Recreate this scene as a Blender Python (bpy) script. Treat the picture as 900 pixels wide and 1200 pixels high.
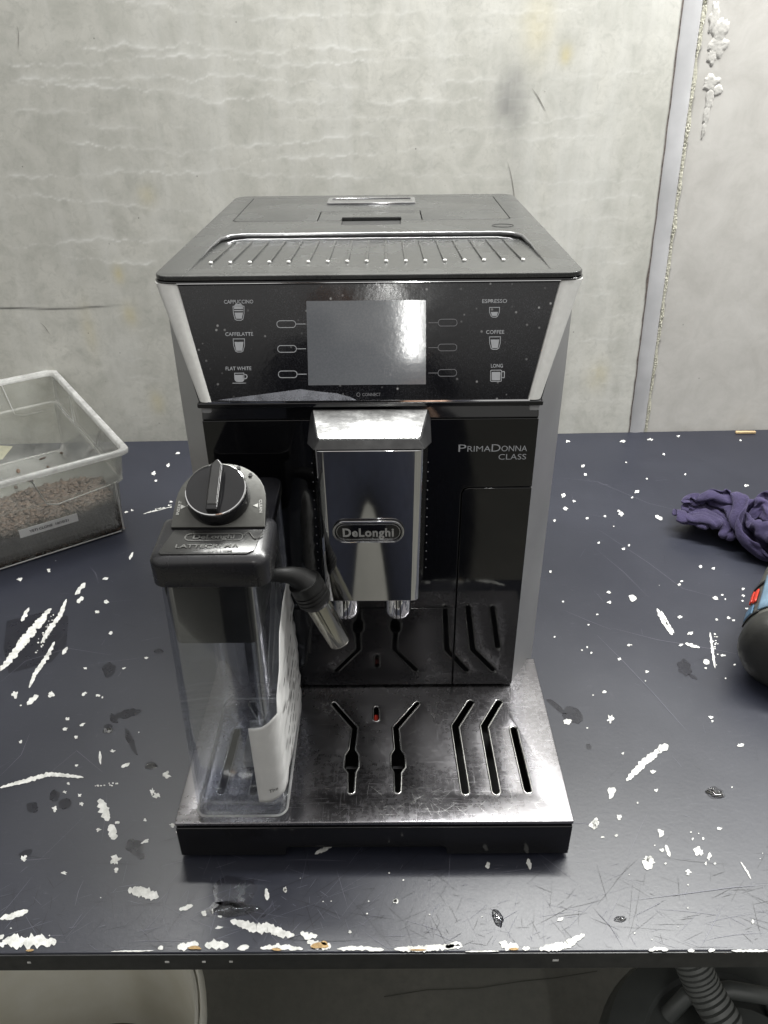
import bpy, bmesh, math, random
import numpy as np
from mathutils import Vector, Matrix, noise as mnoise
random.seed(7); rng = np.random.default_rng(7)
for o in list(bpy.data.objects): bpy.data.objects.remove(o)
SC = bpy.context.scene; COL = SC.collection
# ---------------------------------------------------------------- camera
CX, CY, CZ, YAW, PIT, ROL, FPX = 0.011036, -0.317806, 0.459425, -0.0068767, 0.5392719, -0.0114145, 888.165
def cam_axes():
    cy, sy = math.cos(YAW), math.sin(YAW)
    f = Vector((sy*math.cos(PIT), cy*math.cos(PIT), -math.sin(PIT)))
    r = Vector((cy, -sy, 0)); u = r.cross(f)
    return math.cos(ROL)*r+math.sin(ROL)*u, -math.sin(ROL)*r+math.cos(ROL)*u, f
CR, CU, CF = cam_axes(); CP = Vector((CX, CY, CZ))
cam = bpy.data.objects.new('camera', bpy.data.cameras.new('camera')); COL.objects.link(cam)
cam.matrix_world = Matrix(((CR.x, CU.x, -CF.x, CX), (CR.y, CU.y, -CF.y, CY), (CR.z, CU.z, -CF.z, CZ), (0, 0, 0, 1)))
cam.data.sensor_fit = 'VERTICAL'; cam.data.sensor_height = 36; cam.data.lens = FPX/1200*36
cam.data.clip_start = 0.01; cam.data.clip_end = 50
SC.camera = cam
def on_plane(px, py, n, o):                 # a point of the photograph on a real plane (metres)
    d = CF+CR*((px-450)/FPX)+CU*((600-py)/FPX)
    return CP+d*(((o-CP).dot(n))/d.dot(n))
def desk_pt(px, py, z=0.0): return on_plane(px, py, Vector((0, 0, 1)), Vector((0, 0, z)))
WN = Vector((-.0238, 1, 0)).normalized(); WO = Vector((-.3553, .6498, 0)); WU = Vector((WN.y, -WN.x, 0))
def wall_pt(px, py):
    p = on_plane(px, py, WN, WO); return (p-WO).dot(WU), p.z
def wall_co(s, z, off=0): return WO+WU*s+Vector((0, 0, z))-WN*off
# ---------------------------------------------------------------- light
world = bpy.data.worlds.new('World'); SC.world = world; world.use_nodes = True
wt = world.node_tree; bg = wt.nodes['Background']
tc = wt.nodes.new('ShaderNodeTexCoord'); sep = wt.nodes.new('ShaderNodeSeparateXYZ'); cr = wt.nodes.new('ShaderNodeValToRGB')
mp = wt.nodes.new('ShaderNodeMapRange'); mp.inputs[1].default_value = -1; mp.inputs[2].default_value = 1
wt.links.new(tc.outputs['Generated'], sep.inputs[0]); wt.links.new(sep.outputs['Z'], mp.inputs[0]); wt.links.new(mp.outputs[0], cr.inputs[0]); wt.links.new(cr.outputs[0], bg.inputs[0])
cr.color_ramp.elements[0].position = .46; cr.color_ramp.elements[0].color = (.03, .03, .03, 1)
cr.color_ramp.elements[1].position = .78; cr.color_ramp.elements[1].color = (.52, .512, .495, 1)
bg.inputs[1].default_value = 1.75
def lamp(name, loc, target, sx, sy, power, col=(1, 1, .97)):
    l = bpy.data.lights.new(name, 'AREA'); l.shape = 'RECTANGLE'; l.size = sx; l.size_y = sy; l.energy = power; l.color = col
    o = bpy.data.objects.new(name, l); COL.objects.link(o); o.location = loc
    d = Vector(target)-Vector(loc); o.rotation_euler = d.to_track_quat('-Z', 'Y').to_euler(); return o
lamp('wall_tube_lamp', (.32, .50, 1.16), (.22, .08, 0), 1.6, .08, 48)
lamp('rear_tube_lamp', (.105, -2.0, 1.62), (.03, .15, .30), .034, 1.15, 9)
SC.view_settings.view_transform = 'Standard'; SC.view_settings.look = 'None'; SC.view_settings.gamma = 1
SC.view_settings.exposure = 0.08
SC.render.engine = 'CYCLES'
SC.cycles.transparent_max_bounces = 24; SC.cycles.max_bounces = 10
# ---------------------------------------------------------------- materials
class N:
    def __init__(s, name):
        s.m = bpy.data.materials.new(name); s.m.use_nodes = True; s.t = s.m.node_tree
        s.b = s.t.nodes['Principled BSDF']; s.out = s.t.nodes['Material Output']
        s.co = s.t.nodes.new('ShaderNodeTexCoord').outputs['Object']
    def n(s, typ, **kw):
        nd = s.t.nodes.new(typ)
        for k, v in kw.items(): setattr(nd, k, v)
        return nd
    def l(s, a, b): s.t.links.new(a, b)
    def noise(s, scale, detail=6, rough=.55, stretch=None, dist=0):
        nd = s.n('ShaderNodeTexNoise'); nd.inputs['Scale'].default_value = scale; nd.inputs['Detail'].default_value = detail
        nd.inputs['Roughness'].default_value = rough; nd.inputs['Distortion'].default_value = dist
        v = s.co
        if stretch:
            m = s.n('ShaderNodeMapping'); m.inputs['Scale'].default_value = stretch[:3]
            if len(stretch) > 3: m.inputs['Rotation'].default_value = (0, 0, stretch[3])
            s.l(v, m.inputs[0]); v = m.outputs[0]
        s.l(v, nd.inputs['Vector']); return nd.outputs['Fac']
    def rng(s, x, a, b, c=0, d=1):
        m = s.n('ShaderNodeMapRange'); s.l(x, m.inputs[0])
        for i, v in enumerate((a, b, c, d)): m.inputs[i+1].default_value = v
        return m.outputs[0]
    def mix(s, f, a, b):
        m = s.n('ShaderNodeMix', data_type='RGBA')
        if isinstance(f, (int, float)): m.inputs[0].default_value = f
        else: s.l(f, m.inputs[0])
        for i, v in ((6, a), (7, b)):
            if isinstance(v, tuple): m.inputs[i].default_value = (*v, 1)
            else: s.l(v, m.inputs[i])
        return m.outputs[2]
    def math(s, op, a, b=None):
        m = s.n('ShaderNodeMath', operation=op)
        for i, v in ((0, a), (1, b)):
            if v is None: continue
            if isinstance(v, (int, float)): m.inputs[i].default_value = v
            else: s.l(v, m.inputs[i])
        return m.outputs[0]
    def attr(s, name): return s.n('ShaderNodeAttribute', attribute_name=name).outputs['Fac']
    def base(s, v):
        if isinstance(v, tuple): s.b.inputs['Base Color'].default_value = (*v, 1)
        else: s.l(v, s.b.inputs['Base Color'])
    def rough(s, v):
        if isinstance(v, (int, float)): s.b.inputs['Roughness'].default_value = v
        else: s.l(v, s.b.inputs['Roughness'])
    def set(s, **kw):
        for k, v in kw.items(): s.b.inputs[k.replace('_', ' ')].default_value = v
    def bump(s, h, strength=.2, dist=.001):
        b = s.n('ShaderNodeBump'); b.inputs['Strength'].default_value = strength; b.inputs['Distance'].default_value = dist
        s.l(h, b.inputs['Height']); s.l(b.outputs[0], s.b.inputs['Normal'])
def simple(name, col, rough=.4, metal=0, var=.15, nscale=60, bump=0, ior=1.5, coat=0):
    m = N(name); f = m.noise(nscale, 5)
    m.base(m.mix(m.rng(f, .3, .7), tuple(c*(1-var) for c in col), tuple(min(1, c*(1+var)) for c in col)))
    m.rough(m.rng(m.noise(nscale*1.7, 4), .25, .75, rough*.8, rough*1.2)); m.set(Metallic=metal, IOR=ior, Coat_Weight=coat)
    if bump: m.bump(m.noise(nscale*4, 4), bump)
    return m.m
M = {}
M['black_gloss'] = simple('black gloss plastic', (.004, .004, .005), .13, nscale=40, ior=1.55)
M['black_matte'] = simple('black plastic', (.010, .010, .011), .38, bump=.05)
M['void'] = simple('dark cavity plastic', (.004, .004, .004), .6)
M['rubber'] = simple('black rubber', (.010, .010, .010), .45)
M['chrome'] = simple('chrome', (.62, .62, .63), .06, 1, .04, 30)
M['silver_edge'] = simple('bright steel edge', (.7, .7, .7), .2, 1, .05)
M['print'] = simple('pale grey print', (.36, .37, .39), .5, 0, .1, 300)
M['print_dim'] = simple('dim grey print', (.13, .13, .14), .5, 0, .1, 300)
M['print_black'] = simple('black print', (.02, .02, .02), .6)
M['red'] = simple('red plastic', (.42, .03, .015), .4)
M['orange_wood'] = simple('tan wood', (.40, .29, .16), .7)
M['paper'] = simple('white paper label', (.62, .62, .61), .7, 0, .04, 90, .15)
M['plate_grey'] = simple('warm grey plate', (.060, .060, .055), .38, .35, .08, 200, .05)
M['jug_lid'] = simple('charcoal satin plastic', (.016, .016, .018), .27, .1, .05, 40)
M['grout'] = simple('dark seam line', (.003, .003, .003), .7)  # near-black line colour for the oval seam on the lid
def mk():
    m = N('door gloss glass'); m.base((.0025, .0025, .003))
    m.rough(m.rng(m.noise(35, 6), .4, .75, .035, .10)); m.set(IOR=1.58)
    return m.m
M['door'] = mk()
def mk():
    m = N('dusty black panel glass')
    big = m.noise(22, 5, .6, dist=.8); fine = m.noise(1500, 2, .7); sp = m.n('ShaderNodeTexVoronoi'); sp.inputs['Scale'].default_value = 170; m.l(m.co, sp.inputs['Vector'])
    spm = m.noise(60, 3)
    dots = m.math('MULTIPLY', m.rng(sp.outputs['Distance'], .07, .16, 1, 0), m.rng(spm, .46, .62))
    dust = m.math('MULTIPLY', m.rng(fine, .50, .72), m.rng(big, .35, .72, .12, .8))
    c = m.mix(dust, (.005, .005, .0065), (.060, .062, .070)); c = m.mix(dots, c, (.30, .30, .30))
    m.base(c); m.rough(m.rng(big, .35, .75, .10, .26)); m.set(IOR=1.5)
    m.bump(m.noise(260, 3), .12, .0006)
    return m.m
M['panel'] = mk()
def mk():
    m = N('grey display screen'); fine = m.noise(900, 3, .7)
    m.base(m.mix(m.rng(fine, .4, .75), (.125, .132, .145), (.160, .166, .178)))
    m.rough(m.rng(m.noise(30, 5), .3, .7, .07, .12)); m.set(IOR=1.6); m.bump(m.noise(380, 3, .5), .05, .0003)
    return m.m
M['screen'] = mk()
def mk():
    m = N('scratched stainless tray')
    a = m.noise(14, 3, .5, dist=.5); b = m.noise(260, 3, .6); sc1 = m.noise(40, 5, .6, (1, 30, 1, .5)); sc2 = m.noise(36, 5, .6, (30, 1, 1, -.3))
    h = m.math('ADD', m.rng(sc1, .60, .68), m.rng(sc2, .62, .70))
    m.base(m.mix(m.rng(a, .3, .7), (.22, .215, .228), (.32, .312, .328)))
    r = m.math('ADD', m.rng(a, .3, .7, .20, .30), m.rng(b, .4, .7, 0, .07)); r = m.math('ADD', r, m.math('MULTIPLY', h, .12))
    m.rough(r); m.set(Metallic=1.0); m.bump(m.math('ADD', m.math('MULTIPLY', b, .5), h), .07, .0003)
    return m.m
M['steel'] = mk()
def mk():
    m = N('lid top grey plastic'); a = m.noise(25, 5); fine = m.noise(1400, 2, .7)
    c = m.mix(m.rng(fine, .55, .72, 0, .8), (.026, .027, .027), (.105, .105, .102)); m.base(m.mix(m.rng(a, .4, .8, 0, .4), c, (.055, .055, .054)))
    m.rough(m.rng(a, .3, .7, .20, .32)); m.set(IOR=1.6); m.bump(m.noise(500, 3), .06, .0005)
    return m.m
M['lid'] = mk()
def mk():
    m = N('painted silver bracket'); m.base(m.mix(m.rng(m.noise(300, 4), .35, .7), (.56, .56, .54), (.62, .62, .60)))
    m.rough(.45); m.set(Metallic=.12); m.bump(m.noise(900, 3), .05, .0004); return m.m
M['bracket'] = mk()
def mk():
    m = N('grey metallic side panel'); m.base(m.mix(m.rng(m.noise(14, 4), .35, .7), (.26, .26, .265), (.31, .31, .315)))
    m.rough(.38); m.set(Metallic=.5); m.bump(m.noise(900, 3), .04, .0004); return m.m
M['side'] = mk()
def mk():
    m = N('brushed bright top'); b = m.noise(500, 4, .7, (1, 1, 1)); m.base(m.mix(m.rng(b, .3, .7), (.60, .60, .60), (.85, .85, .84)))
    m.rough(m.rng(m.noise(90, 6, .7), .4, .65, .28, .5)); m.set(Metallic=.85); m.bump(m.noise(240, 6, .7), .22, .0006); return m.m
M['bright_top'] = mk()
def mk(name, tint, haze, col, edge=.9, spots=True):
    """a thin clear wall: lets light through, reflects by angle, scatters a little"""
    m = N(name); t = m.t; t.nodes.remove(m.b)
    tr = m.n('ShaderNodeBsdfTransparent'); tr.inputs[0].default_value = (*tint, 1)
    gl = m.n('ShaderNodeBsdfGlossy'); gl.inputs['Roughness'].default_value = .06; gl.inputs[0].default_value = (.95, .95, .95, 1)
    df = m.n('ShaderNodeBsdfDiffuse'); df.inputs[0].default_value = (*col, 1)
    tl = m.n('ShaderNodeBsdfTranslucent'); tl.inputs[0].default_value = (*col, 1)
    ad = m.n('ShaderNodeMixShader'); ad.inputs[0].default_value = .5; m.l(df.outputs[0], ad.inputs[1]); m.l(tl.outputs[0], ad.inputs[2])
    fr = m.n('ShaderNodeFresnel'); fr.inputs[0].default_value = 1.45
    m1 = m.n('ShaderNodeMixShader'); h = m.rng(m.noise(28, 6, .65, dist=.5), .35, .75, haze*.55, haze*1.5)
    m.l(h, m1.inputs[0]); m.l(tr.outputs[0], m1.inputs[1]); m.l(ad.outputs[0], m1.inputs[2])
    m2 = m.n('ShaderNodeMixShader'); f2 = m.math('MULTIPLY', fr.outputs[0], edge); m.l(f2, m2.inputs[0]); m.l(m1.outputs[0], m2.inputs[1]); m.l(gl.outputs[0], m2.inputs[2])
    m.l(m2.outputs[0], m.out.inputs[0]); return m.m
M['clear'] = mk('clear jug plastic', (.95, .96, .98), .012, (.5, .5, .53), .38)
M['bin'] = mk('milky bin plastic', (.94, .94, .92), .19, (.72, .73, .70), .7)
M['bin_rim'] = mk('thick milky bin rim', (.85, .85, .84), .62, (.80, .80, .79), .9)
M['bin_dirty'] = mk('grimy clear film', (.85, .84, .80), .4, (.45, .40, .32), .5)
def mk():
    m = N('blue black laminate')
    a = m.noise(5, 6, .6); b = m.noise(90, 8, .7, (1, 6, 1, .35)); c = m.noise(90, 8, .7, (6, 1, 1, .2)); d = m.noise(40, 6, .65)
    s = m.math('MAXIMUM', m.rng(b, .60, .72), m.rng(c, .61, .73)); s = m.math('MULTIPLY', s, m.rng(d, .4, .62))
    col = m.mix(m.rng(a, .3, .7), (.0125, .0140, .0225), (.0185, .0203, .0305)); col = m.mix(m.math('MULTIPLY', s, .45), col, (.085, .085, .115))
    col = m.mix(m.rng(m.noise(700, 3, .7), .66, .76, 0, .5), col, (.09, .09, .10))
    m.base(col); r = m.math('ADD', m.rng(a, .3, .7, .33, .43), m.math('MULTIPLY', s, .12)); m.rough(r)
    m.set(IOR=1.55); m.bump(m.math('ADD', m.noise(300, 5, .6), m.math('MULTIPLY', s, .8)), .10, .0006)
    return m.m
M['desk'] = mk()
M['desk_edge'] = simple('dark edge band', (.012, .013, .014), .45)
def mk():
    m = N('white chipped core'); a = m.noise(160, 6, .65)
    m.base(m.mix(m.rng(a, .35, .65), (.42, .42, .40), (.68, .68, .66))); m.rough(.75); m.bump(m.noise(500, 5), .5, .0008); return m.m
M['chip'] = mk()
M['chip_brown'] = simple('exposed chipboard', (.36, .24, .11), .85, 0, .35, 500, .5)
M['scratch'] = simple('pale scratch', (.11, .11, .14), .5)
M['scratch_dark'] = simple('dark scratch', (.006, .006, .008), .5)
M['wet'] = simple('dark wet stain', (.011, .0115, .017), .28)
def mk():
    m = N('water drop'); m.b.inputs['Transmission Weight'].default_value = 1; m.set(IOR=1.33); m.rough(.02); m.base((1., 1., 1.)); return m.m
M['water'] = mk()
def mk():
    m = N('cast concrete wall')
    a = m.noise(3.5, 8, .6); b = m.noise(26, 8, .65, dist=.5); st = m.noise(9, 6, .6, (2.6, 2.6, .35)); gr = m.noise(420, 5, .7)
    col = m.mix(m.rng(a, .3, .7), (.455, .452, .415), (.565, .558, .515)); col = m.mix(m.rng(b, .38, .68, 0, .8), col, (.37, .37, .335)); col = m.mix(m.rng(m.noise(110, 7, .7, dist=.8), .50, .70, 0, .5), col, (.33, .33, .30))
    col = m.mix(m.rng(st, .5, .72, 0, .5), col, (.60, .60, .575)); col = m.mix(m.rng(gr, .55, .75, 0, .25), col, (.33, .33, .31))
    col = m.mix(m.math('MULTIPLY', m.attr('right'), .75), col, m.mix(m.rng(m.noise(22, 8, .68, dist=.6), .35, .68), (.50, .485, .465), (.40, .385, .365)))
    col = m.mix(m.math('MULTIPLY', m.attr('lines'), m.rng(m.noise(45, 5), .35, .62, .25, 1)), col, (.68, .68, .655))
    col = m.mix(m.attr('dark'), col, (.20, .20, .195)); col = m.mix(m.attr('yellow'), col, (.50, .43, .20)); col = m.mix(m.attr('crack'), col, (.07, .07, .065))
    vo = m.n('ShaderNodeTexVoronoi'); vo.inputs['Scale'].default_value = 30; m.l(m.co, vo.inputs['Vector'])
    col = m.mix(m.rng(vo.outputs['Distance'], .015, .035, .8, 0), col, (.16, .16, .15))
    m.base(col); m.rough(.82); m.bump(m.math('ADD', m.math('MULTIPLY', b, .6), m.math('MULTIPLY', gr, .5)), .14, .0010); return m.m
M['wall'] = mk()
def mk():
    m = N('dusty concrete floor'); a = m.noise(4, 8, .6); b = m.noise(60, 6, .65)
    col = m.mix(m.rng(a, .3, .7), (.15, .15, .13), (.21, .205, .18)); m.base(m.mix(m.rng(b, .4, .75, 0, .5), col, (.11, .11, .10))); m.rough(.7); m.bump(b, .3, .001); return m.m
M['floor'] = mk()
M['joint'] = simple('grey sealant strip', (.42, .42, .43), .35, 0, .16, 14, .15)
M['foam'] = simple('bumpy yellowed foam', (.48, .47, .39), .6, 0, .25, 300, .3)
M['mortar'] = simple('pale mortar lump', (.46, .45, .425), .75, 0, .16, 60, .6)
# ---------------------------------------------------------------- object helpers
ROOTLOC = {}
def link(name, me, mat, parent=None, smooth=30, bevel=0, seg=2, kind=None, label=None):
    o = bpy.data.objects.new(name, me); COL.objects.link(o)
    if mat is not None and not me.materials: me.materials.append(mat if not isinstance(mat, str) else M[mat])
    if smooth is not None:
        me.polygons.foreach_set('use_smooth', [True]*len(me.polygons))
        me.set_sharp_from_angle(angle=math.radians(smooth))
    if bevel:
        md = o.modifiers.new('bevel', 'BEVEL'); md.width = bevel; md.segments = seg; md.limit_method = 'ANGLE'; md.angle_limit = math.radians(35); md.harden_normals = True
    if parent is not None:
        o.parent = parent; o.matrix_parent_inverse = Matrix.Translation(-ROOTLOC.get(parent.name, Vector((0, 0, 0))))
        ROOTLOC[o.name] = Vector((0, 0, 0))
    if kind: o['kind'] = kind
    if label: o['label'] = label
    return o
def thing(name, label, cat, loc, group=None):
    o = bpy.data.objects.new(name, None); COL.objects.link(o); o.location = loc; o.empty_display_size = .02
    ROOTLOC[o.name] = Vector(loc); o['label'] = label; o['category'] = cat
    if group: o['group'] = group
    return o
def tag(o, label=None, cat=None, group=None, kind=None):
    for k, v in (('label', label), ('category', cat), ('group', group), ('kind', kind)):
        if v: o[k] = v
    return o
def mesh(name, V, F):
    me = bpy.data.meshes.new(name); me.from_pydata([tuple(v) for v in V], [], F); me.update()
    bm = bmesh.new(); bm.from_mesh(me); bmesh.ops.recalc_face_normals(bm, faces=bm.faces); bm.to_mesh(me); bm.free(); return me
def box(x0, x1, y0, y1, z0, z1):
    V = [(x, y, z) for x in (x0, x1) for y in (y0, y1) for z in (z0, z1)]
    return V, [(0, 1, 3, 2), (4, 6, 7, 5), (0, 4, 5, 1), (2, 3, 7, 6), (0, 2, 6, 4), (1, 5, 7, 3)]
def boxmesh(*a): return mesh('box', *box(*a))
def join(parts):
    V, F = [], []
    for v, f in parts:
        k = len(V); V += list(v); F += [tuple(i+k for i in q) for q in f]
    return V, F
def prism(pts, fn, d0, d1):
    """outline pts (2D) swept from depth d0 to d1; fn(u, v, d) -> xyz"""
    n = len(pts); V = [fn(u, v, d0) for u, v in pts]+[fn(u, v, d1) for u, v in pts]
    F = [tuple(range(n))[::-1], tuple(range(n, 2*n))]+[(i, (i+1) % n, (i+1) % n+n, i+n) for i in range(n)]
    return V, F
XZ = lambda y: (lambda u, v, d: (u, y+d, v))
XY = lambda u, v, d: (u, v, d)
def rrect(x0, x1, y0, y1, r, n=5):
    if not isinstance(r, (list, tuple)): r = [r]*4          # order: x1y0? -> corners (x0,y0),(x1,y0),(x1,y1),(x0,y1)
    P = []
    for (cx, cy, a0), q in zip(((x0, y0, 180), (x1, y0, 270), (x1, y1, 0), (x0, y1, 90)), r):
        sx = 1 if cx == x0 else -1; sy = 1 if cy == y0 else -1
        if q <= 1e-6: P.append((cx, cy)); continue
        for k in range(n+1):
            a = math.radians(a0+90*k/n); P.append((cx+sx*q+q*math.cos(a), cy+sy*q+q*math.sin(a)))
    return P
def circ(cx, cy, r, n=24, ry=None): return [(cx+r*math.cos(2*math.pi*k/n), cy+(ry or r)*math.sin(2*math.pi*k/n)) for k in range(n)]
def rings(R, close=True, cap=(True, True)):
    n = len(R[0]); V = [p for r in R for p in r]; F = []
    for k in range(len(R)-1):
        for i in range(n if close else n-1):
            j = (i+1) % n; F.append((k*n+i, k*n+j, (k+1)*n+j, (k+1)*n+i))
    if cap[0]: F.append(tuple(range(n))[::-1])
    if cap[1]: F.append(tuple(range((len(R)-1)*n, len(R)*n)))
    return V, F
def frame_for(d):
    d = Vector(d).normalized(); a = Vector((0, 0, 1)) if abs(d.z) < .9 else Vector((1, 0, 0)); u = a.cross(d).normalized(); return u, d.cross(u)
def tube(path, rad, n=12, cap=(True, True), flat=None):
    P = [Vector(p) for p in path]; R = []
    if not isinstance(rad, (list, tuple)): rad = [rad]*len(P)
    u = None
    for i, p in enumerate(P):
        d = (P[min(i+1, len(P)-1)]-P[max(i-1, 0)]).normalized()
        if u is None: u, v = frame_for(d)
        else: u = (u-d*u.dot(d)).normalized(); v = d.cross(u)
        R.append([p+u*rad[i]*math.cos(2*math.pi*k/n)+v*rad[i]*math.sin(2*math.pi*k/n)*(flat or 1) for k in range(n)])
    return rings(R, cap=cap)
def lathe(prof, c, axis=(0, 0, 1), n=32, cap=(True, True)):
    u, v = frame_for(axis); a = Vector(axis).normalized(); c = Vector(c)
    return rings([[c+a*h+u*r*math.cos(2*math.pi*k/n)+v*r*math.sin(2*math.pi*k/n) for k in range(n)] for r, h in prof], cap=cap)
def eval_curve(cu):
    o = bpy.data.objects.new('tmp', cu); COL.objects.link(o); dg = bpy.context.evaluated_depsgraph_get(); dg.update()
    me = bpy.data.meshes.new_from_object(o.evaluated_get(dg)); bpy.data.objects.remove(o); bpy.data.curves.remove(cu); me.materials.clear(); return me
def plate(loops, thick, fn, bevel=0, res=1):
    """flat plate with holes: loops[0] outline, the others holes; fn(u, v, w) -> xyz, w from 0 (top) down to -thick"""
    cu = bpy.data.curves.new('c', 'CURVE'); cu.dimensions = '2D'; cu.fill_mode = 'BOTH'
    for L in loops:
        s = cu.splines.new('POLY'); s.points.add(len(L)-1); s.use_cyclic_u = True
        for p, (a, b) in zip(s.points, L): p.co = (a, b, 0, 1)
    cu.extrude = max(thick/2-bevel, 0); cu.bevel_depth = bevel; cu.bevel_resolution = res; cu.offset = -bevel
    me = eval_curve(cu)
    for v in me.vertices: v.co = fn(v.co.x, v.co.y, v.co.z-thick/2)
    bm = bmesh.new(); bm.from_mesh(me); bmesh.ops.remove_doubles(bm, verts=bm.verts, dist=1e-6); bmesh.ops.recalc_face_normals(bm, faces=bm.faces); bm.to_mesh(me); bm.free()
    return me
def text(s, cx, cy, w, h, fn, thick=.0002, bold=0, spacing=1, shear=0):
    """flat lettering: centred on (cx, cy), width w, cap height h"""
    cu = bpy.data.curves.new('t', 'FONT'); cu.body = s; cu.size = 1; cu.align_x = 'LEFT'; cu.resolution_u = 3; cu.space_character = spacing; cu.offset = bold; cu.shear = shear
    me = eval_curve(cu); P = np.array([v.co[:2] for v in me.vertices]); lo, hi = P.min(0), P.max(0)
    bpy_cap = .73 if any(ch in s for ch in 'gjpqy') else (hi[1]-lo[1]); y0 = lo[1] if not any(ch in s for ch in 'gjpqy') else 0
    for v in me.vertices:
        v.co = fn(cx+((v.co.x-lo[0])/(hi[0]-lo[0])-.5)*w, cy+((v.co.y-y0)/bpy_cap-.5)*h, thick)
    return me
def merge(meshes, name='m'):
    bm = bmesh.new()
    for m in meshes:
        bm.from_mesh(m); bpy.data.meshes.remove(m)
    me = bpy.data.meshes.new(name); bm.to_mesh(me); bm.free(); return me
def cap_path(pts, hw, n=6):
    """rounded-end outline round a polyline with half widths"""
    P = [Vector(p) for p in pts]; hw = hw if isinstance(hw, list) else [hw]*len(P); Lf, Rt = [], []
    for i, p in enumerate(P):
        if i == 0: d = (P[1]-P[0]).normalized(); k = 1
        elif i == len(P)-1: d = (P[-1]-P[-2]).normalized(); k = 1
        else:
            a = (P[i]-P[i-1]).normalized(); b = (P[i+1]-P[i]).normalized(); d = (a+b).normalized(); k = 1/max(.5, d.dot(a))
        nn = Vector((-d.y, d.x)); Lf.append(p+nn*hw[i]*k); Rt.append(p-nn*hw[i]*k)
    d0 = (P[0]-P[1]).normalized(); d1 = (P[-1]-P[-2]).normalized(); out = []
    n0 = Vector((-d0.y, d0.x)); n1 = Vector((-d1.y, d1.x))
    for k in range(n+1):
        a = math.pi*k/n; out.append(P[0]+n0*(hw[0]*math.cos(a))+d0*(hw[0]*math.sin(a)))
    out = [P[0]+(-n0)*(-hw[0]*math.cos(math.pi*k/n))+d0*(hw[0]*math.sin(math.pi*k/n)) for k in range(n+1)]
    # walk: left side start -> right side start (round), right side, round end, left side back
    out = out if (out[0]-Lf[0]).length < 1e-6 else out[::-1]
    end = [P[-1]+n1*(hw[-1]*math.cos(math.pi*k/n))+d1*(hw[-1]*math.sin(math.pi*k/n)) for k in range(n+1)]
    end = end if (end[0]-Rt[-1]).length < 1e-6 else end[::-1]
    return [tuple(v) for v in out+Rt[1:-1]+end+Lf[1:-1][::-1]]
# ================================================================ SETTING
fl = link('floor', mesh('floor', [(-4, -4, -.75), (4, -4, -.75), (4, 3, -.75), (-4, 3, -.75)], [(0, 1, 2, 3)]), 'floor', smooth=None, kind='structure')
ck = [(450, 1168), (500, 1160), (560, 1158), (610, 1150), (650, 1146), (700, 1138)]
V, F = [], []
for i, (a, b) in enumerate(ck):
    for s in (-1, 1): V.append(desk_pt(a, b+s*.7, -.7485))
F = [(2*i, 2*i+1, 2*i+3, 2*i+2) for i in range(len(ck)-1)]
link('crack', mesh('crack', V, F), simple('floor crack', (.10, .10, .085), .9), fl, smooth=None)
# wall with per-vertex stains
gs = .002; ss = np.arange(-.34, .98, gs); zz = np.arange(-.02, .56, gs); S, Z = np.meshgrid(ss, zz, indexing='ij')
def wpoly(L): return np.array([wall_pt(*p) for p in L])
LN = [[(120,0),(190,5),(215,14),(300,22),(345,19),(400,18),(450,15),(520,13)], [(75,59),(130,56),(148,51),(185,59),(212,50),(260,58),(320,63),(360,54),(420,58),(450,60)],
 [(0,76),(110,76),(150,68),(210,65),(270,66),(315,77),(375,75),(450,70)], [(0,93),(80,93),(165,92),(180,88),(230,95),(250,88),(300,90),(340,98),(360,94),(400,102),(450,106)],
 [(0,99),(90,100),(170,105),(205,106),(245,120),(310,113),(345,119),(400,118),(450,121),(520,112)], [(70,164),(120,172),(180,174),(210,181),(260,172),(350,168),(410,158),(450,158)],
 [(0,206),(80,208),(150,200),(210,204),(265,199),(300,187),(360,184),(450,180)], [(270,202),(300,205),(420,207),(450,210)], [(0,228),(60,230),(80,236),(130,237),(170,244),(230,247)],
 [(0,290),(60,287),(90,282),(120,279),(160,283),(220,281)], [(60,299),(100,303),(150,309),(190,307)], [(120,372),(145,368),(172,372)], [(137,387),(160,386),(182,388)],
 [(140,421),(175,422),(192,427)], [(140,442),(195,443)], [(150,448),(195,448)], [(140,490),(175,488),(205,487)], [(450,50),(490,46),(540,36),(600,34),(660,38)],
 [(450,68),(520,64),(560,66)], [(450,101),(500,98),(560,93),(620,97),(680,90),(740,84),(775,84)], [(450,127),(500,120),(560,117),(615,117)],
 [(450,160),(500,157),(540,150),(600,149),(650,140),(700,133),(760,130)], [(450,178),(520,172),(590,165),(660,160),(720,160)], [(450,205),(560,206),(640,215),(700,212),(770,212)],
 [(610,248),(660,240),(700,232),(760,228)], [(650,258),(700,256),(760,254)], [(660,292),(740,288)], [(680,345),(750,345)], [(670,400),(740,395)], [(675,430),(745,428)], [(660,470),(740,468)],
 [(520,20),(600,14),(700,12)], [(0,128),(60,131),(140,128)], [(60,146),(150,150),(230,148)], [(690,310),(745,306)], [(690,372),(742,370)], [(680,450),(740,449)], [(310,140),(420,138),(520,141)]]
lines = np.zeros_like(S)
for k, L in enumerate(LN):
    W = wpoly(L); o = np.argsort(W[:, 0]); xs, zs = W[o, 0], W[o, 1]
    zc = np.interp(S, xs, zs)+.0014*np.sin(S*160+k*2)+.0009*np.sin(S*390+k)
    w = .0012+.0006*np.sin(S*55+k*3); fade = np.clip((S-xs[0])/.02, 0, 1)*np.clip((xs[-1]-S)/.02, 0, 1)
    amp = (.90 if k < 17 and len(L) > 3 else .50)*(.75+.25*np.sin(S*30+k*5))
    d = (Z-zc)/w; lines = np.maximum(lines, fade*amp*np.maximum(np.exp(-d*d), .35*np.exp(-np.abs(d-1.2)/2.2)))
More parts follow.
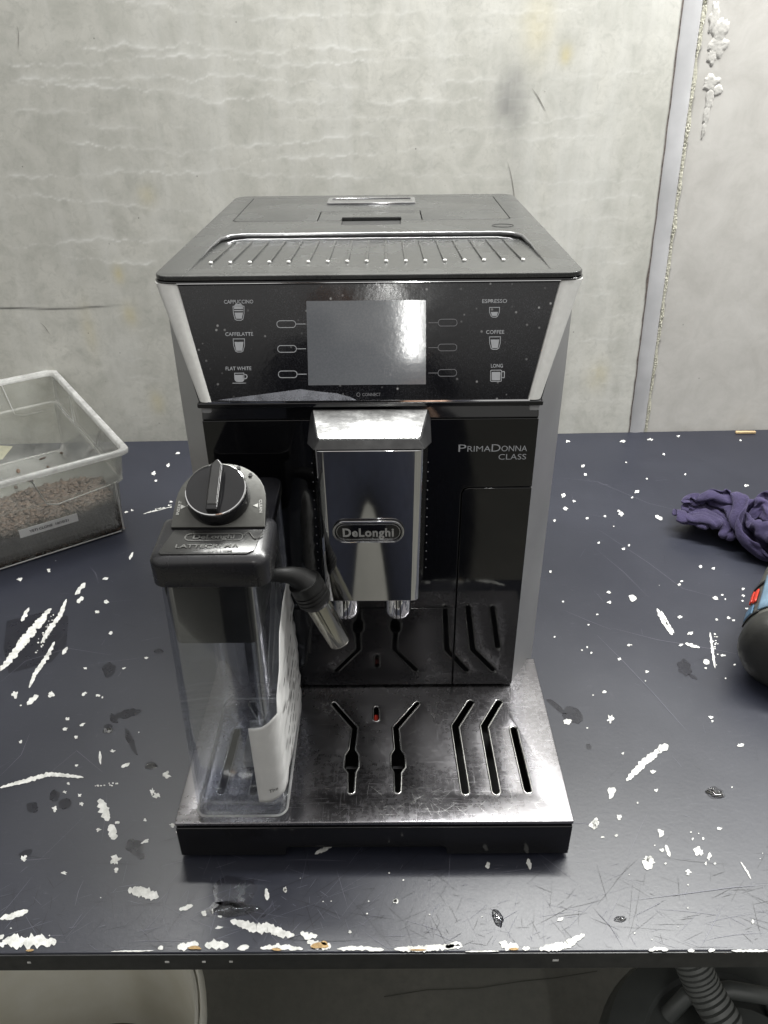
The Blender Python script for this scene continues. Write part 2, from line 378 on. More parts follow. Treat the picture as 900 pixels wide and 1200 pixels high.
def gauss(px, py, rx, ry):
    s, z = wall_pt(px, py); return np.exp(-(((S-s)/rx)**2+((Z-z)/ry)**2))
mott = np.vectorize(lambda a, b: mnoise.noise(Vector((a*60, b*60, 0))))(S[::4, ::4], Z[::4, ::4]); mott = np.kron(mott, np.ones((4, 4)))[:S.shape[0], :S.shape[1]]
dark = np.clip(.62*gauss(598, 120, .020, .024)+.30*gauss(604, 86, .012, .014)+.22*gauss(600, 170, .014, .05)+.12*gauss(602, 225, .012, .03), 0, 1)*(1+.7*mott)
yel = np.clip(.6*gauss(663, 64, .007, .009)+.3*gauss(630, 30, .018, .03)+.3*gauss(172, 229, .009, .012)+.4*gauss(139, 322, .007, .012)+.4*gauss(152, 369, .009, .014)+.35*gauss(184, 471, .009, .016)+.25*gauss(104, 385, .008, .03)+.25*gauss(700, 440, .014, .02), 0, 1)*(1+.6*mott)
C = wpoly([(0, 361), (60, 362), (95, 361), (150, 357)]); crack = np.exp(-((Z-np.interp(S, C[:, 0], C[:, 1]))/.0011)**2)*np.clip((C[-1, 0]-S)/.05, 0, 1)
g0, g1 = np.array(wall_pt(738, 507)), np.array(wall_pt(802, 0)); gl = g0[0]+(Z-g0[1])*(g1[0]-g0[0])/(g1[1]-g0[1])   # left edge of the joint
right = np.clip((S-gl-.02)/.004, 0, 1)
mt2 = np.kron(np.vectorize(lambda a, b: mnoise.fractal(Vector((a*9, b*9, 3)), .6, 2, 4))(S[::4, ::4], Z[::4, ::4]), np.ones((4, 4)))[:S.shape[0], :S.shape[1]]
off = lines*.00005-right*.003+.0008*mt2*0
inj = (S > gl+.001) & (S < gl+.0245); off = np.where(inj, -.0050, off)
ni, nj = S.shape; P = np.array(WO)[None, None]+S[..., None]*np.array(WU)+Z[..., None]*np.array([0, 0, 1.])-off[..., None]*np.array(WN)
idx = np.arange(ni*nj).reshape(ni, nj); Q = np.stack([idx[:-1, :-1], idx[1:, :-1], idx[1:, 1:], idx[:-1, 1:]], -1).reshape(-1, 4)
s0, s1, z0, z1 = ss[0], ss[-1], zz[0], zz[-1]
ext = []
for a, b, c_, d in ((-2.2, s0, -.75, 2.2), (s1, 2.6, -.75, 2.2), (s0, s1, -.75, z0), (s0, s1, z1, 2.2)):
    ext += [wall_co(a, c_), wall_co(b, c_), wall_co(b, d), wall_co(a, d)]
me = bpy.data.meshes.new('wall'); k = ni*nj
allv = np.concatenate([P.reshape(-1, 3), np.array(ext)]); Q = np.concatenate([Q, (k+np.arange(16)).reshape(4, 4)])
me.vertices.add(len(allv)); me.vertices.foreach_set('co', allv.ravel()); me.loops.add(Q.size); me.loops.foreach_set('vertex_index', Q.ravel())
me.polygons.add(len(Q)); me.polygons.foreach_set('loop_start', np.arange(len(Q))*4); me.polygons.foreach_set('loop_total', np.full(len(Q), 4)); me.update(); me.validate()
for nm, A in (('lines', lines), ('dark', dark), ('yellow', yel), ('crack', crack), ('right', right)):
    at = me.attributes.new(nm, 'FLOAT', 'POINT'); at.data.foreach_set('value', np.concatenate([A.ravel(), np.zeros(16)+(0)]).astype(np.float32))
wall = link('wall', me, 'wall', smooth=60, kind='structure')
for a, b, w_ in (((623, 103), (641, 131), .9), ((636, 106), (640, 108), .7), ((595, 190), (606, 243), .6), ((47, 378), (60, 392), .8), ((20, 30), (23, 58), .5)):
    V = []
    for k in range(9):
        t = k/8; q = wall_pt(a[0]+(b[0]-a[0])*t+.8*math.sin(t*5), a[1]+(b[1]-a[1])*t); h = w_*.0007*math.sin(math.pi*(.05+.9*t)); V += [wall_co(q[0]-h, q[1], .0003), wall_co(q[0]+h, q[1], .0003)]
    link('wall_scratch', mesh('wsc', V, [(2*k, 2*k+1, 2*k+3, 2*k+2) for k in range(8)]), simple('grey wall scratch', (.25, .24, .22), .9), wall, smooth=None)
# sealant strip in the joint and the foam bead beside it
def gx(z): return g0[0]+(z-g0[1])*(g1[0]-g0[0])/(g1[1]-g0[1])
R = []
for z in np.linspace(-.02, .56, 60):
    w = mnoise.noise(Vector((z*40, 0, 0)))*.0008
    R.append([wall_co(gx(z)-.0012+w+u*.0232, z, .0003+.0042*math.sin(math.pi*u)**.7-.0036*u) for u in np.linspace(0, 1, 12)])
link('joint_strip', mesh('strip', *rings(R, close=False, cap=(False, False))), 'joint', wall, smooth=80)
V, F = [], []
for i, z in enumerate(np.linspace(-.02, .56, 240)):
    w_ = mnoise.noise(Vector((z*40, 0, 0)))*.0008; q = .0005+.0009*max(0, mnoise.noise(Vector((z*70, 3, 3))))+.0016*math.exp(-((z-.215)/.012)**2)
    V += [wall_co(gx(z)-.0016+w_-q, z, .0006), wall_co(gx(z)-.0008+w_, z, .0009)]
    if i: k = len(V); F.append((k-4, k-3, k-1, k-2))
link('joint_gap', mesh('gap', V, F), simple('grimy joint line', (.12, .10, .09), .9, 0, .5, 300), wall, smooth=None)
R = []
for i, z in enumerate(np.linspace(-.02, .56, 760)):
    w_ = .0042+.0030*mnoise.noise(Vector((z*45, 2, 0))); row = []; wv = max(.15, .7+1.1*mnoise.noise(Vector((z*28, 9, 9))))
    for t in np.linspace(0, 1, 9):
        hgt = abs(mnoise.noise(Vector((z*330, t*4.5, 1))))*.0022+abs(mnoise.noise(Vector((z*900, t*9, 4))))*.0009
        row.append(wall_co(gx(z)+.0215+t*w_+.0007*mnoise.noise(Vector((z*500, t, 8))), z, -.0026+hgt*wv*(1 if 0 < t < 1 else 0)))
    R.append(row)
link('foam_bead', mesh('bead', *rings(R, close=False, cap=(False, False))), 'foam', wall, smooth=50)
V, F = [], []
for (px, py, rx, rz) in ((838, 20, .006, .016), (845, 36, .010, .016), (842, 54, .012, .012), (836, 66, .006, .010), (834, 98, .010, .010), (833, 116, .006, .014), (829, 135, .004, .014), (842, 106, .006, .007), (826, 152, .003, .010)):
    s, z = wall_pt(px, py); k = len(V); n = 36; V.append(wall_co(s, z, -.0023))
    for q, (f, h) in enumerate(((.5, -.0024), (.85, -.0026), (1.0, -.0042))):
        for i in range(n):
            t = 2*math.pi*i/n; rr = f*(1+.45*mnoise.noise(Vector((math.cos(t)*1.5+px, math.sin(t)*1.5, py)))+.22*mnoise.noise(Vector((math.cos(t)*6+px, math.sin(t)*6, py))))
            V.append(wall_co(s+rx*rr*math.cos(t), z+rz*rr*math.sin(t), h))
    for i in range(n):
        j = (i+1) % n; F.append((k, k+1+i, k+1+j))
        for q in (0, 1): F.append((k+1+q*n+i, k+1+(q+1)*n+i, k+1+(q+1)*n+j, k+1+q*n+j))
link('mortar_lump', mesh('mortar', V, F), 'mortar', wall, smooth=80, kind='stuff')
# ================================================================ DESK
DX0, DX1, DY0, DY1 = -.95, 1.05, -.0635, .647
def desk_back(x): return .6498+(x+.3553)*.0238-.001
desk = thing('desk', 'blue black laminate desk with white paint chips along its front edge', 'desk', (0, .3, -.75))
out = [(DX0, DY0), (DX1, DY0), (DX1, desk_back(DX1)), (DX0, desk_back(DX0))]
V, F = prism(out, XY, -.016, 0); link('desktop', mesh('top', V, F), 'desk', desk, bevel=.0008)
link('edge_band', boxmesh(DX0, DX1, DY0-.0012, DY0-.0001, -.0165, -.0006), 'desk_edge', desk, bevel=.0004)
for x in (DX0+.06, DX1-.06):
    for y in (DY0+.08, DY1-.06): link('leg', boxmesh(x-.02, x+.02, y-.02, y+.02, -.75, -.0165), 'black_matte', desk, bevel=.002)
V, F = [], []
MK = []
def noisy_strip(pts, w, seed, jag=.42, step=3.0, z=.0004):
    """chip along a polyline (photo px), width w px, ragged edges"""
    P = [Vector(p) for p in pts]; L = [0]
    for a, b in zip(P, P[1:]): L.append(L[-1]+(b-a).length)
    n = max(3, int(L[-1]/step)); A, B = [], []
    for i in range(n+1):
        d = L[-1]*i/n; k = max(j for j in range(len(P)) if L[j] <= d+1e-9); k = min(k, len(P)-2)
        t = (d-L[k])/(L[k+1]-L[k]); c = P[k].lerp(P[k+1], t); dr = (P[k+1]-P[k]).normalized(); nn = Vector((-dr.y, dr.x))
        e = math.sin(math.pi*min(1, max(0, i/n)))**.35 if 0 < i < n else .12
        wa = w/2*e*(1+jag*2*mnoise.noise(Vector((i*step*.33, seed, 1)))); wb = w/2*e*(1+jag*2*mnoise.noise(Vector((i*step*.33, seed, 9))))
        A.append(c+nn*wa); B.append(c-nn*wb)
    V = [desk_pt(*p, z) for pr in zip(A, B) for p in pr]
    return V, [(2*i, 2*i+1, 2*i+3, 2*i+2) for i in range(n)]
def blob(cx, cy, rx, ry, ang, seed, n=16, jag=.3, z=.0004):
    V = [desk_pt(cx, cy, z)]; ca, sa = math.cos(ang), math.sin(ang)
    for i in range(n):
        t = 2*math.pi*i/n; r = 1+jag*1.6*mnoise.noise(Vector((math.cos(t)*1.6+seed*3.1, math.sin(t)*1.6, seed)))+jag*.5*mnoise.noise(Vector((math.cos(t)*5, math.sin(t)*5, seed+5)))
        x, y = rx*r*math.cos(t), ry*r*math.sin(t); V.append(desk_pt(cx+x*ca-y*sa, cy+x*sa+y*ca, z))
    return V, [(0, 1+i, 1+(i+1) % n) for i in range(n)]
def chip(name, vf, mat='chip', kind=None, h=.0):
    return link(name, mesh(name, *vf), mat, desk, smooth=None, kind=kind)
strokes = [([(0,786),(18,765),(38,738),(60,713)],9), ([(34,806),(42,788),(55,770),(64,752)],5), ([(48,754),(58,737),(70,722),(78,702)],5), ([(88,697),(100,683)],5), ([(90,706),(98,700)],5),
 ([(32,826),(38,820),(45,815)],6), ([(25,728),(32,716),(34,712)],5), ([(73,767),(79,758)],4), ([(0,923),(30,915),(58,907),(80,909),(98,911)],5),
 ([(142,899),(152,894)],4), ([(117,880),(118,896)],2.5), ([(117,936),(122,950),(127,962)],10.5), ([(129,966),(132,975),(134,984)],10), ([(152,656),(156,647)],4), ([(120,679),(127,677)],3),
 ([(734,915),(745,903),(758,891),(770,881),(776,877)],8), ([(770,880),(783,873)],8), ([(712,926),(722,926)],8), ([(714,936),(719,928)],5), ([(690,968),(702,963)],9), ([(696,972),(699,958)],6),
 ([(770,713),(776,725),(788,744)],5), ([(775,716),(782,730),(790,742)],3), ([(803,754),(820,759)],4), ([(832,741),(834,754),(836,770),(838,783)],3), ([(825,773),(831,778)],6), ([(737,698),(746,702)],6), ([(768,604),(776,609)],4),
 ([(270,1079),(285,1083),(300,1088),(315,1087),(330,1094),(345,1096)],11), ([(352,1093),(362,1097),(372,1096)],8), ([(360,1103),(372,1108),(388,1109)],9),
 ([(150,1043),(165,1045),(186,1051)],12), ([(0,1077),(14,1073),(33,1067)],7), ([(0,1108),(8,1103),(30,1104),(50,1103),(66,1103)],15), ([(0,1096),(3,1100)],8),
 ([(185,1112),(191,1109)],5), ([(208,1111),(222,1107),(233,1107)],9), ([(240,1108),(253,1107),(268,1108)],10), ([(278,1112),(292,1109)],6), ([(305,1111),(325,1109),(345,1111),(355,1112)],6),
 ([(395,1112),(425,1111),(450,1113)],5), ([(462,1112),(490,1112),(515,1110),(542,1109)],7), ([(522,1110),(534,1106),(541,1107)],6), ([(585,1104),(596,1109),(608,1110)],9), ([(612,1112),(621,1111)],5),
 ([(632,1112),(650,1110),(665,1107),(675,1100),(685,1095)],9), ([(760,1114),(772,1111),(783,1113)],5), ([(806,1114),(814,1114)],4), ([(830,1114),(838,1113)],4), ([(857,1114),(900,1114)],3), ([(130,1115),(180,1114)],1.6),
 ([(545,1115),(585,1114.5)],1.6), ([(210,1066),(226,1061)],5), ([(312,1041),(313,1055)],5), ([(333,1041),(335,1046)],4), ([(369,1001),(378,996),(391,989)],5), ([(619,1006),(621,1019)],5), ([(571,1010),(572,1018)],5),
 ([(461,1058),(465,1054)],4), ([(653,1079),(660,1075)],4), ([(780,990),(785,1004)],4), ([(868,1010),(876,1022),(880,1030)],2), ([(168,602),(200,594)],1.2)]
for i, (p, w) in enumerate(strokes): chip('paint_chip', noisy_strip(p, w, i*1.7+.3, step=1.5))
blobs = [(18,814,4,3.2),(60,813,4.5,3),(99,813,3,2,-.6),(837,0,0,0),(195,908,4,4),(184,932,4,3.2),(178,928,2,3.5),(115,972,3,2.5),(138,964,2.5,2),(202,967,3,2),(57,669,2.6,1.8),(23,679,2.6,1.8),(125,705,3,2),(114,717,3,1.6),(130,742,2.4,2),
 (100,783,2,1),(145,783,2,1.2),(171,771,2,1.3),(79,842,2.4,1.7),(76,854,2.4,1.8),(96,849,2.6,1.6,-.4),(89,864,2.8,1.8,-.4),(24,869,2,1.4),(93,932,2.4,1.5),(95,942,2.4,1.8),(80,918,1.8,1.2),(76,928,2,1.2),(64,948,2.5,2.6),(132,880,3,1.6),(128,857,2,1.2),(90,897,2,1.4),
 (170,986,4,2,-.3),(210,959,1.8,3),(208,974,2,2),(170,961,1.6,1.4),(115,815,2.5,1.4),(120,817,1.4,1.2),(156,678,0,0),(180,555,2.6,2),(197,545,2,1.6),(183,563,1.6,1.2),(208,531,2,1.2),(148,600,2,1),(155,598,1.5,1),(186,597,3,1.2),(200,588,2.4,1.2),
 (746,576,2.6,1.8),(728,602,3,2),(725,599,1.6,1.2),(709,605,1.4,1),(741,583,1.4,1),(874,569,2.6,1.6),(864,573,.1,.1),(821,664,2.2,1.6),(836,666,1.6,1.2),(713,694,2.6,1.2),(714,706,2.6,1.5),(797,723,2.6,1.6),(839,701,3.2,1.8),(809,742,3,2),(798,756,2.6,1.6),(847,768,2.6,1.4),(827,783,2.2,1.2),
 (731,643,1.8,1.2),(737,639,1,1),(796,685,1.6,1.6),(799,681,1.8,1),(840,726,2,1.2),(854,724,1.8,1.4),(860,727,1.8,1.2),(871,690,1.8,1.1),(871,698,1.6,1),(846,697,1.2,.9),(850,702,1.1,1),(870,704,1.2,1),(875,713,1.2,1.2),(737,756,2.4,1.4),(726,772,2.4,1.6),(758,787,2,1.6),(708,811,2.6,1.4),
 (715,843,3.2,4.5,.3),(665,846,4,3),(730,883,1.6,1.2),(765,904,3,1.8),(769,926,1.8,1.8),(868,873,3,1.8),(833,840,2.4,1.5),(835,845,1.4,1.4),(747,941,1,1),(774,977,4.6,4.6),(760,1011,6,5.4),(759,1006,4,3),(725,957,1.8,3.8,-.4),(727,957,1.6,2.6),(706,981,2,1),(722,979,1.6,1.6),
 (776,996,2.4,1.8),(819,998,4.6,5),(831,1004,2.4,3.2),(807,1022,3.4,3.6),(843,971,2.4,1.6),(824,983,1.2,1.4),(812,983,1,1.6),(827,1012,1,1.6),(838,1012,1.2,1.2),(780,1012,1.4,1.2),(806,1037,1,.8),(28,1006,4,3),(135,1008,4.6,4.6),(75,1023,3.4,1.6),(136,1020,2,3),(239,1071,2.4,3.4),(249,1069,1.6,3),(258,1074,2.2,1.6),(257,1087,4,1.8),(334,1042,2,3),(410,1092,1.6,1.6),(432,1056,.8,.8),(388,1056,.8,.8),
 (602,1008,.1,.1),(464,1056,2,2.5),(456,1023,1,.8),(806,1064,1,.8),(882,1080,1.4,2.4),(763,1018,0,0),(665,517,2.2,1.2),(730,517,2.6,1.4),(762,515,2.6,1.2),(795,511,2,1),(683,546,2,1.6),(686,556,1.6,1.4),(778,532,1.4,1),(734,542,1.2,.8),(758,561,1,.8),(803,556,1.4,1),(868,516,1.4,1),(660,580,2,2),(672,587,1.8,1.6),(663,596,2.4,1.8),(688,607,2,1),(650,610,1.4,1.2),
 (702,636,1.2,1.2),(645,670,1.5,1.5),(660,705,1.2,1),(700,720,1.2,1),(650,746,1,1),(682,762,1,1),(690,732,1.2,1),(688,758,1,1),(693,765,1.4,1)]
small = []
for i, b in enumerate(blobs):
    if b[2] < .5: continue
    a = b[4] if len(b) > 4 else 0
    vf = blob(b[0], b[1], b[2]*.98, b[3]*.98, a, i*.77, n=18, jag=.62)
    if b[2] >= 4 or b[3] >= 4: chip('paint_chip', vf)
    else: small.append(vf)
for i in range(75):
    x = random.uniform(0, 900); y = random.uniform(515, 1105); r = random.uniform(.35, .95)
    if 660 > x > 175 and y < 1003: continue
    if random.random() < .35 and x < 450: continue
    small.append(blob(x, y, r*random.uniform(1, 1.6), r, random.uniform(-1, 1), i, 7))
for (x0, y0, x1, y1) in ((63,718,46,752),(40,768,60,740),(110,922,138,918),(838,742,838,783),(168,601,200,593)):
    for i in range(14):
        t = random.random(); small.append(blob(x0+(x1-x0)*t+random.gauss(0, 1.5), y0+(y1-y0)*t+random.gauss(0, 1), random.uniform(.5, 1.5), random.uniform(.5, 1.1), 0, i+x0, 7))
chip('paint_fleck', join(small), kind='stuff')
for p, w in (([(220,1111),(230,1110),(236,1112)],4), ([(364,1109),(378,1107),(385,1109)],7), ([(596,1112),(608,1112)],3), ([(30,1114),(40,1113)],3), ([(318,1112),(330,1113)],3), ([(480,1113),(500,1113)],2), ([(376,1104),(384,1106)],5)):
    chip('bare_chipboard', noisy_strip(p, w, w, z=.0008), 'chip_brown')
for x, w in ((195, 5), (238, 4), (270, 4), (652, 7), (33, 4)):      # nicks on the vertical edge band
    a = desk_pt(x-w/2, 1114).x; b = desk_pt(x+w/2, 1114).x
    link('edge_nick', boxmesh(a, b, DY0-.0016, DY0-.0011, -.008, -.0066), 'chip', desk, smooth=None)
# scratches: thin real ribbons
def ribbon(pts, w, z=.0002):
    V = []; n = len(pts)
    for i in range(n):
        a = pts[max(0, i-1)]; b = pts[min(n-1, i+1)]; d = Vector((b[0]-a[0], b[1]-a[1])).normalized()
        ww = w*(.25 if i in (0, n-1) else 1)
        V += [(pts[i][0]-d.y*ww, pts[i][1]+d.x*ww, z), (pts[i][0]+d.y*ww, pts[i][1]-d.x*ww, z)]
    return V, [(2*i, 2*i+1, 2*i+3, 2*i+2) for i in range(n-1)]
for mat, cnt, nm in (('scratch', 420, 'pale_scratch'), ('scratch_dark', 420, 'dark_scratch')):
    L = []
    for i in range(cnt):
        if random.random() < .75: x, y = random.uniform(-.26, .36), -.060+abs(random.gauss(0, .028))
        else: x, y = random.uniform(-.42, .55), random.uniform(0, .62)
        a = random.choice((random.gauss(.15, .25), random.gauss(.9, .4), random.gauss(-.8, .4), random.uniform(0, 3.14))); ln = random.choice((.004, .008, .014, .03))*random.uniform(.5, 1.5); cv = random.uniform(-6, 6)
        pts = []
        for k in range(5):
            pts.append((x, y)); x += math.cos(a)*ln/4; y += math.sin(a)*ln/4; a += cv*ln/4
            y = max(y, DY0+.002)
        L.append(ribbon(pts, random.uniform(.00004, .00011), .00015+.0002*random.random()))
    link(nm, mesh(nm, *join(L)), mat, desk, smooth=None, kind='stuff')
L = []
for p in ([(700,620),(760,660),(800,690),(838,700)],[(700,645),(730,670),(760,700)],[(716,736),(770,750),(830,760),(870,768)],[(700,745),(730,775),(765,812),(788,838),(806,858)],[(655,560),(700,565),(760,590),(800,600)],[(662,716),(690,728),(716,738)],[(0,800),(30,775),(80,760),(130,768)],[(35,860),(25,885),(0,910)],[(60,905),(90,880),(120,905)],[(105,664),(112,672),(116,684)],[(88,1062),(92,1045),(98,1032)],[(735,1056),(800,1048),(860,1040),(900,1037)],[(820,1112),(835,1085),(848,1060)],[(700,1070),(715,1085),(730,1110)]):
    q = [desk_pt(*a)[:2] for a in p]; L.append(ribbon(q, .00017, .0004))
link('long_scratch', mesh('ls', *join(L)), 'scratch', desk, smooth=None, kind='stuff')
# dark wet stains
for i, b in enumerate([(128,785,8,8,.4),(150,836,14,5,-.25),(133,842,6,4,.9),(153,868,4,15,-.4),(177,896,6,4,0),(38,946,7,6,0),(64,932,6,7,.3),(76,942,9,6,-.5),(157,992,11,9,.4),(165,1003,5,4,.7),(127,852,5,4,0),(186,763,6,2.5,.1),(30,1000,9,4,-.4),(802,782,8,10,-.5),(812,793,6,2,.5),(671,838,13,9,.5),(652,828,14,3,.7),(690,875,4,3,1),(275,1046,25,20,.1),(262,1066,20,10,0),(300,1069,12,7,.1),(838,929,10,7,.3),(840,1072,0,0)]):
    if b[2] > 0: link('wet_stain', mesh('wet', *blob(b[0], b[1], b[2], b[3], b[4], i*2.3, 28, .2, .0001)), 'wet', desk, smooth=None)
# faint square imprint and water drops
V = [desk_pt(*p, .00008) for p in ((8,728),(50,717),(80,722),(78,755),(60,776),(10,789),(4,760))]; link('square_stain', mesh('sq', V, [tuple(range(7))]), simple('faint damp square', (.0095, .010, .016), .30), desk, smooth=None)
def drop(cx, cy, rx, ry, ang, h, seed):
    V, F = [], []; n = 26; ca, sa = math.cos(ang), math.sin(ang)
    base = desk_pt(cx, cy)
    for q, f in enumerate((1, .96, .85, .65, .4, .15)):
        for i in range(n):
            t = 2*math.pi*i/n; r = f*(1+.35*mnoise.noise(Vector((math.cos(t)*1.3+seed, math.sin(t)*1.3, seed))))
            x, y = rx*r*math.cos(t), ry*r*math.sin(t); V.append((base.x+x*ca-y*sa, base.y+x*sa+y*ca, .0002+h*(1-f*f)**.6))
    for q in range(5):
        for i in range(n): j = (i+1) % n; F.append((q*n+i, q*n+j, (q+1)*n+j, (q+1)*n+i))
    F.append(tuple(range(5*n, 6*n))); F.append(tuple(range(n))[::-1]); return V, F
for (px, py, rx, ry, a, h, nm) in ((583,1076,.0035,.0055,.3,.0016,'large round water drop on the front edge of the desk'),(838,930,.0065,.0045,-.4,.0014,'flat water drop on the right half of the desk'),(177,898,.0045,.003,0,.0013,'small water drop left of the drip tray'),(275,1066,.014,.005,.1,.0010,'shallow puddle of water in front of the drip tray'),(727,1077,.0035,.002,.2,.001,'tiny water drop near the right front edge of the desk'),(127,856,.004,.003,0,.0012,'small water drop beside the paint flecks on the left of the desk')):
    o = link('water_drop', mesh('drop', *drop(px, py, rx, ry, a, h, px*.1)), 'water', None, smooth=80); tag(o, nm, 'water drop', 'water drops on the desk')
o = link('wood_scrap', boxmesh(desk_pt(857, 503).x, desk_pt(880, 503).x, .662, .6665, .0005, .0035), 'orange_wood', None, bevel=.0006); o.location.y = -.0065; tag(o, 'small tan wooden scrap lying against the wall at the back of the desk', 'wood scrap')
# ================================================================ COFFEE MACHINE
mc = thing('coffee_machine', 'black and silver automatic coffee machine with grey screen and steel drip tray', 'coffee machine', (0, .25, 0))
ZT = .0345
# --- body shell (side panels + back)
plan_r = [(.1067, .1265), (.130, .166), (.130, .455), (.124, .462)]
def side_panel(s):
    pts = [(s*x, y) for x, y in plan_r]+[(s*.100, .462), (s*.100, .1265)]
    top = [(s*.1290, .1655), (s*.130, .168), (s*.130, .455), (s*.124, .462), (s*.100, .462), (s*.100, .1655)]
    R = [[(x, y, z) for x, y in pts] for z in (.004, .2745)]+[[(x, y, .3425) for x, y in top]]
    return mesh('side', *rings(R))
for s in (-1, 1): link('side_panel', side_panel(s), 'side', mc, bevel=.0012, label='left grey side panel' if s < 0 else 'right grey side panel')
link('rear_panel', boxmesh(-.0998, .0998, .45, .460, .004, .3425), 'black_matte', mc, bevel=.002)
link('inner_housing', boxmesh(-.0998, .0998, .129, .449, .004, .270), 'void', mc)
link('inner_housing', boxmesh(-.0998, .0998, .185, .449, .2703, .342), 'void', mc)
# --- front doors on the plane y = .1245
YF = .1245
def front(name, pts, mat='door', y=YF, d=.004, bevel=.0005): return link(name, mesh(name, *prism(pts, XZ(y), 0, d)), mat, mc, bevel=bevel)
x0, x1 = -.1068, .1068
upper = [(-.1068, .113), (-.0598, .113), (-.0598, .113), (.0595, .113), (.0595, .2105), (.0645, .2155), (.1068, .2155), (.1068, .263), (-.1068, .263)]
upper = [(-.1068, .1128), (.0596, .1128), (.0596, .2085), (.0612, .2122), (.0645, .2135), (.1068, .2135), (.1068, .263), (-.1068, .263)]
front('front_door', upper)
front('grounds_drawer', [(-.0595, .0362), (.0596, .0362), (.0596, .1120), (-.0595, .1120)])
front('water_hatch', [(.0604, .0362), (.1068, .0362), (.1068, .2127), (.0648, .2127), (.0618, .2115), (.0604, .2085)])
front('jug_dock', [(-.1068, .0362), (-.0603, .0362), (-.0603, .1120), (-.1068, .1120)], 'black_gloss', YF+.003)
V = [(x0, YF, .2632), (x1, YF, .2632), (x1, YF+.0035, .2712), (x0, YF+.0035, .2712), (x0, YF+.02, .2712), (x1, YF+.02, .2712), (x0, YF+.02, .2632), (x1, YF+.02, .2632)]
link('door_bevel', mesh('bev', V, [(0, 1, 2, 3), (3, 2, 5, 4), (0, 3, 4, 6), (1, 7, 5, 2), (0, 6, 7, 1)]), 'door', mc, bevel=.001)
link('door_top_lip', boxmesh(-.1085, .1085, YF-.001, YF+.02, .2718, .2752), 'black_gloss', mc, bevel=.001)
def fF(y): return lambda u, v, w: (u, y-w, v)
FR = fF(YF)
t1 = [text('P', .0592, .2425, .0050, .0052, FR, bold=-.004), text('RIMA', .0700, .2420, .0150, .0040, FR, bold=-.004), text('D', .0810, .2425, .0058, .0052, FR, bold=-.004), text('ONNA', .0928, .2420, .0166, .0040, FR, bold=-.004), text('CLASS', .0920, .2360, .0180, .0040, FR, bold=-.004)]
link('model_lettering', merge(t1), 'print', mc, smooth=None)
# --- control panel on its tilted plane
PA = Vector((0, .128, .283)); PB = Vector((0, .1515, .343)); PV = (PB-PA).normalized(); PN = Vector((0, -PV.z, PV.y))
def pz(z): return (z-.283)/PV.z
def PF(u, v, w): return tuple(PA+Vector((u, 0, 0))+PV*pz(v)+PN*w)          # u across, v given as height z, w out of the panel
pan = [(-.1003, .2755), (.0985, .2755), (.1165, .3425), (-.1168, .3425)]
link('display_panel', plate([pan], .003, lambda u, v, w: PF(u, v, w), .0004), 'panel', mc)
panel = COL.objects[-1]
link('display_backing', mesh('db', [(-.108, YF+.003, .2754), (.108, YF+.003, .2754), (.128, .156, .3424), (-.128, .156, .3424), (-.099, .17, .2754), (.099, .17, .2754), (.099, .18, .3424), (-.099, .18, .3424)], [(0, 1, 2, 3), (4, 7, 6, 5), (0, 4, 5, 1), (3, 2, 6, 7), (0, 3, 7, 4), (1, 5, 6, 2)]), 'void', mc, smooth=None)
link('screen', plate([[(-.0383, .2848), (.0350, .2848), (.0350, .3322), (-.0383, .3322)]], .0002, lambda u, v, w: PF(u, v, w+.0003)), 'screen', panel)
link('panel_trim', merge([plate([[(-.1172, .3419), (.1170, .3419), (.1170, .3432), (-.1172, .3432)]], .001, lambda u, v, w: PF(u, v, w+.0016)), plate([[(-.1016, .2748), (.0998, .2748), (.0998, .2756), (-.1016, .2756)]], .001, lambda u, v, w: PF(u, v, w+.0010))]), 'chrome', mc)
TX = lambda u, v, w: PF(u, v, w+.0002)
words = [text('CAPPUCCINO', -.0798, .3322, .0180, .0021, TX, bold=.012), text('CAFFELATTE', -.0802, .3142, .0172, .0021, TX, bold=.012), text('FLAT WHITE', -.0815, .2948, .0160, .0021, TX, bold=.012),
         text('ESPRESSO', .0770, .3312, .0152, .0021, TX, bold=.012), text('COFFEE', .0776, .3140, .0112, .0021, TX, bold=.012), text('LONG', .0790, .2950, .0074, .0021, TX, bold=.012)]
for w_ in words: link('drink_name', w_, 'print', panel, smooth=None)
link('connect_mark', merge([text('CONNECT', .0010, .2792, .0115, .0018, TX, bold=.004), plate([circ(-.0072, .2792, .0012, 14), circ(-.0072, .2792, .0009, 14)], .0001, lambda u, v, w: PF(u, v, w+.0003))]), 'print_dim', panel, smooth=None)
I1 = lambda u, v, w: PF(u, v, w+.0003)
def icon(loops_list, mat='print'):
    return link('drink_icon', merge([plate(L, .0001, I1) for L in loops_list]), mat, panel, smooth=None)
def glass(cx, cy, wt_, wb, h, t=.0004):
    o = [(cx-wt_/2, cy+h/2), (cx+wt_/2, cy+h/2), (cx+wt_/2*.97, cy), (cx+wb/2, cy-h*.42), (cx+wb/4, cy-h/2), (cx-wb/4, cy-h/2), (cx-wb/2, cy-h*.42), (cx-wt_/2*.97, cy)]
    i = [(cx+(x-cx)*(1-2*t/wt_), cy+(y-cy)*(1-2*t/h)) for x, y in o]; return [o, i]
def bar(xa, xb, ya, yb): return [[(xa, ya), (xb, ya), (xb, yb), (xa, yb)]]
cx, cy = -.0800, .3258
icon([glass(cx, cy, .0072, .0052, .0082), [[(cx-.0026, cy+.0004), (cx+.0026, cy+.0004), (cx+.0018, cy-.0030), (cx-.0018, cy-.0030)]], [[(cx-.0028, cy+.0042), (cx+.0028, cy+.0042), (cx+.0016, cy+.0052), (cx-.0016, cy+.0052)]], bar(cx-.0028, cx+.0028, cy+.0012, cy+.0018), bar(cx-.0028, cx+.0028, cy+.0024, cy+.0036)])
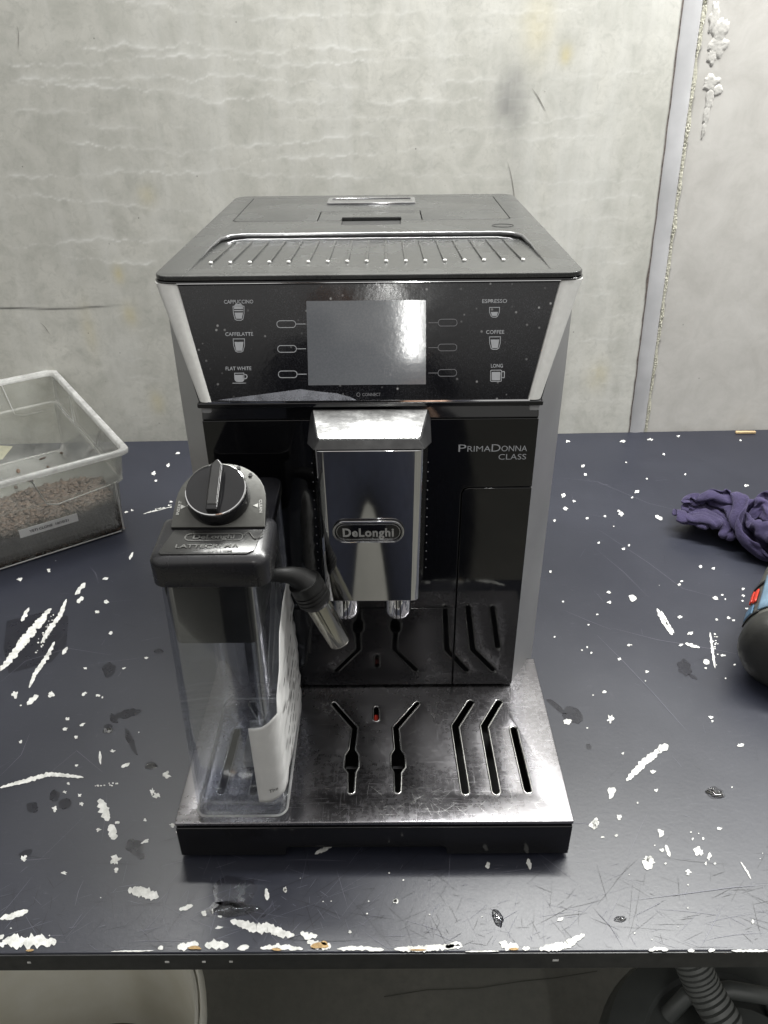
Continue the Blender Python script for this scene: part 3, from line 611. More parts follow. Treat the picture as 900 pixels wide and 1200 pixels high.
cx, cy = -.0806, .3078
icon([glass(cx, cy, .0074, .0050, .0078), [[(cx-.0028, cy+.0020), (cx+.0028, cy+.0020), (cx+.0019, cy-.0030), (cx-.0019, cy-.0030)]]])
cx, cy = -.0812, .2893
icon([[rrect(cx-.0031, cx+.0031, cy-.0022, cy+.0030, [.0018, .0018, .0003, .0003]), rrect(cx-.0027, cx+.0027, cy+.0018, cy+.0026, .0002)], [circ(cx+.0036, cy+.0008, .0015, 14), circ(cx+.0036, cy+.0008, .0009, 14)], bar(cx-.0045, cx+.0040, cy-.0031, cy-.0027)])
cx, cy = .0770, .3250
icon([glass(cx, cy, .0066, .0040, .0058), [[(cx-.0022, cy+.0002), (cx+.0022, cy+.0002), (cx+.0015, cy-.0020), (cx-.0015, cy-.0020)]]])
cx, cy = .0776, .3078
icon([glass(cx, cy, .0072, .0050, .0074), [[(cx-.0027, cy+.0020), (cx+.0027, cy+.0020), (cx+.0018, cy-.0028), (cx-.0018, cy-.0028)]]])
cx, cy = .0786, .2893
icon([[rrect(cx-.0036, cx+.0036, cy-.0034, cy+.0034, .0008), rrect(cx-.0032, cx+.0032, cy-.0030, cy+.0030, .0006)], [rrect(cx-.0027, cx+.0027, cy-.0026, cy+.0022, .0005)], [rrect(cx+.0036, cx+.0054, cy-.0014, cy+.0026, .0006), rrect(cx+.0037, cx+.0049, cy-.0009, cy+.0021, .0004)]])
for x, sgn in ((-.0510, 1), (.0483, -1)):
    for z in (.3195, .3056, .2912):
        link('touch_key', merge([plate([rrect(x-.0060, x+.0060, z-.0021, z+.0021, .00205), rrect(x-.0056, x+.0056, z-.0017, z+.0017, .00165)], .0001, I1), plate(bar(min(x+sgn*.006, x+sgn*.0118), max(x+sgn*.006, x+sgn*.0118), z-.0002, z+.0002), .0001, I1)]), 'print' if sgn > 0 else 'print_dim', panel, smooth=None)
# dried milk smear
sm = [(255, 469), (275, 466), (300, 463), (330, 459), (352, 456), (375, 459), (395, 461), (410, 465), (418, 469), (400, 470), (340, 470), (300, 470)]
smp = []
for a, b in sm:
    q = on_plane(a, b, PN, PA); smp.append((q.x, max(.2760, q.z)))
def mk():
    m = N('dried milk film'); t = m.t; tr = m.n('ShaderNodeBsdfTransparent'); df = m.n('ShaderNodeBsdfDiffuse'); df.inputs[0].default_value = (.35, .36, .40, 1); mx = m.n('ShaderNodeMixShader')
    m.l(m.rng(m.noise(90, 6, .6), .3, .7, .15, .75), mx.inputs[0]); m.l(tr.outputs[0], mx.inputs[1]); m.l(df.outputs[0], mx.inputs[2]); m.l(mx.outputs[0], m.out.inputs[0]); return m.m
link('milk_smear', plate([smp], .00005, lambda u, v, w: PF(u, v, w+.0002)), mk(), panel, smooth=None)
# --- silver brackets either side of the panel
def bracket(s):
    R = []
    for k in range(9):
        t = k/8; z = .2755+(.3425-.2755)*t
        xi = .0990+(.1172-.0990)*t; xo = .1080+(.1322-.1080)*t; c = PA+PV*pz(z); yf = c.y; yb = yf+.004+.016*t
        w = xo-xi
        sec = [(xi, yb), (xi, yf+.0004), (xi+.0006, yf-.0002), (xi+w*.45, yf-.0004), (xi+w*.72, yf+.0002), (xi+w*.88, yf+.0016), (xi+w*.97, yf+.0048), (xo, yf+.0118*(.35+.65*t)+.001), (xo-.002*t, yb)]
        R.append([(s*x, y, z) for x, y in sec])
    return mesh('bracket', *rings(R))
for s in (-1, 1): link('silver_bracket', bracket(s), 'bracket', mc, smooth=50, label=('left' if s < 0 else 'right')+' silver bracket beside the display')
# --- lid
ZL = .3472
rim = rrect(-.1325, .1325, .1495, .462, [.012, .012, .014, .014], 6)
link('lid_rim', mesh('rim', *prism(rim, XY, .3427, .3439)), 'black_gloss', mc, bevel=.0008)
rec = [(-.1120, .160), (.1120, .160), (.1125, .235), (.1110, .262), (.1055, .2715), (.096, .2745), (-.096, .2745), (-.1055, .2715), (-.1110, .262), (-.1125, .235)]
def shelf_z(y): return ZL-.00005-.0029*max(0, min(1, (y-.162)/.095))
hat = [(-.1105, .329), (-.0245, .329), (-.0245, .3125), (-.0225, .3105), (.0205, .3105), (.0225, .3125), (.0225, .329), (.1085, .329), (.1120, .3325), (.1120, .4475), (-.1140, .4475), (-.1140, .3325)]
LD = lambda u, v, w: (u, v, ZL+w)
link('lid_plate', plate([rrect(-.1318, .1318, .1502, .4615, [.0115, .0115, .0135, .0135], 6), rec, hat], .0030, LD, .0006, 2), 'lid', mc)
def inset(L, d):
    cx = sum(p[0] for p in L)/len(L); cy = sum(p[1] for p in L)/len(L); o = []; n = len(L)
    for i in range(n):
        a, b, c = Vector(L[i-1]), Vector(L[i]), Vector(L[(i+1) % n]); e1 = (b-a).normalized(); e2 = (c-b).normalized(); nn = (Vector((-e1.y, e1.x))+Vector((-e2.y, e2.x))); nn.normalize(); k = d/max(.5, nn.dot(Vector((-e1.y, e1.x)))); o.append(tuple(b+nn*k))
    return o
sh = [(-.1126, .1601), (.1126, .1601), (.1126, .257), (.1126, .275), (-.1126, .275), (-.1126, .257)]
link('cup_shelf', mesh('shelf', *rings([[(x, y, ZL-.0050) for x, y in sh], [(x, y, shelf_z(y)-.0003*(y < .161)) for x, y in sh]])), 'lid', mc)
# chrome-like rounded wall round the recess
rb = [(-.1122, .200), (-.1125, .235), (-.1110, .262), (-.1055, .2715), (-.096, .2747), (0, .2750), (.096, .2747), (.1055, .2715), (.1110, .262), (.1125, .235), (.1122, .200)]
gle = simple('glossy lid edge', (.16, .16, .165), .12, .6)
link('recess_rim', mesh('rr', *tube([(x, y, ZL-.0005) for x, y in rb], [.0001, .0007, .0014]+[.0017]*5+[.0014, .0007, .0001], 10)), gle, mc, smooth=80)
link('recess_rim', mesh('rr', *tube([(x*.965, y-.0056, shelf_z(y)+.0001) for x, y in rb[2:-2]], [.0002, .0008]+[.0012]*3+[.0008, .0002], 8)), gle, mc, smooth=80)
for i in range(17):
    x = -.103+i*.01265
    V, F = prism(cap_path([(x, .189), (x*.975, .262)], .0009, 4), lambda u, v, d: (u, v, shelf_z(v)+d), -.0004, .0009)
    rg = link('shelf_rib', mesh('rib', V, F), 'lid', mc, bevel=.0003)
    link('rib_stud', mesh('stud', *lathe([(.0013, 0), (.0013, .0008), (.0009, .0012), (.0001, .0013)], (x, .187, shelf_z(.187)), n=12)), 'bracket', rg)
hat_p = [(-.1098, .3298), (-.0450, .3298), (-.0450, .3735), (.0405, .3735), (.0405, .3298), (.1078, .3298), (.1112, .333), (.1112, .4468), (-.1132, .4468), (-.1132, .333)]
link('bean_hatch', plate([hat_p], .003, LD, .0004), 'lid', mc)
link('powder_hatch', plate([[(-.0442, .3298), (-.0253, .3298), (-.0253, .3450), (.0233, .3450), (.0233, .3298), (.0397, .3298), (.0397, .3727), (-.0442, .3727)]], .003, LD, .0004), 'lid', mc)
link('hatch_floor', boxmesh(-.1145, .1125, .311, .448, ZL-.0040, ZL-.0031), 'void', mc)
link('finger_lip', boxmesh(-.0243, .0223, .3112, .3140, ZL-.0030, ZL-.0020), 'black_matte', mc, bevel=.0006)
hb = rrect(-.0420, .0375, .406, .438, .003)
link('rear_handle', plate([hb, rrect(-.038, .0335, .424, .434, .002)], .0030, lambda u, v, w: (u, v, ZL+.0016+w), .0005), simple('glossy handle', (.30, .30, .31), .12, .8), mc)
handle = COL.objects[-1]
link('handle_slot', boxmesh(-.0378, .0333, .424, .434, ZL+.0001, ZL+.0006), 'void', handle)
link('oval_mark', plate([circ(.1015, .3010, .0085, 28, .0065), circ(.1015, .3010, .0079, 28, .0059)], .0004, lambda u, v, w: (u, v, ZL+.0003+w)), 'grout', mc)
# --- brew unit
def sec_brew(z, t):
    """plan outline at height z, t = 0 bottom .. 1 top"""
    hw = .0306+.0016*t
    half = [(hw-.0055, .0780), (hw-.0024, .0784), (hw-.0006, .0800), (hw, .0826)]
    P = [(-x, y) for x, y in half[::-1]]+half; return [(x, y, z) for x, y in P], hw
R = []
for t in (0, .02, .5, .98, 1):
    s, hw = sec_brew(.1545+.1095*t, t); R.append(s+[(hw, .0860, s[0][2]), (-hw, .0860, s[0][2])])
link('chrome_front', mesh('cf', *rings(R)), 'chrome', mc, smooth=50, bevel=.0006)
R = []
for z, k in ((.1560, 0), (.2640, 1)):
    w0 = .0298+.0016*k; R.append([(-w0, .0862, z), (w0, .0862, z), (w0+.0042, .100, z+.0), (w0+.0052, .1243, z+(.004 if not k else 0)), (-w0-.0052, .1243, z+(.004 if not k else 0)), (-w0-.0042, .100, z)])
link('brew_housing', mesh('bh', *rings(R)), 'black_gloss', mc, bevel=.0012)
# dark bevelled collar and the silver top
V = [(-.0322, .0782, .2642), (.0322, .0782, .2642), (.0372, .088, .2642), (.0382, .1243, .2642), (-.0382, .1243, .2642), (-.0372, .088, .2642),
     (-.0288, .0815, .2697), (.0288, .0815, .2697), (.0305, .0835, .2697), (.0368, .1243, .2697), (-.0368, .1243, .2697), (-.0305, .0835, .2697)]
link('brew_collar', mesh('bc', V, [(0, 1, 7, 6), (1, 2, 8, 7), (2, 3, 9, 8), (3, 4, 10, 9), (4, 5, 11, 10), (5, 0, 6, 11), (0, 5, 4, 3, 2, 1), (6, 7, 8, 9, 10, 11)]), 'black_matte', mc, bevel=.0006)
link('brew_top', plate([[(-.0282, .0820), (.0282, .0820), (.0298, .0838), (.0360, .1240), (-.0360, .1240), (-.0298, .0838)]], .0006, lambda u, v, w: (u, v, .2702+w), .0002), 'bright_top', mc)
for s in (-1, 1):
    V, F = join([lathe([(.0004, -.0001), (.0004, .0004)], (s*.0353, .094, .170+i*.0065), (s, -.3, 0), 6) for i in range(13)])
    link('vent_dot', mesh('dots', V, F), 'print_dim', mc, kind='stuff')
BF = lambda u, v, w: (u, .0780-w, v)
bx, bz = -.0015, .2093
link('badge', plate([rrect(bx-.0222, bx+.0222, bz-.0080, bz+.0080, .0079, 8)], .0012, lambda u, v, w: BF(u, v, w+.0014), .0003), 'black_gloss', mc)
badge = COL.objects[-1]
link('badge_ring', plate([rrect(bx-.0220, bx+.0220, bz-.0078, bz+.0078, .0077, 8), rrect(bx-.0208, bx+.0208, bz-.0066, bz+.0066, .0065, 8)], .0010, lambda u, v, w: BF(u, v, w+.0021), .0003), 'chrome', badge)
link('badge_ring', plate([rrect(bx-.0197, bx+.0197, bz-.0056, bz+.0056, .0055, 8), rrect(bx-.0193, bx+.0193, bz-.0052, bz+.0052, .0051, 8)], .0006, lambda u, v, w: BF(u, v, w+.0018), .0001), 'silver_edge', badge)
link('badge_lettering', text('DeLonghi', bx, bz-.0002, .0315, .0060, lambda u, v, w: BF(u, v, w+.0015), bold=.035, spacing=1.12), simple('silver lettering', (.55, .55, .54), .3, .6), badge, smooth=None)
# spouts
link('spout_bridge', boxmesh(-.0150, .0140, .0850, .0980, .1500, .1560), 'chrome', mc, bevel=.0008)
link('spout_plinth', boxmesh(-.0290, .0290, .0835, .118, .1535, .1562), 'chrome', mc, bevel=.0006)
for x in (-.0182, .0170):
    n_ = link('coffee_spout', mesh('sp', *lathe([(.0092, .0195), (.0092, .0050), (.0086, .0020), (.0070, 0), (.0056, .0004), (.0050, .0040)], (x, .0905, .1350), n=28, cap=(True, True))), 'chrome', mc, smooth=50)
    link('spout_slot', boxmesh(x-.0014, x-.0008, .0805, .0813, .1375, .1535), 'void', n_)
    link('spout_slot', boxmesh(x+.0012, x+.0018, .0805, .0813, .1375, .1535), 'void', n_)
# --- drip tray
def bent(m, pts, hw=.0029): return cap_path([(m*x, y) for x, y in pts], hw)
H = []
H += [bent(m, [(.0728, .1065), (.0590, .0820), (.0612, .0240)]) for m in (-1, 1)]
H += [bent(m, [(.0945, .1065), (.0805, .0820), (.0820, .0240)]) for m in (-1, 1)]
H += [bent(m, [(.1018, .0790), (.1036, .0250)]) for m in (-1, 1)]
for m in (-1, 1):
    H.append(cap_path([(m*.0320, .1060), (m*.0150, .0810), (m*.0163, .0610), (m*.0163, .0560), (m*.0163, .0450), (m*.0158, .0400), (m*.0157, .0250)], [.0023, .0024, .0026, .0052, .0052, .0026, .0023]))
H.append(cap_path([(.0006, .1010), (.0006, .0900)], .0024))
trayo = rrect(-.1297, .1297, .0003, .1695, [.0012, .0012, .001, .001])
def chamf(L): return L
link('drip_grid', plate([rrect(-.1297, .1297, .0003, .1560, .0012)]+H, .0030, lambda u, v, w: (u, v, ZT+w), .0007, 2), 'steel', mc, smooth=40)
def inside(p, P):
    c = False
    for (x1, y1), (x2, y2) in zip(P, P[1:]+P[:1]):
        if (y1 > p[1]) != (y2 > p[1]) and p[0] < (x2-x1)*(p[1]-y1)/(y2-y1)+x1: c = not c
    return c
L = []
for i in range(260):
    x, y = random.uniform(-.05, .125), random.uniform(.004, .120)**1.0; a = random.choice((random.gauss(.3, .3), random.gauss(-.7, .4), random.uniform(0, 3.14))); ln = random.uniform(.002, .014); pts = []; cv = random.uniform(-40, 40)
    if random.random() < .4: x, y = random.uniform(.0, .125), random.uniform(.004, .03)
    for k in range(4):
        pts.append((x, y)); x += math.cos(a)*ln/3; y = max(.003, y+math.sin(a)*ln/3); a += cv*ln/3
    if max(abs(p[0]) for p in pts) > .127 or any(abs(p[0]-q[0]) < .004 and abs(p[1]-q[1]) < .006 for p in pts for Lh in H for q in Lh): continue
    if any(inside((pts[k][0]*(1-t)+pts[k+1][0]*t, pts[k][1]*(1-t)+pts[k+1][1]*t), [(a_*1.0, b_) for a_, b_ in inset(Lh, -.0008)] if False else Lh) for k in range(3) for t in (0, .33, .66, 1) for Lh in H): continue
    V_, F_ = ribbon(pts, random.uniform(.00003, .00008)); L.append(([(a_, b_, ZT+.00005) for a_, b_, c_ in V_], F_))
link('tray_scratch', mesh('ts', *join(L)), simple('bright tray scratch', (.6, .6, .6), .4, 1), mc, smooth=None, kind='stuff')
lips = []
for L in H:
    P = [(x, y, ZT-.0002) for x, y in L]; P.append(P[0]); P.append(P[1]); lips.append(tube(P, .0008, 6, cap=(False, False)))
link('slot_lip', mesh('lips', *join(lips)), simple('pale slot lip', (.55, .55, .54), .22, 1), mc, smooth=80)  # lips in a paler metal than the tray plate
link('tray_basin', mesh('basin', *join([box(-.126, .126, .004, .122, .0045, .0085), box(-.129, -.1255, .002, .156, .0045, .0312), box(.1255, .129, .002, .156, .0045, .0312)])), 'void', mc)
fr = [(-.1292, .0030), (-.0590, .0030), (-.0590, .0085), (-.0565, .0120), (.0440, .0120), (.0480, .0085), (.0480, .0030), (.1290, .0030), (.1290, .0308), (-.1292, .0308)]
link('tray_front', mesh('tf', *prism(fr, XZ(0.0), -.0008, .003)), 'black_gloss', mc, bevel=.0007)
link('tray_recess', boxmesh(-.060, .050, .014, .018, .001, .014), 'void', mc)
link('float_indicator', boxmesh(-.0010, .0022, .0905, .0965, .020, .0325), 'red', mc, bevel=.0006)
for x, y in ((-.0165, .0505), (.0163, .0505)): link('grid_clip', boxmesh(x-.0042, x+.0042, y-.0012, y+.0012, .022, .028), 'black_matte', mc, bevel=.0005)
for x in (-.11, .11):
    for y in (.16, .44): link('foot', mesh('ft', *lathe([(.010, .0002), (.010, .004)], (x, y, 0), n=20)), 'rubber', mc)
# ================================================================ MILK JUG
jg = thing('milk_jug', 'clear plastic milk jug with charcoal lid and black dial at the left of the machine', 'milk jug', (-.085, .05, ZT))
JX0, JX1 = -.1155, -.0565
def jring(z, ins=0, bulge=0, y0=.0025, y1=.108, r=.007):
    k = (z-.036)/.19; xa = JX0+.0055*k+ins; xb = JX1-.0010*k-ins
    return [(x, y, z) for x, y in rrect(xa, xb, y0+ins-.001*k, y1-ins, r-ins*.6, 5)]
R = [jring(.0362, .004), jring(.0370, .0012), jring(.0395, 0)]+[jring(z) for z in np.linspace(.05, .223, 12)]+[jring(.223, .0018)]+[jring(z, .0018) for z in np.linspace(.215, .0425, 8)]+[jring(.0400, .004)]
link('jug_body', mesh('jb', *rings(R)), 'clear', jg, smooth=50)
R = [jring(.0372, .002), jring(.0384, .0008)]
V, F = tube([p for p in jring(.0388, .0002)]+[jring(.0388, .0002)[0]], .0009, 8, cap=(False, False)); link('base_rim', mesh('br', V, F), M['bin_rim'], jg, smooth=80)
# inner dark well that hangs from the lid
def iring(z, ins): return [(x, y, z) for x, y in rrect(JX0+.0066+ins, JX1-.0036-ins, .0040+ins, .100-ins, .005, 4)]
link('inner_well', mesh('iw', *rings([iring(.1815, .003), iring(.1825, .001), iring(.223, 0)])), simple('smoky inner well', (.004, .0045, .0036), .55, ior=1.35), jg, smooth=50)
link('suction_tube', mesh('st', *tube([(-.074, .062, .185), (-.0745, .060, .120), (-.076, .055, .050)], .0045, 16, cap=(False, False))), 'clear', jg, smooth=60)
link('suction_shoe', mesh('ss', *prism(rrect(-.091, -.066, .040, .072, .004), XY, .0405, .0470)), M['bin_rim'], jg, bevel=.001)
# lid: skirt and sloping top
def lring(k, z):  # k insets
    return [(x, y, z) for x, y in rrect(-.1128+k, -.0505-k, -.0005+k, .040-k, [.008-k*.5, .008-k*.5, .004, .004], 6)]
def ztop(y): return .2412+.095*y if y < .0262 else .2437+.577*(y-.0262)
def warp(R, dz): return [(x, y, min(ztop(y), .2437+.577*.024)+dz) for x, y, z in R]
base = [lring(.0016, .2236), lring(0, .2250), lring(0, .2340)]
top0 = lring(.0, 0); top1 = lring(.0018, 0); top2 = lring(.004, 0)
def clampz(R, dz): return [(x, y, .2415+.09*min(y, .030)+dz) for x, y, z in R]
R = base+[clampz(top0, -.0042), clampz(lring(.0012, 0), -.0014), clampz(top2, 0)]
link('jug_lid', mesh('jl', *rings(R)), 'jug_lid', jg, smooth=50)
n_l = Vector((0, -.095, 1)).normalized()
def LF(u, v, w): return (u, v, .2416+.09*v+w)
lp = [(-.1065, .0040), (-.0605, .0040), (-.0565, .0065), (-.0555, .0245), (-.1050, .0245), (-.1085, .0055)]
link('logo_plate', plate([[(-.1060, .0042), (-.0620, .0042), (-.0585, .0070), (-.0560, .0243), (-.1035, .0243), (-.1075, .0060)]], .0006, lambda u, v, w: LF(u, v, w+.0006), .0002), simple('charcoal logo plate', (.020, .020, .020), .22), jg)
cl = simple('embossed dark lettering', (.09, .09, .087), .22, .5)
L0 = lambda u, v, w: LF(u, v, w+.0009)
link('lid_lettering', merge([text('DeLonghi', -.0810, .0180, .0220, .0034, L0, bold=.03), text('LATTECREMA', -.0830, .0102, .0330, .0028, L0, bold=.02), text('SYSTEM', -.0760, .0062, .0130, .0018, L0, bold=.02),
    plate([rrect(-.0965, -.0655, .0148, .0212, .0031, 6), rrect(-.0958, -.0662, .0155, .0205, .0024, 6)], .0003, L0)]), cl, jg, smooth=None)
V, F = tube([LF(-.0655+.010*t, .0185+.0035*math.sin(t*7)*(1-t*.4), .0009) for t in np.linspace(0, 1, 14)], .0004, 6); link('lid_swirl', mesh('sw', V, F), cl, jg)
link('lid_rear', mesh('lr', *prism(rrect(-.1085, -.0560, .0395, .108, [.001, .001, .008, .008], 5), XY, .2242, .2315)), 'black_gloss', jg, bevel=.002)
# tilted dial plate
DP = Vector((-.0815, .0262, .2450)); DV = Vector((0, .866, .5)); DN = Vector((0, -.5, .866))
def DF(u, v, w): return tuple(DP+Vector((u, 0, 0))+DV*v+DN*w)
arch = [(-.0242, 0), (.0262, 0), (.0258, .012)]+[(.0010+.0246*math.cos(a), .0165+.0238*math.sin(a)) for a in np.linspace(.05, math.pi-.05, 20)]+[(-.0240, .012)]
link('dial_plate', plate([arch], .0020, lambda u, v, w: DF(u, v, w), .0005), 'plate_grey', jg)
sk = [(u*1.02, v*1.0) for u, v in arch]
Rr = [[DF(u, v, -.002) for u, v in arch], [(DF(u, v, 0)[0], DF(u, v, 0)[1]+.003, .230) for u, v in arch]]
link('dial_shoulder', mesh('ds', *rings(Rr)), 'jug_lid', jg, smooth=40)
kc = (.0000, .0178)
KC = Vector(DF(kc[0], kc[1], 0))
dial = link('dial', mesh('dial', *lathe([(.0172, .0002), (.0174, .0045), (.0164, .0085), (.0158, .0100), (.0152, .0102), (.0080, .0098), (.001, .0096)], KC, DN, 48)), 'black_gloss', jg, smooth=35)
link('dial_ring', mesh('dr', *lathe([(.0163, .0090), (.0162, .0101), (.0157, .0103), (.0156, .0100)], KC, DN, 48, cap=(False, False))), 'chrome', dial, smooth=60)
gp = [(-.0016, -.0148), (.0022, -.0148), (.0026, -.0140), (.0026, .0150), (.0003, .0182), (-.0020, .0150), (-.0020, -.0140)]
link('dial_grip', mesh('dg', *prism([(kc[0]+a, kc[1]+b) for a, b in [(-.0030, -.0152), (.0034, -.0152), (.0036, .0130), (.0004, .0170), (-.0032, .0130)]], lambda u, v, d: DF(u, v, d), .0095, .0146)), 'black_gloss', dial, bevel=.0010)
link('dial_grip_inlay', mesh('dgi', *prism([(kc[0]+a, kc[1]+b) for a, b in [(-.0022, -.0120), (.0026, -.0120), (.0026, .0126), (.0003, .0160), (-.0022, .0126)]], lambda u, v, d: DF(u, v, d), .0145, .0150)), simple('grey inlay', (.03, .03, .03), .2, .2), dial, bevel=.0003)
def rotf(cx_, cy_, a): return lambda u, v, w: DF(cx_+u*math.cos(a)-v*math.sin(a), cy_+u*math.sin(a)+v*math.cos(a), w+.0003)
tri = lambda x, y, s: plate([[(x-s*.0012, y-.0013), (x+s*.0014, y), (x-s*.0012, y+.0013)]], .0001, lambda u, v, w: DF(u, v, w+.0003))
link('dial_lettering', merge([text('INSERT', 0, 0, .0086, .0016, rotf(-.0212, .0118, math.radians(86))), text('CLEAN', 0, 0, .0080, .0016, rotf(.0232, .0125, math.radians(-84))), tri(-.0190, .0125, 1), tri(.0204, .0130, -1)]), simple('light dial print', (.42, .42, .40), .5), jg, smooth=None)
for a, b in ((.0090, .0372), (.0160, .0325)): link('dial_mark', plate([circ(a, b, .0011, 10)], .0006, lambda u, v, w: DF(u, v, w+.0007)), 'print_black', jg)
# milk spout
link('spout_elbow', mesh('se', *tube([(-.061, .058, .1905), (-.054, .058, .1905), (-.049, .059, .1895), (-.0440, .060, .1865), (-.0405, .060, .182)], [.0042, .0046, .0054, .0074, .0094], 20)), 'void', jg, smooth=60)
sd = Vector((-.0246+.0375, 0, .1351-.1740)); sd = Vector((.0150, 0, -.0365)).normalized(); sp0 = Vector((-.0395, .060, .1805))
prof = [(.0104, -.004), (.0104, .0)]
for k in range(4): prof += [(.0106, .001+k*.0028), (.0106, .0024+k*.0028), (.0098, .0026+k*.0028), (.0098, .0034+k*.0028)]
prof += [(.0088, .0140), (.0080, .0150)]
link('spout_collar', mesh('sc', *lathe(prof, sp0, sd, 28)), 'rubber', jg, smooth=35)
link('spout_nozzle', mesh('sn', *lathe([(.0080, .0120), (.0076, .0470), (.0072, .0480), (.0062, .0478), (.0060, .0440)], sp0, sd, 28)), simple('warm steel tube', (.42, .41, .36), .16, 1, .05), jg, smooth=40)
# jug sticker: wraps from the front face round the right edge
def sticker():
    cols = [(-.0725, .0012, 0), (-.0680, .0011, 0), (-.0640, .0013, 0), (-.0600, .0025, 0), (-.0572, .0050, 0), (-.0560, .0100, 0), (-.0556, .022, 1), (-.0550, .038, 1), (-.0546, .056, 1), (-.0544, .074, 1), (-.0545, .088, 1)]
    bot = [.0545, .0540, .0550, .0570, .0600, .0625, .0620, .0600, .0590, .060, .064]; top = [.1205, .1205, .1215, .1240, .1290, .1380, .150, .163, .172, .176, .170]
    V, n = [], 26
    for i, (x, y, s) in enumerate(cols):
        for j in range(n):
            t = j/(n-1); z = bot[i]+(top[i]-bot[i])*t
            wr = (.0003+.0022*max(0, mnoise.noise(Vector((y*55+z*95, z*35, 2)))+.35)+.0008*max(0, mnoise.noise(Vector((y*160+z*160, z*60, 7)))))*(1 if i >= 4 else 0)
            k = (z-.036)/.19; V.append((x+wr-.0010*k, y-(.0002 if i < 4 else 0)-.001*k, z))
    return V, [(i*n+j, (i+1)*n+j, (i+1)*n+j+1, i*n+j+1) for i in range(len(cols)-1) for j in range(n-1)]
stk = link('jug_sticker', mesh('stk', *sticker()), 'paper', jg, smooth=70)
sol = stk.modifiers.new('s', 'SOLIDIFY'); sol.thickness = .0002; sol.offset = 1
link('sticker_lettering', text('The', 0, 0, .0062, .0030, lambda u, v, w: (-.0625+u*.93, .0004+max(0, (u+.001)*.25), .0660+v+u*.35)), 'print_black', stk, smooth=None)
L = []
for r in range(9):
    for k in range(7):
        if random.random() < .35: continue
        y = .016+k*.0088+random.uniform(0, .002); z = .078+r*.0100+.0006*k
        if z > .145+.02*(y-.03)/.05: continue
        L.append(([(-.0522, y, z), (-.0522, y+.0060, z+.0010), (-.0522, y+.0060, z+.0032), (-.0522, y, z+.0022)], [(0, 1, 2, 3)]))
link('fine_print', mesh('fp', *join(L)), 'print_black', stk, smooth=None, kind='stuff')
# ================================================================ BIN OF BEANS
C0 = Vector((-.2911, .4127, 0)); e1 = Vector((-.82, -.573, 0)).normalized(); e2 = Vector((-.573, .82, 0)).normalized()
bn = thing('storage_bin', 'clear plastic storage bin of brown beans at the left of the desk', 'storage bin', C0)
LA, LB = .20, .262       # along front, along side
def bp(a, b, z): return C0+e1*a+e2*b+Vector((0, 0, z))
def bring(o, z, r=.010): return [bp(a, b, z) for a, b in rrect(-o, LA+o, -o, LB+o, r, 5)]
def bz(z): return .002+.010*z/.105
R = [bring(-.004, .0008), bring(-.001, .0022), bring(bz(.01), .010), bring(bz(.0655)-.001, .0655), bring(bz(.066)+.0025, .0665), bring(bz(.1)+.003, .1005), bring(bz(.1)+.0018, .1005), bring(bz(.066)+.001, .0672), bring(bz(.065)-.0024, .0655), bring(bz(.01)-.0015, .010), bring(-.004, .003)]
link('bin_wall', mesh('bw', *rings(R)), 'bin', bn, smooth=40)
R = [bring(.0132, .1000), bring(.0190, .1015), bring(.0196, .1005), bring(.0202, .1010), bring(.0204, .1050), bring(.0196, .1062), bring(.0150, .1062), bring(.0136, .1045)]
R.append(R[0]); link('bin_rim', mesh('brm', *rings(R, cap=(False, False))), 'bin_rim', bn, smooth=50)
def rib(pts, r=.0008): return tube(pts, r, 6)
FRW = lambda a, z: bp(a, -bz(z)-.0026*(z > .066)-.0004, z)
L = [rib([FRW(.005, .0655), FRW(.062, .0600), FRW(.072, .0640), FRW(.082, .100)]), rib([FRW(.125, .099), FRW(.130, .060), FRW(.134, .0545), FRW(.19, .050)]), rib([FRW(.0, .066), FRW(.0, .004)], .0010), rib([FRW(.003, .0025), FRW(.195, .0025)], .0008)]
BKW = lambda a, z: bp(a, LB+bz(z)+.0005, z)
SDW = lambda b, z: bp(-bz(z)-.0026*(z > .066)-.0004, b, z)
L += [rib([BKW(.05, .100), BKW(.045, .060), BKW(.035, .056), BKW(.0, .056)]), rib([SDW(.002, .0660), SDW(.26, .0660)]), rib([SDW(.20, .099), SDW(.18, .060), SDW(.10, .056), SDW(.07, .099)])]
link('bin_rib', mesh('ribs', *join(L)), 'bin_rim', bn, smooth=70)
def FLB(u, v, w): return tuple(FRW(.0455+.0595/2-u, .0385+v)+e2*(-w-.0006))   # u to the right of the label centre
lab = [(-.0300, -.0090), (.0300, -.0045), (.0300, .0060), (-.0300, .0020)]
lab = [(-.0298, -.0055), (.0298, -.0055), (.0298, .0045), (-.0298, .0045)]
blab = link('bin_label', plate([lab], .0003, lambda u, v, w: FLB(u, v, w+.0004)), 'paper', bn)
link('label_lettering', text('YETI CLONE  10/10/21', 0, -.0005, .0400, .0032, lambda u, v, w: FLB(u, v, w+.0005), bold=.02), 'print_black', blab, smooth=None)
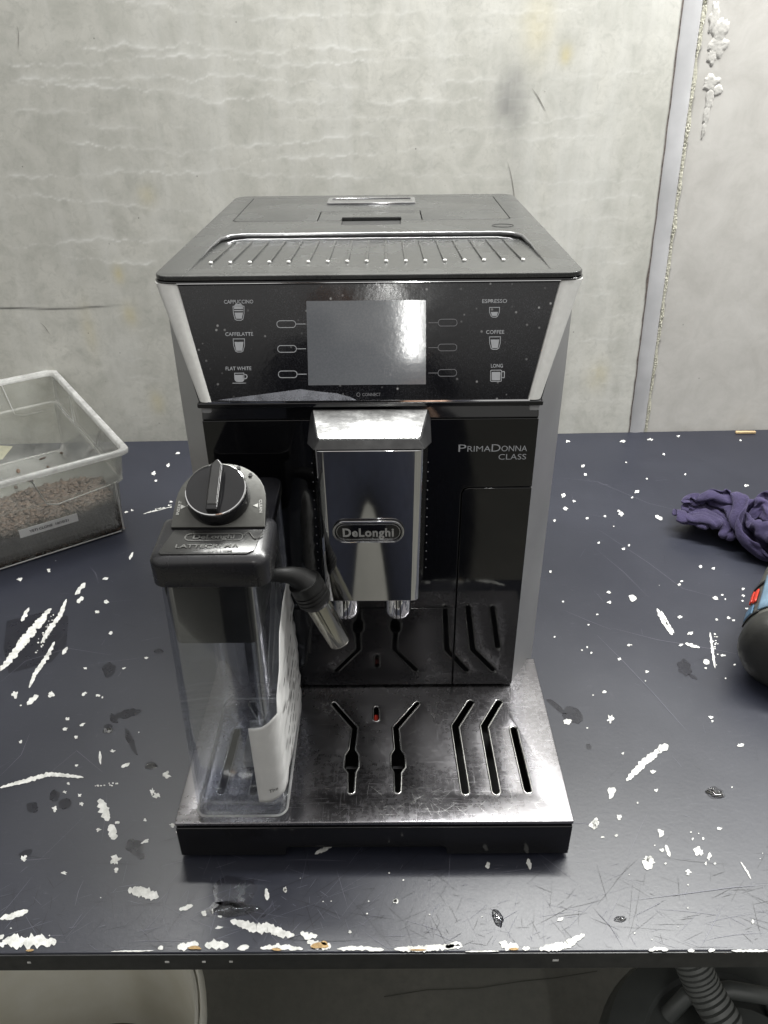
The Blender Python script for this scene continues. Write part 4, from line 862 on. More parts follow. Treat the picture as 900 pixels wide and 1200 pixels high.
# heap of beans
HB = .112
def heap(a, b): 
    t = min(1, max(0, (b-.045-.02*math.sin(a*20))/.055)); t = t*t*(3-2*t)
    return .0045+(.0385-.006*(a/LA)+.08*min(b, .05)+.004*mnoise.noise(Vector((a*40, b*40, 0))))*(1-t)
V = []; na, nb = 40, 50
for i in range(na):
    for j in range(nb):
        a = .002+(LA-.004)*i/(na-1); b = .002+(HB-.002)*j/(nb-1); V.append(bp(a, b, heap(a, b)))
F = [(i*nb+j, (i+1)*nb+j, (i+1)*nb+j+1, i*nb+j+1) for i in range(na-1) for j in range(nb-1)]
edge = [i*nb for i in range(na)]+[(na-1)*nb+j for j in range(1, nb)]+[i*nb+nb-1 for i in range(na-2, -1, -1)]+[j for j in range(nb-2, 0, -1)]
k = len(V); V += [Vector((V[i].x, V[i].y, .0036)) for i in edge]; F += [(edge[i], edge[(i+1) % len(edge)], k+(i+1) % len(edge), k+i) for i in range(len(edge))]
def mk():
    m = N('brown beans'); r = m.attr('tone')
    c = m.mix(r, (.022, .013, .009), (.085, .053, .034)); c = m.mix(m.rng(m.noise(500, 4), .45, .7, 0, .6), c, (.10, .065, .05)); m.base(c); m.rough(.6); m.bump(m.noise(900, 3), .3, .0006); return m.m
M['bean'] = mk()
verts = []; faces = []; tones = []
def add_bean(c, d, ln, r, tone):
    u, v = frame_for(d); d = Vector(d).normalized(); k = len(verts); n = 6
    for q, (t, f) in enumerate(((-1, .25), (-.55, .85), (0, 1), (.55, .85), (1, .25))):
        for i in range(n): a = 2*math.pi*i/n; verts.append(c+d*t*ln+u*r*f*math.cos(a)+v*r*f*.7*math.sin(a))
    for q in range(4):
        for i in range(n): j = (i+1) % n; faces.append((k+q*n+i, k+q*n+j, k+(q+1)*n+j, k+(q+1)*n+i))
    faces.append(tuple(k+i for i in range(n))[::-1]); faces.append(tuple(k+4*n+i for i in range(n))); tones.extend([tone]*(5*n))
for _ in range(3000):
    a, b = random.uniform(.004, LA-.004), random.uniform(.004, .115)
    if random.random() < .01: b = random.uniform(.1, LB-.01)
    z = heap(a, b)+random.uniform(-.001, .0022)
    th = random.uniform(0, 6.28); add_bean(bp(a, b, z), (math.cos(th), math.sin(th), random.uniform(-.5, .5)), random.uniform(.0030, .0056), random.uniform(.0017, .0027), random.random()**1.2)
for _ in range(2600):                                         # beans pressed to the walls in view
    if random.random() < .62: a = random.uniform(0, LA); b = .0012
    else: a = .0012; b = random.uniform(0, .11)
    z = random.uniform(.004, heap(a, b)); th = random.uniform(0, 6.28); ax = e1 if b == .0012 else e2
    add_bean(bp(a, b, z), ax*math.cos(th)+Vector((0, 0, 1))*math.sin(th)+(e2 if b == .0012 else e1)*random.uniform(-.2, .2), random.uniform(.0026, .0046), random.uniform(.0014, .0022), .5*random.random()**2)
me = mesh('beans', V+verts, F+[tuple(i+len(V) for i in f) for f in faces])
at = me.attributes.new('tone', 'FLOAT', 'POINT'); at.data.foreach_set('value', np.array([.1]*len(V)+tones, dtype=np.float32))
tag(link('coffee_beans', me, 'bean', None, smooth=60), 'brown beans heaped inside the clear storage bin', 'beans', kind='stuff')
nt = link('paper_slip', mesh('ps', [Vector(on_plane(x, y, Vector((0, 0, 1)), Vector((0, 0, z)))) for x, y, z in ((-22, 541, .006), (3, 538, .006), (15, 523, .012), (-18, 521, .010))], [(0, 1, 2, 3)]), simple('pale yellow paper', (.62, .60, .42), .7), None, smooth=None)
tag(nt, 'pale yellow paper slip lying in the bottom of the bin', 'paper slip'); nt.modifiers.new('s', 'SOLIDIFY').thickness = .0003
# ================================================================ POWER TOOL at the right edge
ax = Vector((.505, .863, .02)).normalized(); sx = Vector((.863, -.505, 0)).normalized(); T0 = Vector((.3330, .1530, .0365))
tl = thing('power_tool', 'grey cordless tool with pale blue panel and red stripes on the desk', 'power tool', (T0.x, T0.y, 0))
def trs(t, rx, rz, n=28, a0=0, a1=2*math.pi, off=0): return [T0+ax*t+sx*(rx+off)*math.cos(a)+Vector((0, 0, 1))*(rz+off)*math.sin(a) for a in ([a0+(a1-a0)*k/n for k in range(n)] if a1-a0 > 6 else np.linspace(a0, a1, n))]
PRF = [(-.012, .006, .006), (-.011, .016, .017), (-.007, .027, .028), (-.001, .0335, .034), (.005, .0358, .036), (.012, .0355, .0360), (.0165, .0345, .035)]
link('rubber_cap', mesh('rc', *rings([trs(*p) for p in PRF])), simple('olive grey rubber', (.020, .020, .018), .42, 0, .2, 60, .15), tl, smooth=60)
link('tool_body', mesh('tb', *rings([trs(t, a, b) for t, a, b in ((.017, .0335, .034), (.0185, .0342, .0348), (.07, .0335, .034), (.112, .030, .031), (.126, .0265, .027), (.130, .020, .020))])), simple('grey tool shell', (.07, .07, .062), .4, 0, .1, 60, .08), tl, smooth=50)
def band(name, t0, t1, a0, a1, mat, off=.0009, rr=(.0340, .0346)):
    R = [trs(t, rr[0]-(t-.018)*.014, rr[1]-(t-.018)*.014, 14, a0, a1, off) for t in np.linspace(t0, t1, 6)]
    o = link(name, mesh(name, *rings(R, close=False, cap=(False, False))), mat, tl, smooth=60); o.modifiers.new('s', 'SOLIDIFY').thickness = .0012
    return o
blue = simple('pale blue panel', (.11, .17, .23), .35)
band('side_label', .022, .078, math.radians(108), math.radians(142), blue)
band('label_stripe', .024, .060, math.radians(98), math.radians(106), simple('dark navy', (.02, .03, .06), .4))
for a in (150, 161): band('red_stripe', .040+.006*(a > 155), .060+.003*(a > 155), math.radians(a), math.radians(a+6), 'red', .0012)
band('blue_stripe', .0225, .036, math.radians(152), math.radians(172), simple('mid blue stripe', (.05, .10, .16), .35))
band('vent_slot', .0195, .0215, math.radians(140), math.radians(176), 'void', .0006); band('vent_slot', .068, .071, math.radians(140), math.radians(178), 'void', .0006)
link('chuck', mesh('ck', *rings([trs(t, a, a) for t, a in ((.1302, .016), (.132, .0205), (.150, .0200), (.153, .0185), (.170, .0150), (.176, .010))])), 'chrome', tl, smooth=40)
link('handle', mesh('hd', *tube([T0+ax*.05+sx*.020, T0+ax*.045+sx*.06+Vector((0, 0, -.004)), T0+ax*.03+sx*.13+Vector((0, 0, -.006))], [.020, .018, .021], 20, flat=1)), simple('tool handle', (.05, .05, .046), .5), tl, smooth=60)
# ================================================================ UNDER THE DESK
bc = Vector((-.352, .070, -.75)); bk = thing('bucket', 'white plastic bucket of murky water under the desk at the left', 'bucket', bc)
def mk():
    m = N('grubby white bucket'); a = m.noise(9, 6); m.base(m.mix(m.rng(a, .4, .7, 0, .6), (.74, .73, .66), (.55, .52, .40))); m.rough(.45)
    b = m.rng(m.noise(60, 4), .66, .72, 0, .5); return m.m
M['bucket'] = mk()
link('bucket_wall', mesh('bkw', *lathe([(.128, .002), (.160, .345), (.157, .345), (.154, .330), (.125, .006)], bc, n=64, cap=(True, True))), 'bucket', bk, smooth=40)
for z, r in ((.345, .1655), (.330, .1640), (.300, .1600)): link('bucket_rim', mesh('bkr', *tube([bc+Vector((r*math.cos(a), r*math.sin(a), z)) for a in np.linspace(0, 2*math.pi, 65)], .0035, 8, cap=(False, False))), 'bucket', bk, smooth=70)
wtr = link('murky_water', mesh('mw', *lathe([(.1262, .0070), (.1345, .100), (.0001, .100)], bc, n=48)), simple('murky brown water', (.10, .075, .035), .08), None, smooth=40); tag(wtr, 'murky brown water at the bottom of the white bucket', 'water', kind='stuff')
vc = Vector((.365, .045, -.75)); vac = thing('vacuum_cleaner', 'dark grey workshop vacuum cleaner with ribbed hose under the desk at the right', 'vacuum cleaner', vc)
vg = simple('dark grey vacuum plastic', (.075, .08, .077), .38, 0, .1, 30, .05)
link('drum', mesh('vd', *lathe([(.120, .03), (.128, .05), (.135, .27), (.142, .285), (.142, .300), (.134, .318), (.110, .330), (.100, .331), (.096, .326), (.05, .330), (.001, .331)], vc, n=64)), vg, vac, smooth=35)
link('motor_cap', mesh('vm', *lathe([(.056, .3315), (.056, .356), (.050, .368), (.030, .374), (.001, .375)], vc+Vector((-.002, -.005, 0)), n=40)), vg, vac, smooth=40)
link('carry_handle', mesh('vh', *tube([vc+Vector((-.06, .055, .332)), vc+Vector((-.045, .06, .36)), vc+Vector((.0, .062, .368)), vc+Vector((.04, .06, .36)), vc+Vector((.055, .055, .332))], .009, 12)), vg, vac, smooth=60)
for i in range(4): a = i*math.pi/2+.5; link('castor', mesh('vw', *lathe([(.02, -.012), (.024, 0), (.02, .012)], vc+Vector((.105*math.cos(a), .105*math.sin(a), .0245)), (math.cos(a+1.57), math.sin(a+1.57), 0), 20)), 'rubber', vac)
HP = [Vector((.300, .150, -.300)), Vector((.330, .165, -.345)), Vector((.355, .140, -.40)), Vector((.385, .095, -.43)), Vector((.425, .055, -.44)), Vector((.47, .00, -.46)), Vector((.50, -.06, -.55)), Vector((.49, -.10, -.70))]
HP = [on_plane(a, b, Vector((0, 0, 1)), Vector((0, 0, z))) for a, b, z in ((800, 1100, -.330), (812, 1130, -.35), (826, 1160, -.37), (850, 1200, -.39), (880, 1245, -.41), (930, 1290, -.45), (980, 1330, -.55), (1000, 1350, -.70))]
pts = []
for i in range(len(HP)-1):
    p0, p1, p2, p3 = HP[max(0, i-1)], HP[i], HP[i+1], HP[min(len(HP)-1, i+2)]
    for k in range(24):
        t = k/24; pts.append(.5*((2*p1)+(p2-p0)*t+(2*p0-5*p1+4*p2-p3)*t*t+(3*p1-p0-3*p2+p3)*t**3))
link('ribbed_hose', mesh('hose', *tube(pts, [.0185 if (i % 5) else .0155 for i in range(len(pts))], 20)), simple('grey hose', (.10, .105, .10), .45), vac, smooth=20)
# ================================================================ RAG (a draped cloth, settled shape)
# settled cloth grid: each row lists x, y, z steps from one point to the next (in about 0.45 mm)
RAG_STEPS = [
[33,205,175,6,-2,19,13,-2,-6,1,0,-14,-10,2,-2,-9,12,-1,-4,12,-1,9,-4,-9,-3,6,-6,9,0,1,6,-3,-4,4,10,-7,-10,6,1,-7,-9,-2,3,-15,9,-14,-7,-1,7,-5,-15,-6,-17,0,-17,0,-8,0,6,-18,-8,-5,5,-3,-7,8,3,7,9,2,8,10,10,1,8,-3,-17,-4,-5,-15,5,2,-2,-20,-4,-10,-12,8,14,4,10,5,10,-3,-10,-4,0,6,-6,2,0,-9,-6,-3,-5,-3,-9,1,0,6,-8,3,12,2,0,8,-6,6,-1,-4,1,-11,1,6,-3,-6,6,12,6,7,2,2,6,-16,-5,-1,6,-16,0,-10,9,-11,6,2,-5,16,0,4,-7,3,-1,-6,-10,7,2,-6,-3,3,-11,1,19,9,2,17,0,11,16,-4,17,-3,-1,-8,1,-17,3,-2,-17,12,-3,-10,-2,15,10,-2,-1,-11,1,-9,-9,6,-5,1],
[28,220,185,3,-15,-6,9,6,3,9,2,3,2,1,-14,-8,10,-2,-5,15,-2,0,-1,-9,12,-7,4,2,-11,2,-5,-1,-6,5,7,-2,6,12,-8,-11,1,-8,-8,-16,0,-2,-13,16,-9,-11,-11,-4,-5,-19,-4,-12,6,-12,6,-9,7,-4,-12,-11,-6,4,-3,-1,15,3,7,10,11,14,2,3,-8,12,-3,-20,-5,-4,-13,-14,0,-10,-15,8,18,-1,9,0,11,2,4,-4,-2,1,-8,7,3,0,-5,-5,-7,-6,-9,-4,-1,-5,-9,4,12,1,0,9,8,4,7,1,5,-5,-7,2,-11,-1,7,4,-1,11,10,5,-1,3,-12,3,-16,-13,-13,4,-6,1,4,17,2,15,2,-11,1,-9,3,-5,-8,9,-3,-10,-3,9,-7,-1,19,7,10,10,15,11,13,4,-5,4,-24,7,3,-17,14,-16,1,0,12,-8,2,14,-6,-4,-2,-8,-5,-3,-11,-1,-12,1],
[44,222,187,-14,-1,4,4,8,-12,9,1,-4,11,-1,2,-3,11,-7,-4,9,-9,4,-5,-8,9,-10,9,-1,-6,-6,-1,-11,0,-3,-3,-4,7,13,-7,-4,10,-9,-12,-9,10,0,-19,8,-8,-13,-10,-6,4,-17,-8,-5,6,-12,2,0,6,-7,-9,-3,-12,-7,-5,1,9,1,-3,11,10,13,2,7,2,13,-7,-14,-7,-1,-19,-8,-1,-15,-17,7,15,8,15,8,-1,-9,-12,-5,-3,-1,-6,5,9,3,10,3,-2,-9,-7,-6,-4,-9,-4,3,11,2,7,10,3,7,6,1,3,-6,-6,2,-6,-7,-1,-4,-8,7,14,1,10,5,0,-5,5,-7,-11,-9,3,-1,5,-8,-6,8,-2,3,12,2,0,0,-9,9,-8,-10,-1,10,-6,1,17,8,18,3,15,2,20,-4,-6,0,-21,12,-10,-4,12,-5,-10,-10,0,-11,4,12,-5,7,7,-9,-7,-1,-5,-7,4,1],
[48,216,200,-4,14,-4,-1,9,-6,6,2,-7,9,6,-7,3,3,-12,4,-1,-10,-1,-12,0,-1,-16,9,6,4,-7,-3,6,-6,-1,-10,0,-6,-9,-3,3,13,-10,-15,4,0,5,-18,9,-3,-14,-7,-12,-9,-10,-10,19,2,-8,-3,-4,-10,-3,1,7,-8,-8,9,-10,-3,-8,-6,9,13,5,10,9,9,12,-11,-18,5,4,-9,-17,-5,-16,-3,15,12,-9,10,2,-4,-10,-7,-2,-5,-11,-3,1,3,-4,9,9,-1,2,5,-5,-8,-6,-4,2,13,6,11,1,9,6,7,-4,3,0,-8,2,-5,-8,-3,-2,-10,-4,-10,-7,10,16,-4,-4,10,-6,2,5,18,-8,10,-3,0,-13,-3,0,-4,-9,2,14,1,3,11,2,5,8,-9,9,11,-7,14,4,13,-5,19,-8,-2,-6,-18,18,-7,-2,0,2,-15,-5,-4,-10,-5,-11,2,5,7,-9,-1,7,-8,-6,-3,9],
[54,221,190,5,8,4,2,13,-2,4,1,-11,3,-4,-12,6,8,-7,3,-6,-11,0,-15,3,-5,-11,1,1,0,-9,5,8,-2,-5,-5,-5,-4,-10,8,-11,0,-10,-4,15,7,-12,-11,1,0,-10,-9,8,-9,-7,-12,12,-3,-10,5,-4,-11,-5,-4,-8,-3,-3,16,-5,1,2,-11,8,11,-7,0,-4,0,19,5,-15,9,-12,-10,-10,12,-4,-14,12,10,-8,6,-8,11,-2,-4,-8,-10,-1,-1,3,4,-4,11,7,-4,1,6,-3,-9,-8,0,2,0,-12,11,6,11,5,8,-3,-4,-4,-8,0,-7,-10,6,3,-7,-1,9,6,4,14,-9,4,-5,-12,-8,10,7,3,5,9,-2,0,-10,-3,-3,-15,-1,14,2,8,4,11,10,9,1,6,9,-14,7,13,0,-1,14,-6,-3,-5,-17,16,-9,-3,4,-10,-10,-4,7,-4,-5,-7,4,-4,-7,1,-2,-1,-15,-13,4,-3],
[54,231,183,9,0,0,8,0,5,6,5,-6,5,4,-9,-5,-8,-8,8,-2,-12,-1,-9,-7,-3,-15,2,-1,1,-10,1,3,-7,-4,7,-2,-3,-6,6,-10,-4,-3,2,10,12,-15,0,-6,-11,-5,-3,8,-5,-10,-3,-12,-5,-10,6,2,-7,7,-9,-9,-3,-6,6,-14,0,8,-12,10,7,11,10,6,-11,15,-5,-19,-3,-9,-19,8,14,15,-12,16,10,-8,4,-15,-6,-5,-4,-9,-12,-4,0,3,2,-7,11,7,-2,-4,2,4,-11,-3,-7,10,-1,-6,9,8,2,10,2,4,0,9,-5,-3,-1,-11,-1,-1,-13,2,10,7,13,10,8,-7,9,-5,0,-7,-10,-5,6,-3,-3,8,0,2,1,-15,4,11,-1,10,-3,6,0,10,-3,14,7,1,7,17,-4,-1,13,-12,-4,-7,-12,12,-8,-7,5,-14,-4,-7,-3,-5,-7,6,-2,-1,-8,1,-2,-9,5,-17,3,-4],
[59,218,186,7,2,-1,-3,5,-13,7,4,-3,10,-1,6,6,0,-14,-5,-18,-5,11,15,-1,-7,0,-10,1,-13,0,2,-1,-8,-4,11,0,-8,2,-4,-5,-12,-4,-4,13,9,-6,-9,-11,-18,5,8,-6,-6,-8,1,-9,-13,5,-10,-1,-9,1,5,-3,5,-11,-1,-7,-8,3,-5,16,19,-4,10,-5,-18,7,2,-6,20,-2,-23,-6,9,4,-18,14,17,-13,1,-8,-10,-2,-11,12,-8,-3,2,-8,-4,-2,0,6,-12,10,2,-2,-5,1,-10,1,7,-10,15,6,-1,8,7,4,3,10,-1,1,5,-6,-3,-4,-15,-2,9,0,13,7,11,-1,12,3,0,1,-10,-4,7,1,-1,-10,-10,2,5,-7,-6,-2,-8,2,13,-2,15,6,1,9,11,0,7,11,-4,-1,18,-10,-6,-4,-17,11,-9,-6,-7,-11,6,5,-1,-6,-1,-8,-2,-7,-1,-2,-3,-12,7,-16,-4,0],
[68,207,180,-7,3,-10,2,2,-8,10,0,6,12,5,4,12,4,-10,-5,-18,-8,-3,5,-9,7,15,4,-2,5,-5,-2,0,-6,-2,-9,-7,-5,9,-3,-9,-2,-4,-2,7,16,-7,-11,-13,-15,-5,6,-5,-2,-8,-7,1,-6,-2,-7,-10,6,-9,-2,-5,-12,4,7,10,-12,-7,-14,5,6,-11,17,13,5,20,-2,-21,1,1,-22,-4,13,17,-8,11,2,-14,-5,-12,-1,-6,-12,0,-7,-2,-2,-2,0,-7,6,9,-3,4,7,-8,-4,-4,-11,3,5,-9,6,10,-4,5,11,-1,9,8,-1,6,6,3,-4,8,-7,-4,-6,-12,-3,8,2,16,10,11,4,11,1,-4,-1,-8,-3,-3,-14,-4,-3,-7,2,7,-1,-3,6,-6,11,8,1,15,9,-3,5,12,-3,4,18,-3,-5,-3,-17,3,-12,7,-2,-11,6,2,-4,-7,2,4,-7,-4,-14,-4,-8,-5,5,-17,-6,-2],
[73,223,179,2,-11,2,-4,-7,-8,8,-7,0,5,5,-11,8,15,9,6,2,-16,1,-17,-6,-7,4,-9,2,8,-4,9,7,2,-3,6,1,-7,-12,-9,-11,1,-7,-3,18,12,-18,-3,-5,-6,-12,-6,0,-16,5,-1,11,-11,-8,2,-6,4,-10,2,3,-14,4,-7,-9,-7,12,5,-7,5,-14,16,8,-6,21,-1,-22,1,-1,-19,-5,6,11,-15,7,7,-12,-5,-8,-3,-6,-10,-7,-3,0,-5,0,6,-2,3,14,6,4,8,-8,5,-2,-9,7,-5,-5,5,5,-12,-5,9,-8,7,9,-2,1,11,-3,7,2,5,-3,8,-2,-3,8,0,-1,-1,-10,14,11,8,-1,7,-5,-4,-1,-9,0,-7,-9,0,5,-5,3,8,4,8,4,14,13,12,-6,8,7,-6,-13,9,-5,12,5,-8,6,-8,-5,-10,-4,7,1,-7,-3,2,-8,-5,-4,-6,-6,-5,-13,1,-18,-6,-5],
[81,223,189,4,-8,-4,-5,-11,2,4,5,-11,4,-12,-9,14,14,2,-1,-2,-13,3,9,-11,3,-13,-3,-11,-3,-5,-2,5,-6,7,7,3,0,10,-5,-12,-2,-11,-3,13,15,-17,-1,-6,-9,-8,-10,1,-14,3,0,-10,3,-5,4,-9,1,4,-10,-2,-11,-2,4,-4,14,-1,-14,4,7,2,18,9,-22,-9,10,-15,6,0,-19,-5,-2,0,-13,-1,3,-9,4,9,-2,-6,3,-5,-2,-10,-10,0,9,-2,5,11,13,5,2,-10,7,0,-12,-2,10,-7,5,6,-11,7,-5,-9,-2,4,-10,5,13,-1,-2,5,-3,2,11,3,7,6,12,-3,1,-12,-5,-1,-11,7,9,-1,4,3,9,1,8,-6,5,4,-6,-6,-5,19,6,11,5,3,18,-4,0,10,-13,10,-8,-5,6,-2,-8,-3,-9,5,2,-1,-11,-5,0,-7,4,-6,9,-4,-12,-5,-17,-5,6,-13,-12,-3],
[89,227,176,3,1,11,2,-17,0,3,-3,-11,2,-15,2,2,6,-20,10,15,-5,5,6,-9,-5,-2,-9,-5,-10,-5,-5,-5,-9,-3,6,1,8,7,4,-11,5,-1,-4,17,7,-13,0,-6,-11,-7,-8,-3,-12,-9,3,-7,8,1,-6,-1,0,0,-10,-4,-9,9,3,-12,-11,2,5,20,13,-11,10,4,-22,-8,1,-16,-5,4,-17,-4,-4,5,-12,-5,-1,-12,5,7,-1,1,9,6,-2,2,-12,1,7,3,4,13,9,0,7,-10,5,-3,-13,13,0,-5,1,5,-14,1,5,-9,8,-3,-8,-1,3,-8,-2,10,-3,1,10,2,2,5,16,0,13,5,1,-6,-13,4,-2,-11,1,10,1,6,4,9,2,6,7,-1,6,7,3,7,-7,2,14,-6,0,14,-4,7,-9,-8,5,-9,6,0,-10,-4,-1,2,-10,-1,-2,-10,-4,-10,0,-12,-3,13,-4,-15,-7,-14,-11,1],
[99,235,172,-2,-8,0,7,-4,11,2,-18,2,1,-7,-16,0,-2,-20,11,12,-6,8,8,-10,-5,-4,-6,-3,-9,4,-9,-6,-1,-3,3,-9,1,11,-4,-8,6,1,0,16,12,-11,4,-6,-10,-1,-9,-10,-4,-7,4,-12,0,0,-1,10,4,-10,1,-3,-7,-13,8,-15,2,-8,-13,8,15,-8,7,11,-20,6,-1,-16,-8,0,2,-14,-4,-9,-5,-3,3,-11,1,7,4,2,7,9,-2,12,-3,6,12,-5,4,6,-9,3,7,-13,3,5,-17,12,0,-4,6,3,-7,-3,8,-7,2,4,-5,8,-7,0,4,0,-8,0,11,0,-9,11,6,-1,11,14,9,-2,-9,5,-4,-9,-3,7,2,-2,10,0,3,8,5,5,0,16,-4,12,1,1,14,-6,9,0,-9,7,-1,-10,7,-11,3,-6,-2,-8,-8,4,-1,0,-5,-10,4,-12,-3,-10,-10,13,-15,-15,1,-6,-14,-13],
[110,231,183,-2,1,-13,1,-12,-2,7,-16,3,-1,-14,-9,1,1,-23,14,8,-5,6,7,-7,-7,-5,-4,-5,-9,3,-8,-3,0,-2,7,-6,-6,5,-10,-3,15,-1,-1,10,17,-5,12,-1,-10,-1,-9,-7,0,-9,-4,-10,-1,5,-10,5,-1,-12,-5,-3,-6,15,5,-17,4,1,-10,-15,5,-16,1,17,-7,8,6,-21,-8,-6,-1,-17,-11,4,-3,0,10,1,-3,5,-2,8,2,7,-2,11,-8,12,12,-1,1,12,-9,-3,9,-11,2,3,-16,13,7,-6,5,0,-6,1,8,3,12,1,-7,7,-7,3,-3,-12,5,3,7,-13,-2,15,1,-4,9,17,6,-1,-7,4,1,-11,-3,9,7,-5,2,9,4,6,-9,6,9,7,-6,12,12,1,-4,-12,13,-4,-7,-5,17,2,7,0,-12,5,-9,-4,-10,5,-5,-2,-5,-8,-2,-14,3,-2,-12,6,-16,-11,-1,-6,-19,-12],
[115,214,179,7,10,-1,-7,-2,-18,7,-15,0,5,-20,-5,0,-2,-24,18,12,-5,-5,-2,-9,-7,-10,5,-7,-3,-2,-5,0,-6,3,9,-1,-5,7,-4,-6,12,-4,-2,10,16,-1,14,3,-10,3,-6,-7,1,-11,-5,-11,0,2,-9,-6,-2,-7,15,3,-15,4,7,-16,0,7,-14,-6,3,-11,-10,6,-16,3,-12,-1,-7,1,-2,-14,-8,3,-6,1,8,2,11,-1,4,0,12,3,-5,1,-15,17,13,-2,-8,11,-10,9,8,-7,3,10,8,10,-6,-10,8,2,-2,7,7,-3,9,10,-3,-5,-4,12,8,-10,-2,3,2,-18,-3,12,-3,-3,16,9,2,8,5,3,-4,-11,-4,9,3,-1,0,9,-6,-7,7,-1,12,6,13,8,-10,-5,10,-4,13,-7,0,-1,5,-12,0,10,5,5,-3,-10,-3,0,-9,-5,-5,-8,-3,-15,-3,-7,-10,18,-11,-19,-6,-6,-13,-15],
[126,207,177,3,4,-11,-4,9,-19,9,-15,5,-6,-13,-14,17,-13,-3,4,9,-21,-5,-8,10,-8,-5,9,-9,-1,-3,2,4,-9,2,3,-11,-6,6,-6,-7,14,-2,-2,8,15,1,17,5,-6,8,-7,-6,2,-9,-6,-10,4,-3,-13,2,-7,-8,-11,-1,-17,2,13,-15,3,17,-14,3,1,-22,-3,-11,9,-12,-1,-10,-8,0,-3,-11,-6,4,-4,3,10,1,11,3,8,0,15,-2,-6,-9,-18,5,13,-8,16,11,11,-1,21,4,11,4,-8,-3,9,-11,9,4,5,4,0,12,3,7,-2,9,-15,1,10,-3,-6,3,2,-16,-9,11,2,-10,10,11,14,0,-3,3,5,-8,-6,8,2,-1,0,9,-4,6,4,-3,5,10,3,16,-7,8,5,-10,10,-8,-11,3,-8,-4,0,11,2,0,10,0,-7,-2,-7,-1,-6,-14,-2,-16,-5,-11,-13,5,-7,-19,6,-8,-8,-21],
[135,224,171,1,3,-17,7,-4,-16,-3,-20,-4,8,-21,2,17,-1,-11,-22,-10,1,-12,-6,3,0,4,-10,-8,-5,0,1,7,-9,12,2,4,-1,6,-10,-9,16,1,-5,13,4,0,9,9,1,12,-2,-7,2,-12,-9,-7,-2,-7,-11,-3,0,-14,-5,2,-15,9,11,-11,-7,1,-19,-2,1,-25,-4,6,7,3,-1,3,-14,-4,4,2,-4,2,-7,-2,4,-11,-2,2,15,17,3,-5,-8,4,-26,9,17,3,14,15,3,9,18,14,-13,13,-8,1,9,2,8,4,5,16,0,0,6,-9,5,9,-15,-6,-5,10,-10,14,-5,-4,-4,12,-4,-12,2,13,-3,9,-1,10,3,-7,5,10,-2,-6,2,9,-5,-3,11,3,10,0,3,6,-12,10,12,-5,6,-16,-7,7,-7,-8,-5,7,-1,-2,5,4,-4,6,-11,-5,5,-7,-1,-19,-6,-15,-11,13,-6,-21,-4,-6,-5,-23],
[143,210,163,11,15,-10,0,-14,-17,2,-22,2,8,-18,-3,-9,-4,-21,-22,-12,9,-12,-2,-6,10,4,-12,2,2,-3,4,4,6,-2,7,-7,10,2,13,-12,16,-1,-8,13,0,3,10,1,1,11,1,-4,2,-11,-9,-5,-5,-9,-11,-7,-2,-11,17,8,-15,-15,7,-17,-9,4,-16,13,-1,-1,-15,-7,-20,1,-8,-1,-5,4,6,-6,-1,6,-7,8,5,-1,-6,13,2,17,-7,-5,-12,16,5,11,17,4,15,12,-3,-10,14,4,2,15,8,11,1,0,9,2,0,10,-2,-1,-9,-8,5,14,-1,-8,0,11,-8,10,-12,2,-5,11,-11,6,10,5,-5,1,-5,1,5,5,8,11,-1,-1,-7,1,-4,7,10,5,8,-4,-1,-3,-18,10,16,6,11,-8,-10,4,-4,-9,-3,1,-6,-3,6,8,-7,5,1,-4,5,-15,-8,-9,-8,-9,-20,16,-9,-21,-2,-6,-2,-27],
[144,209,146,-3,-4,15,2,-10,-14,13,-25,3,-4,-11,-23,-5,-10,-20,-23,-3,5,1,-3,-10,12,4,-3,5,2,-4,-5,9,-1,7,3,10,-3,9,-3,4,10,10,-13,13,-4,-2,12,1,6,7,7,-3,5,-13,-9,-4,-8,-8,-12,-1,-1,-14,20,1,-19,-11,13,-13,-13,-1,-22,3,-2,1,-16,-10,-11,-4,-12,-1,-2,-1,9,-9,11,0,3,-5,9,-7,14,11,8,9,11,-12,2,15,18,17,14,3,-23,11,7,0,19,7,12,14,0,9,6,-3,9,3,2,2,-11,7,7,-6,-7,13,-2,-3,-3,15,-10,11,-14,-2,-4,3,-18,11,4,9,-4,3,-10,-7,2,0,7,3,6,4,8,8,0,9,7,-1,5,-12,2,-9,-17,13,9,7,2,17,-5,2,-3,-11,0,-6,-10,-9,1,3,0,5,9,-9,1,4,-2,-5,-20,-10,-19,13,-10,-24,0,-4,-3,-26],
[159,205,156,-8,-16,8,-13,-13,-5,1,-12,-18,-3,-9,-24,4,-11,7,6,-1,-18,-12,-11,-6,10,2,-4,2,5,-6,0,6,9,0,12,-5,3,5,12,-1,13,-7,-8,9,5,-2,11,7,0,9,-4,3,5,-9,-11,-5,1,-8,-9,-10,-6,-16,12,9,-17,-6,12,-17,-6,-2,-18,-4,-15,-10,-6,-15,-4,-4,-3,1,-8,-1,8,-13,11,1,9,11,14,7,3,15,-19,1,24,-6,22,1,20,-2,24,2,0,14,17,-6,7,16,8,15,3,7,-1,-2,9,1,-2,12,1,-4,0,-14,-3,-4,15,-8,12,9,-6,12,-9,-9,0,-8,-20,9,8,9,-7,7,0,-5,4,-6,0,5,3,6,1,9,6,9,9,-4,-1,-17,1,-17,-13,14,10,0,1,11,-5,-1,17,0,-4,-2,-9,-5,-9,-13,-1,5,9,-11,-2,8,3,-7,-12,-21,-13,3,-11,-20,3,6,-15,-20],
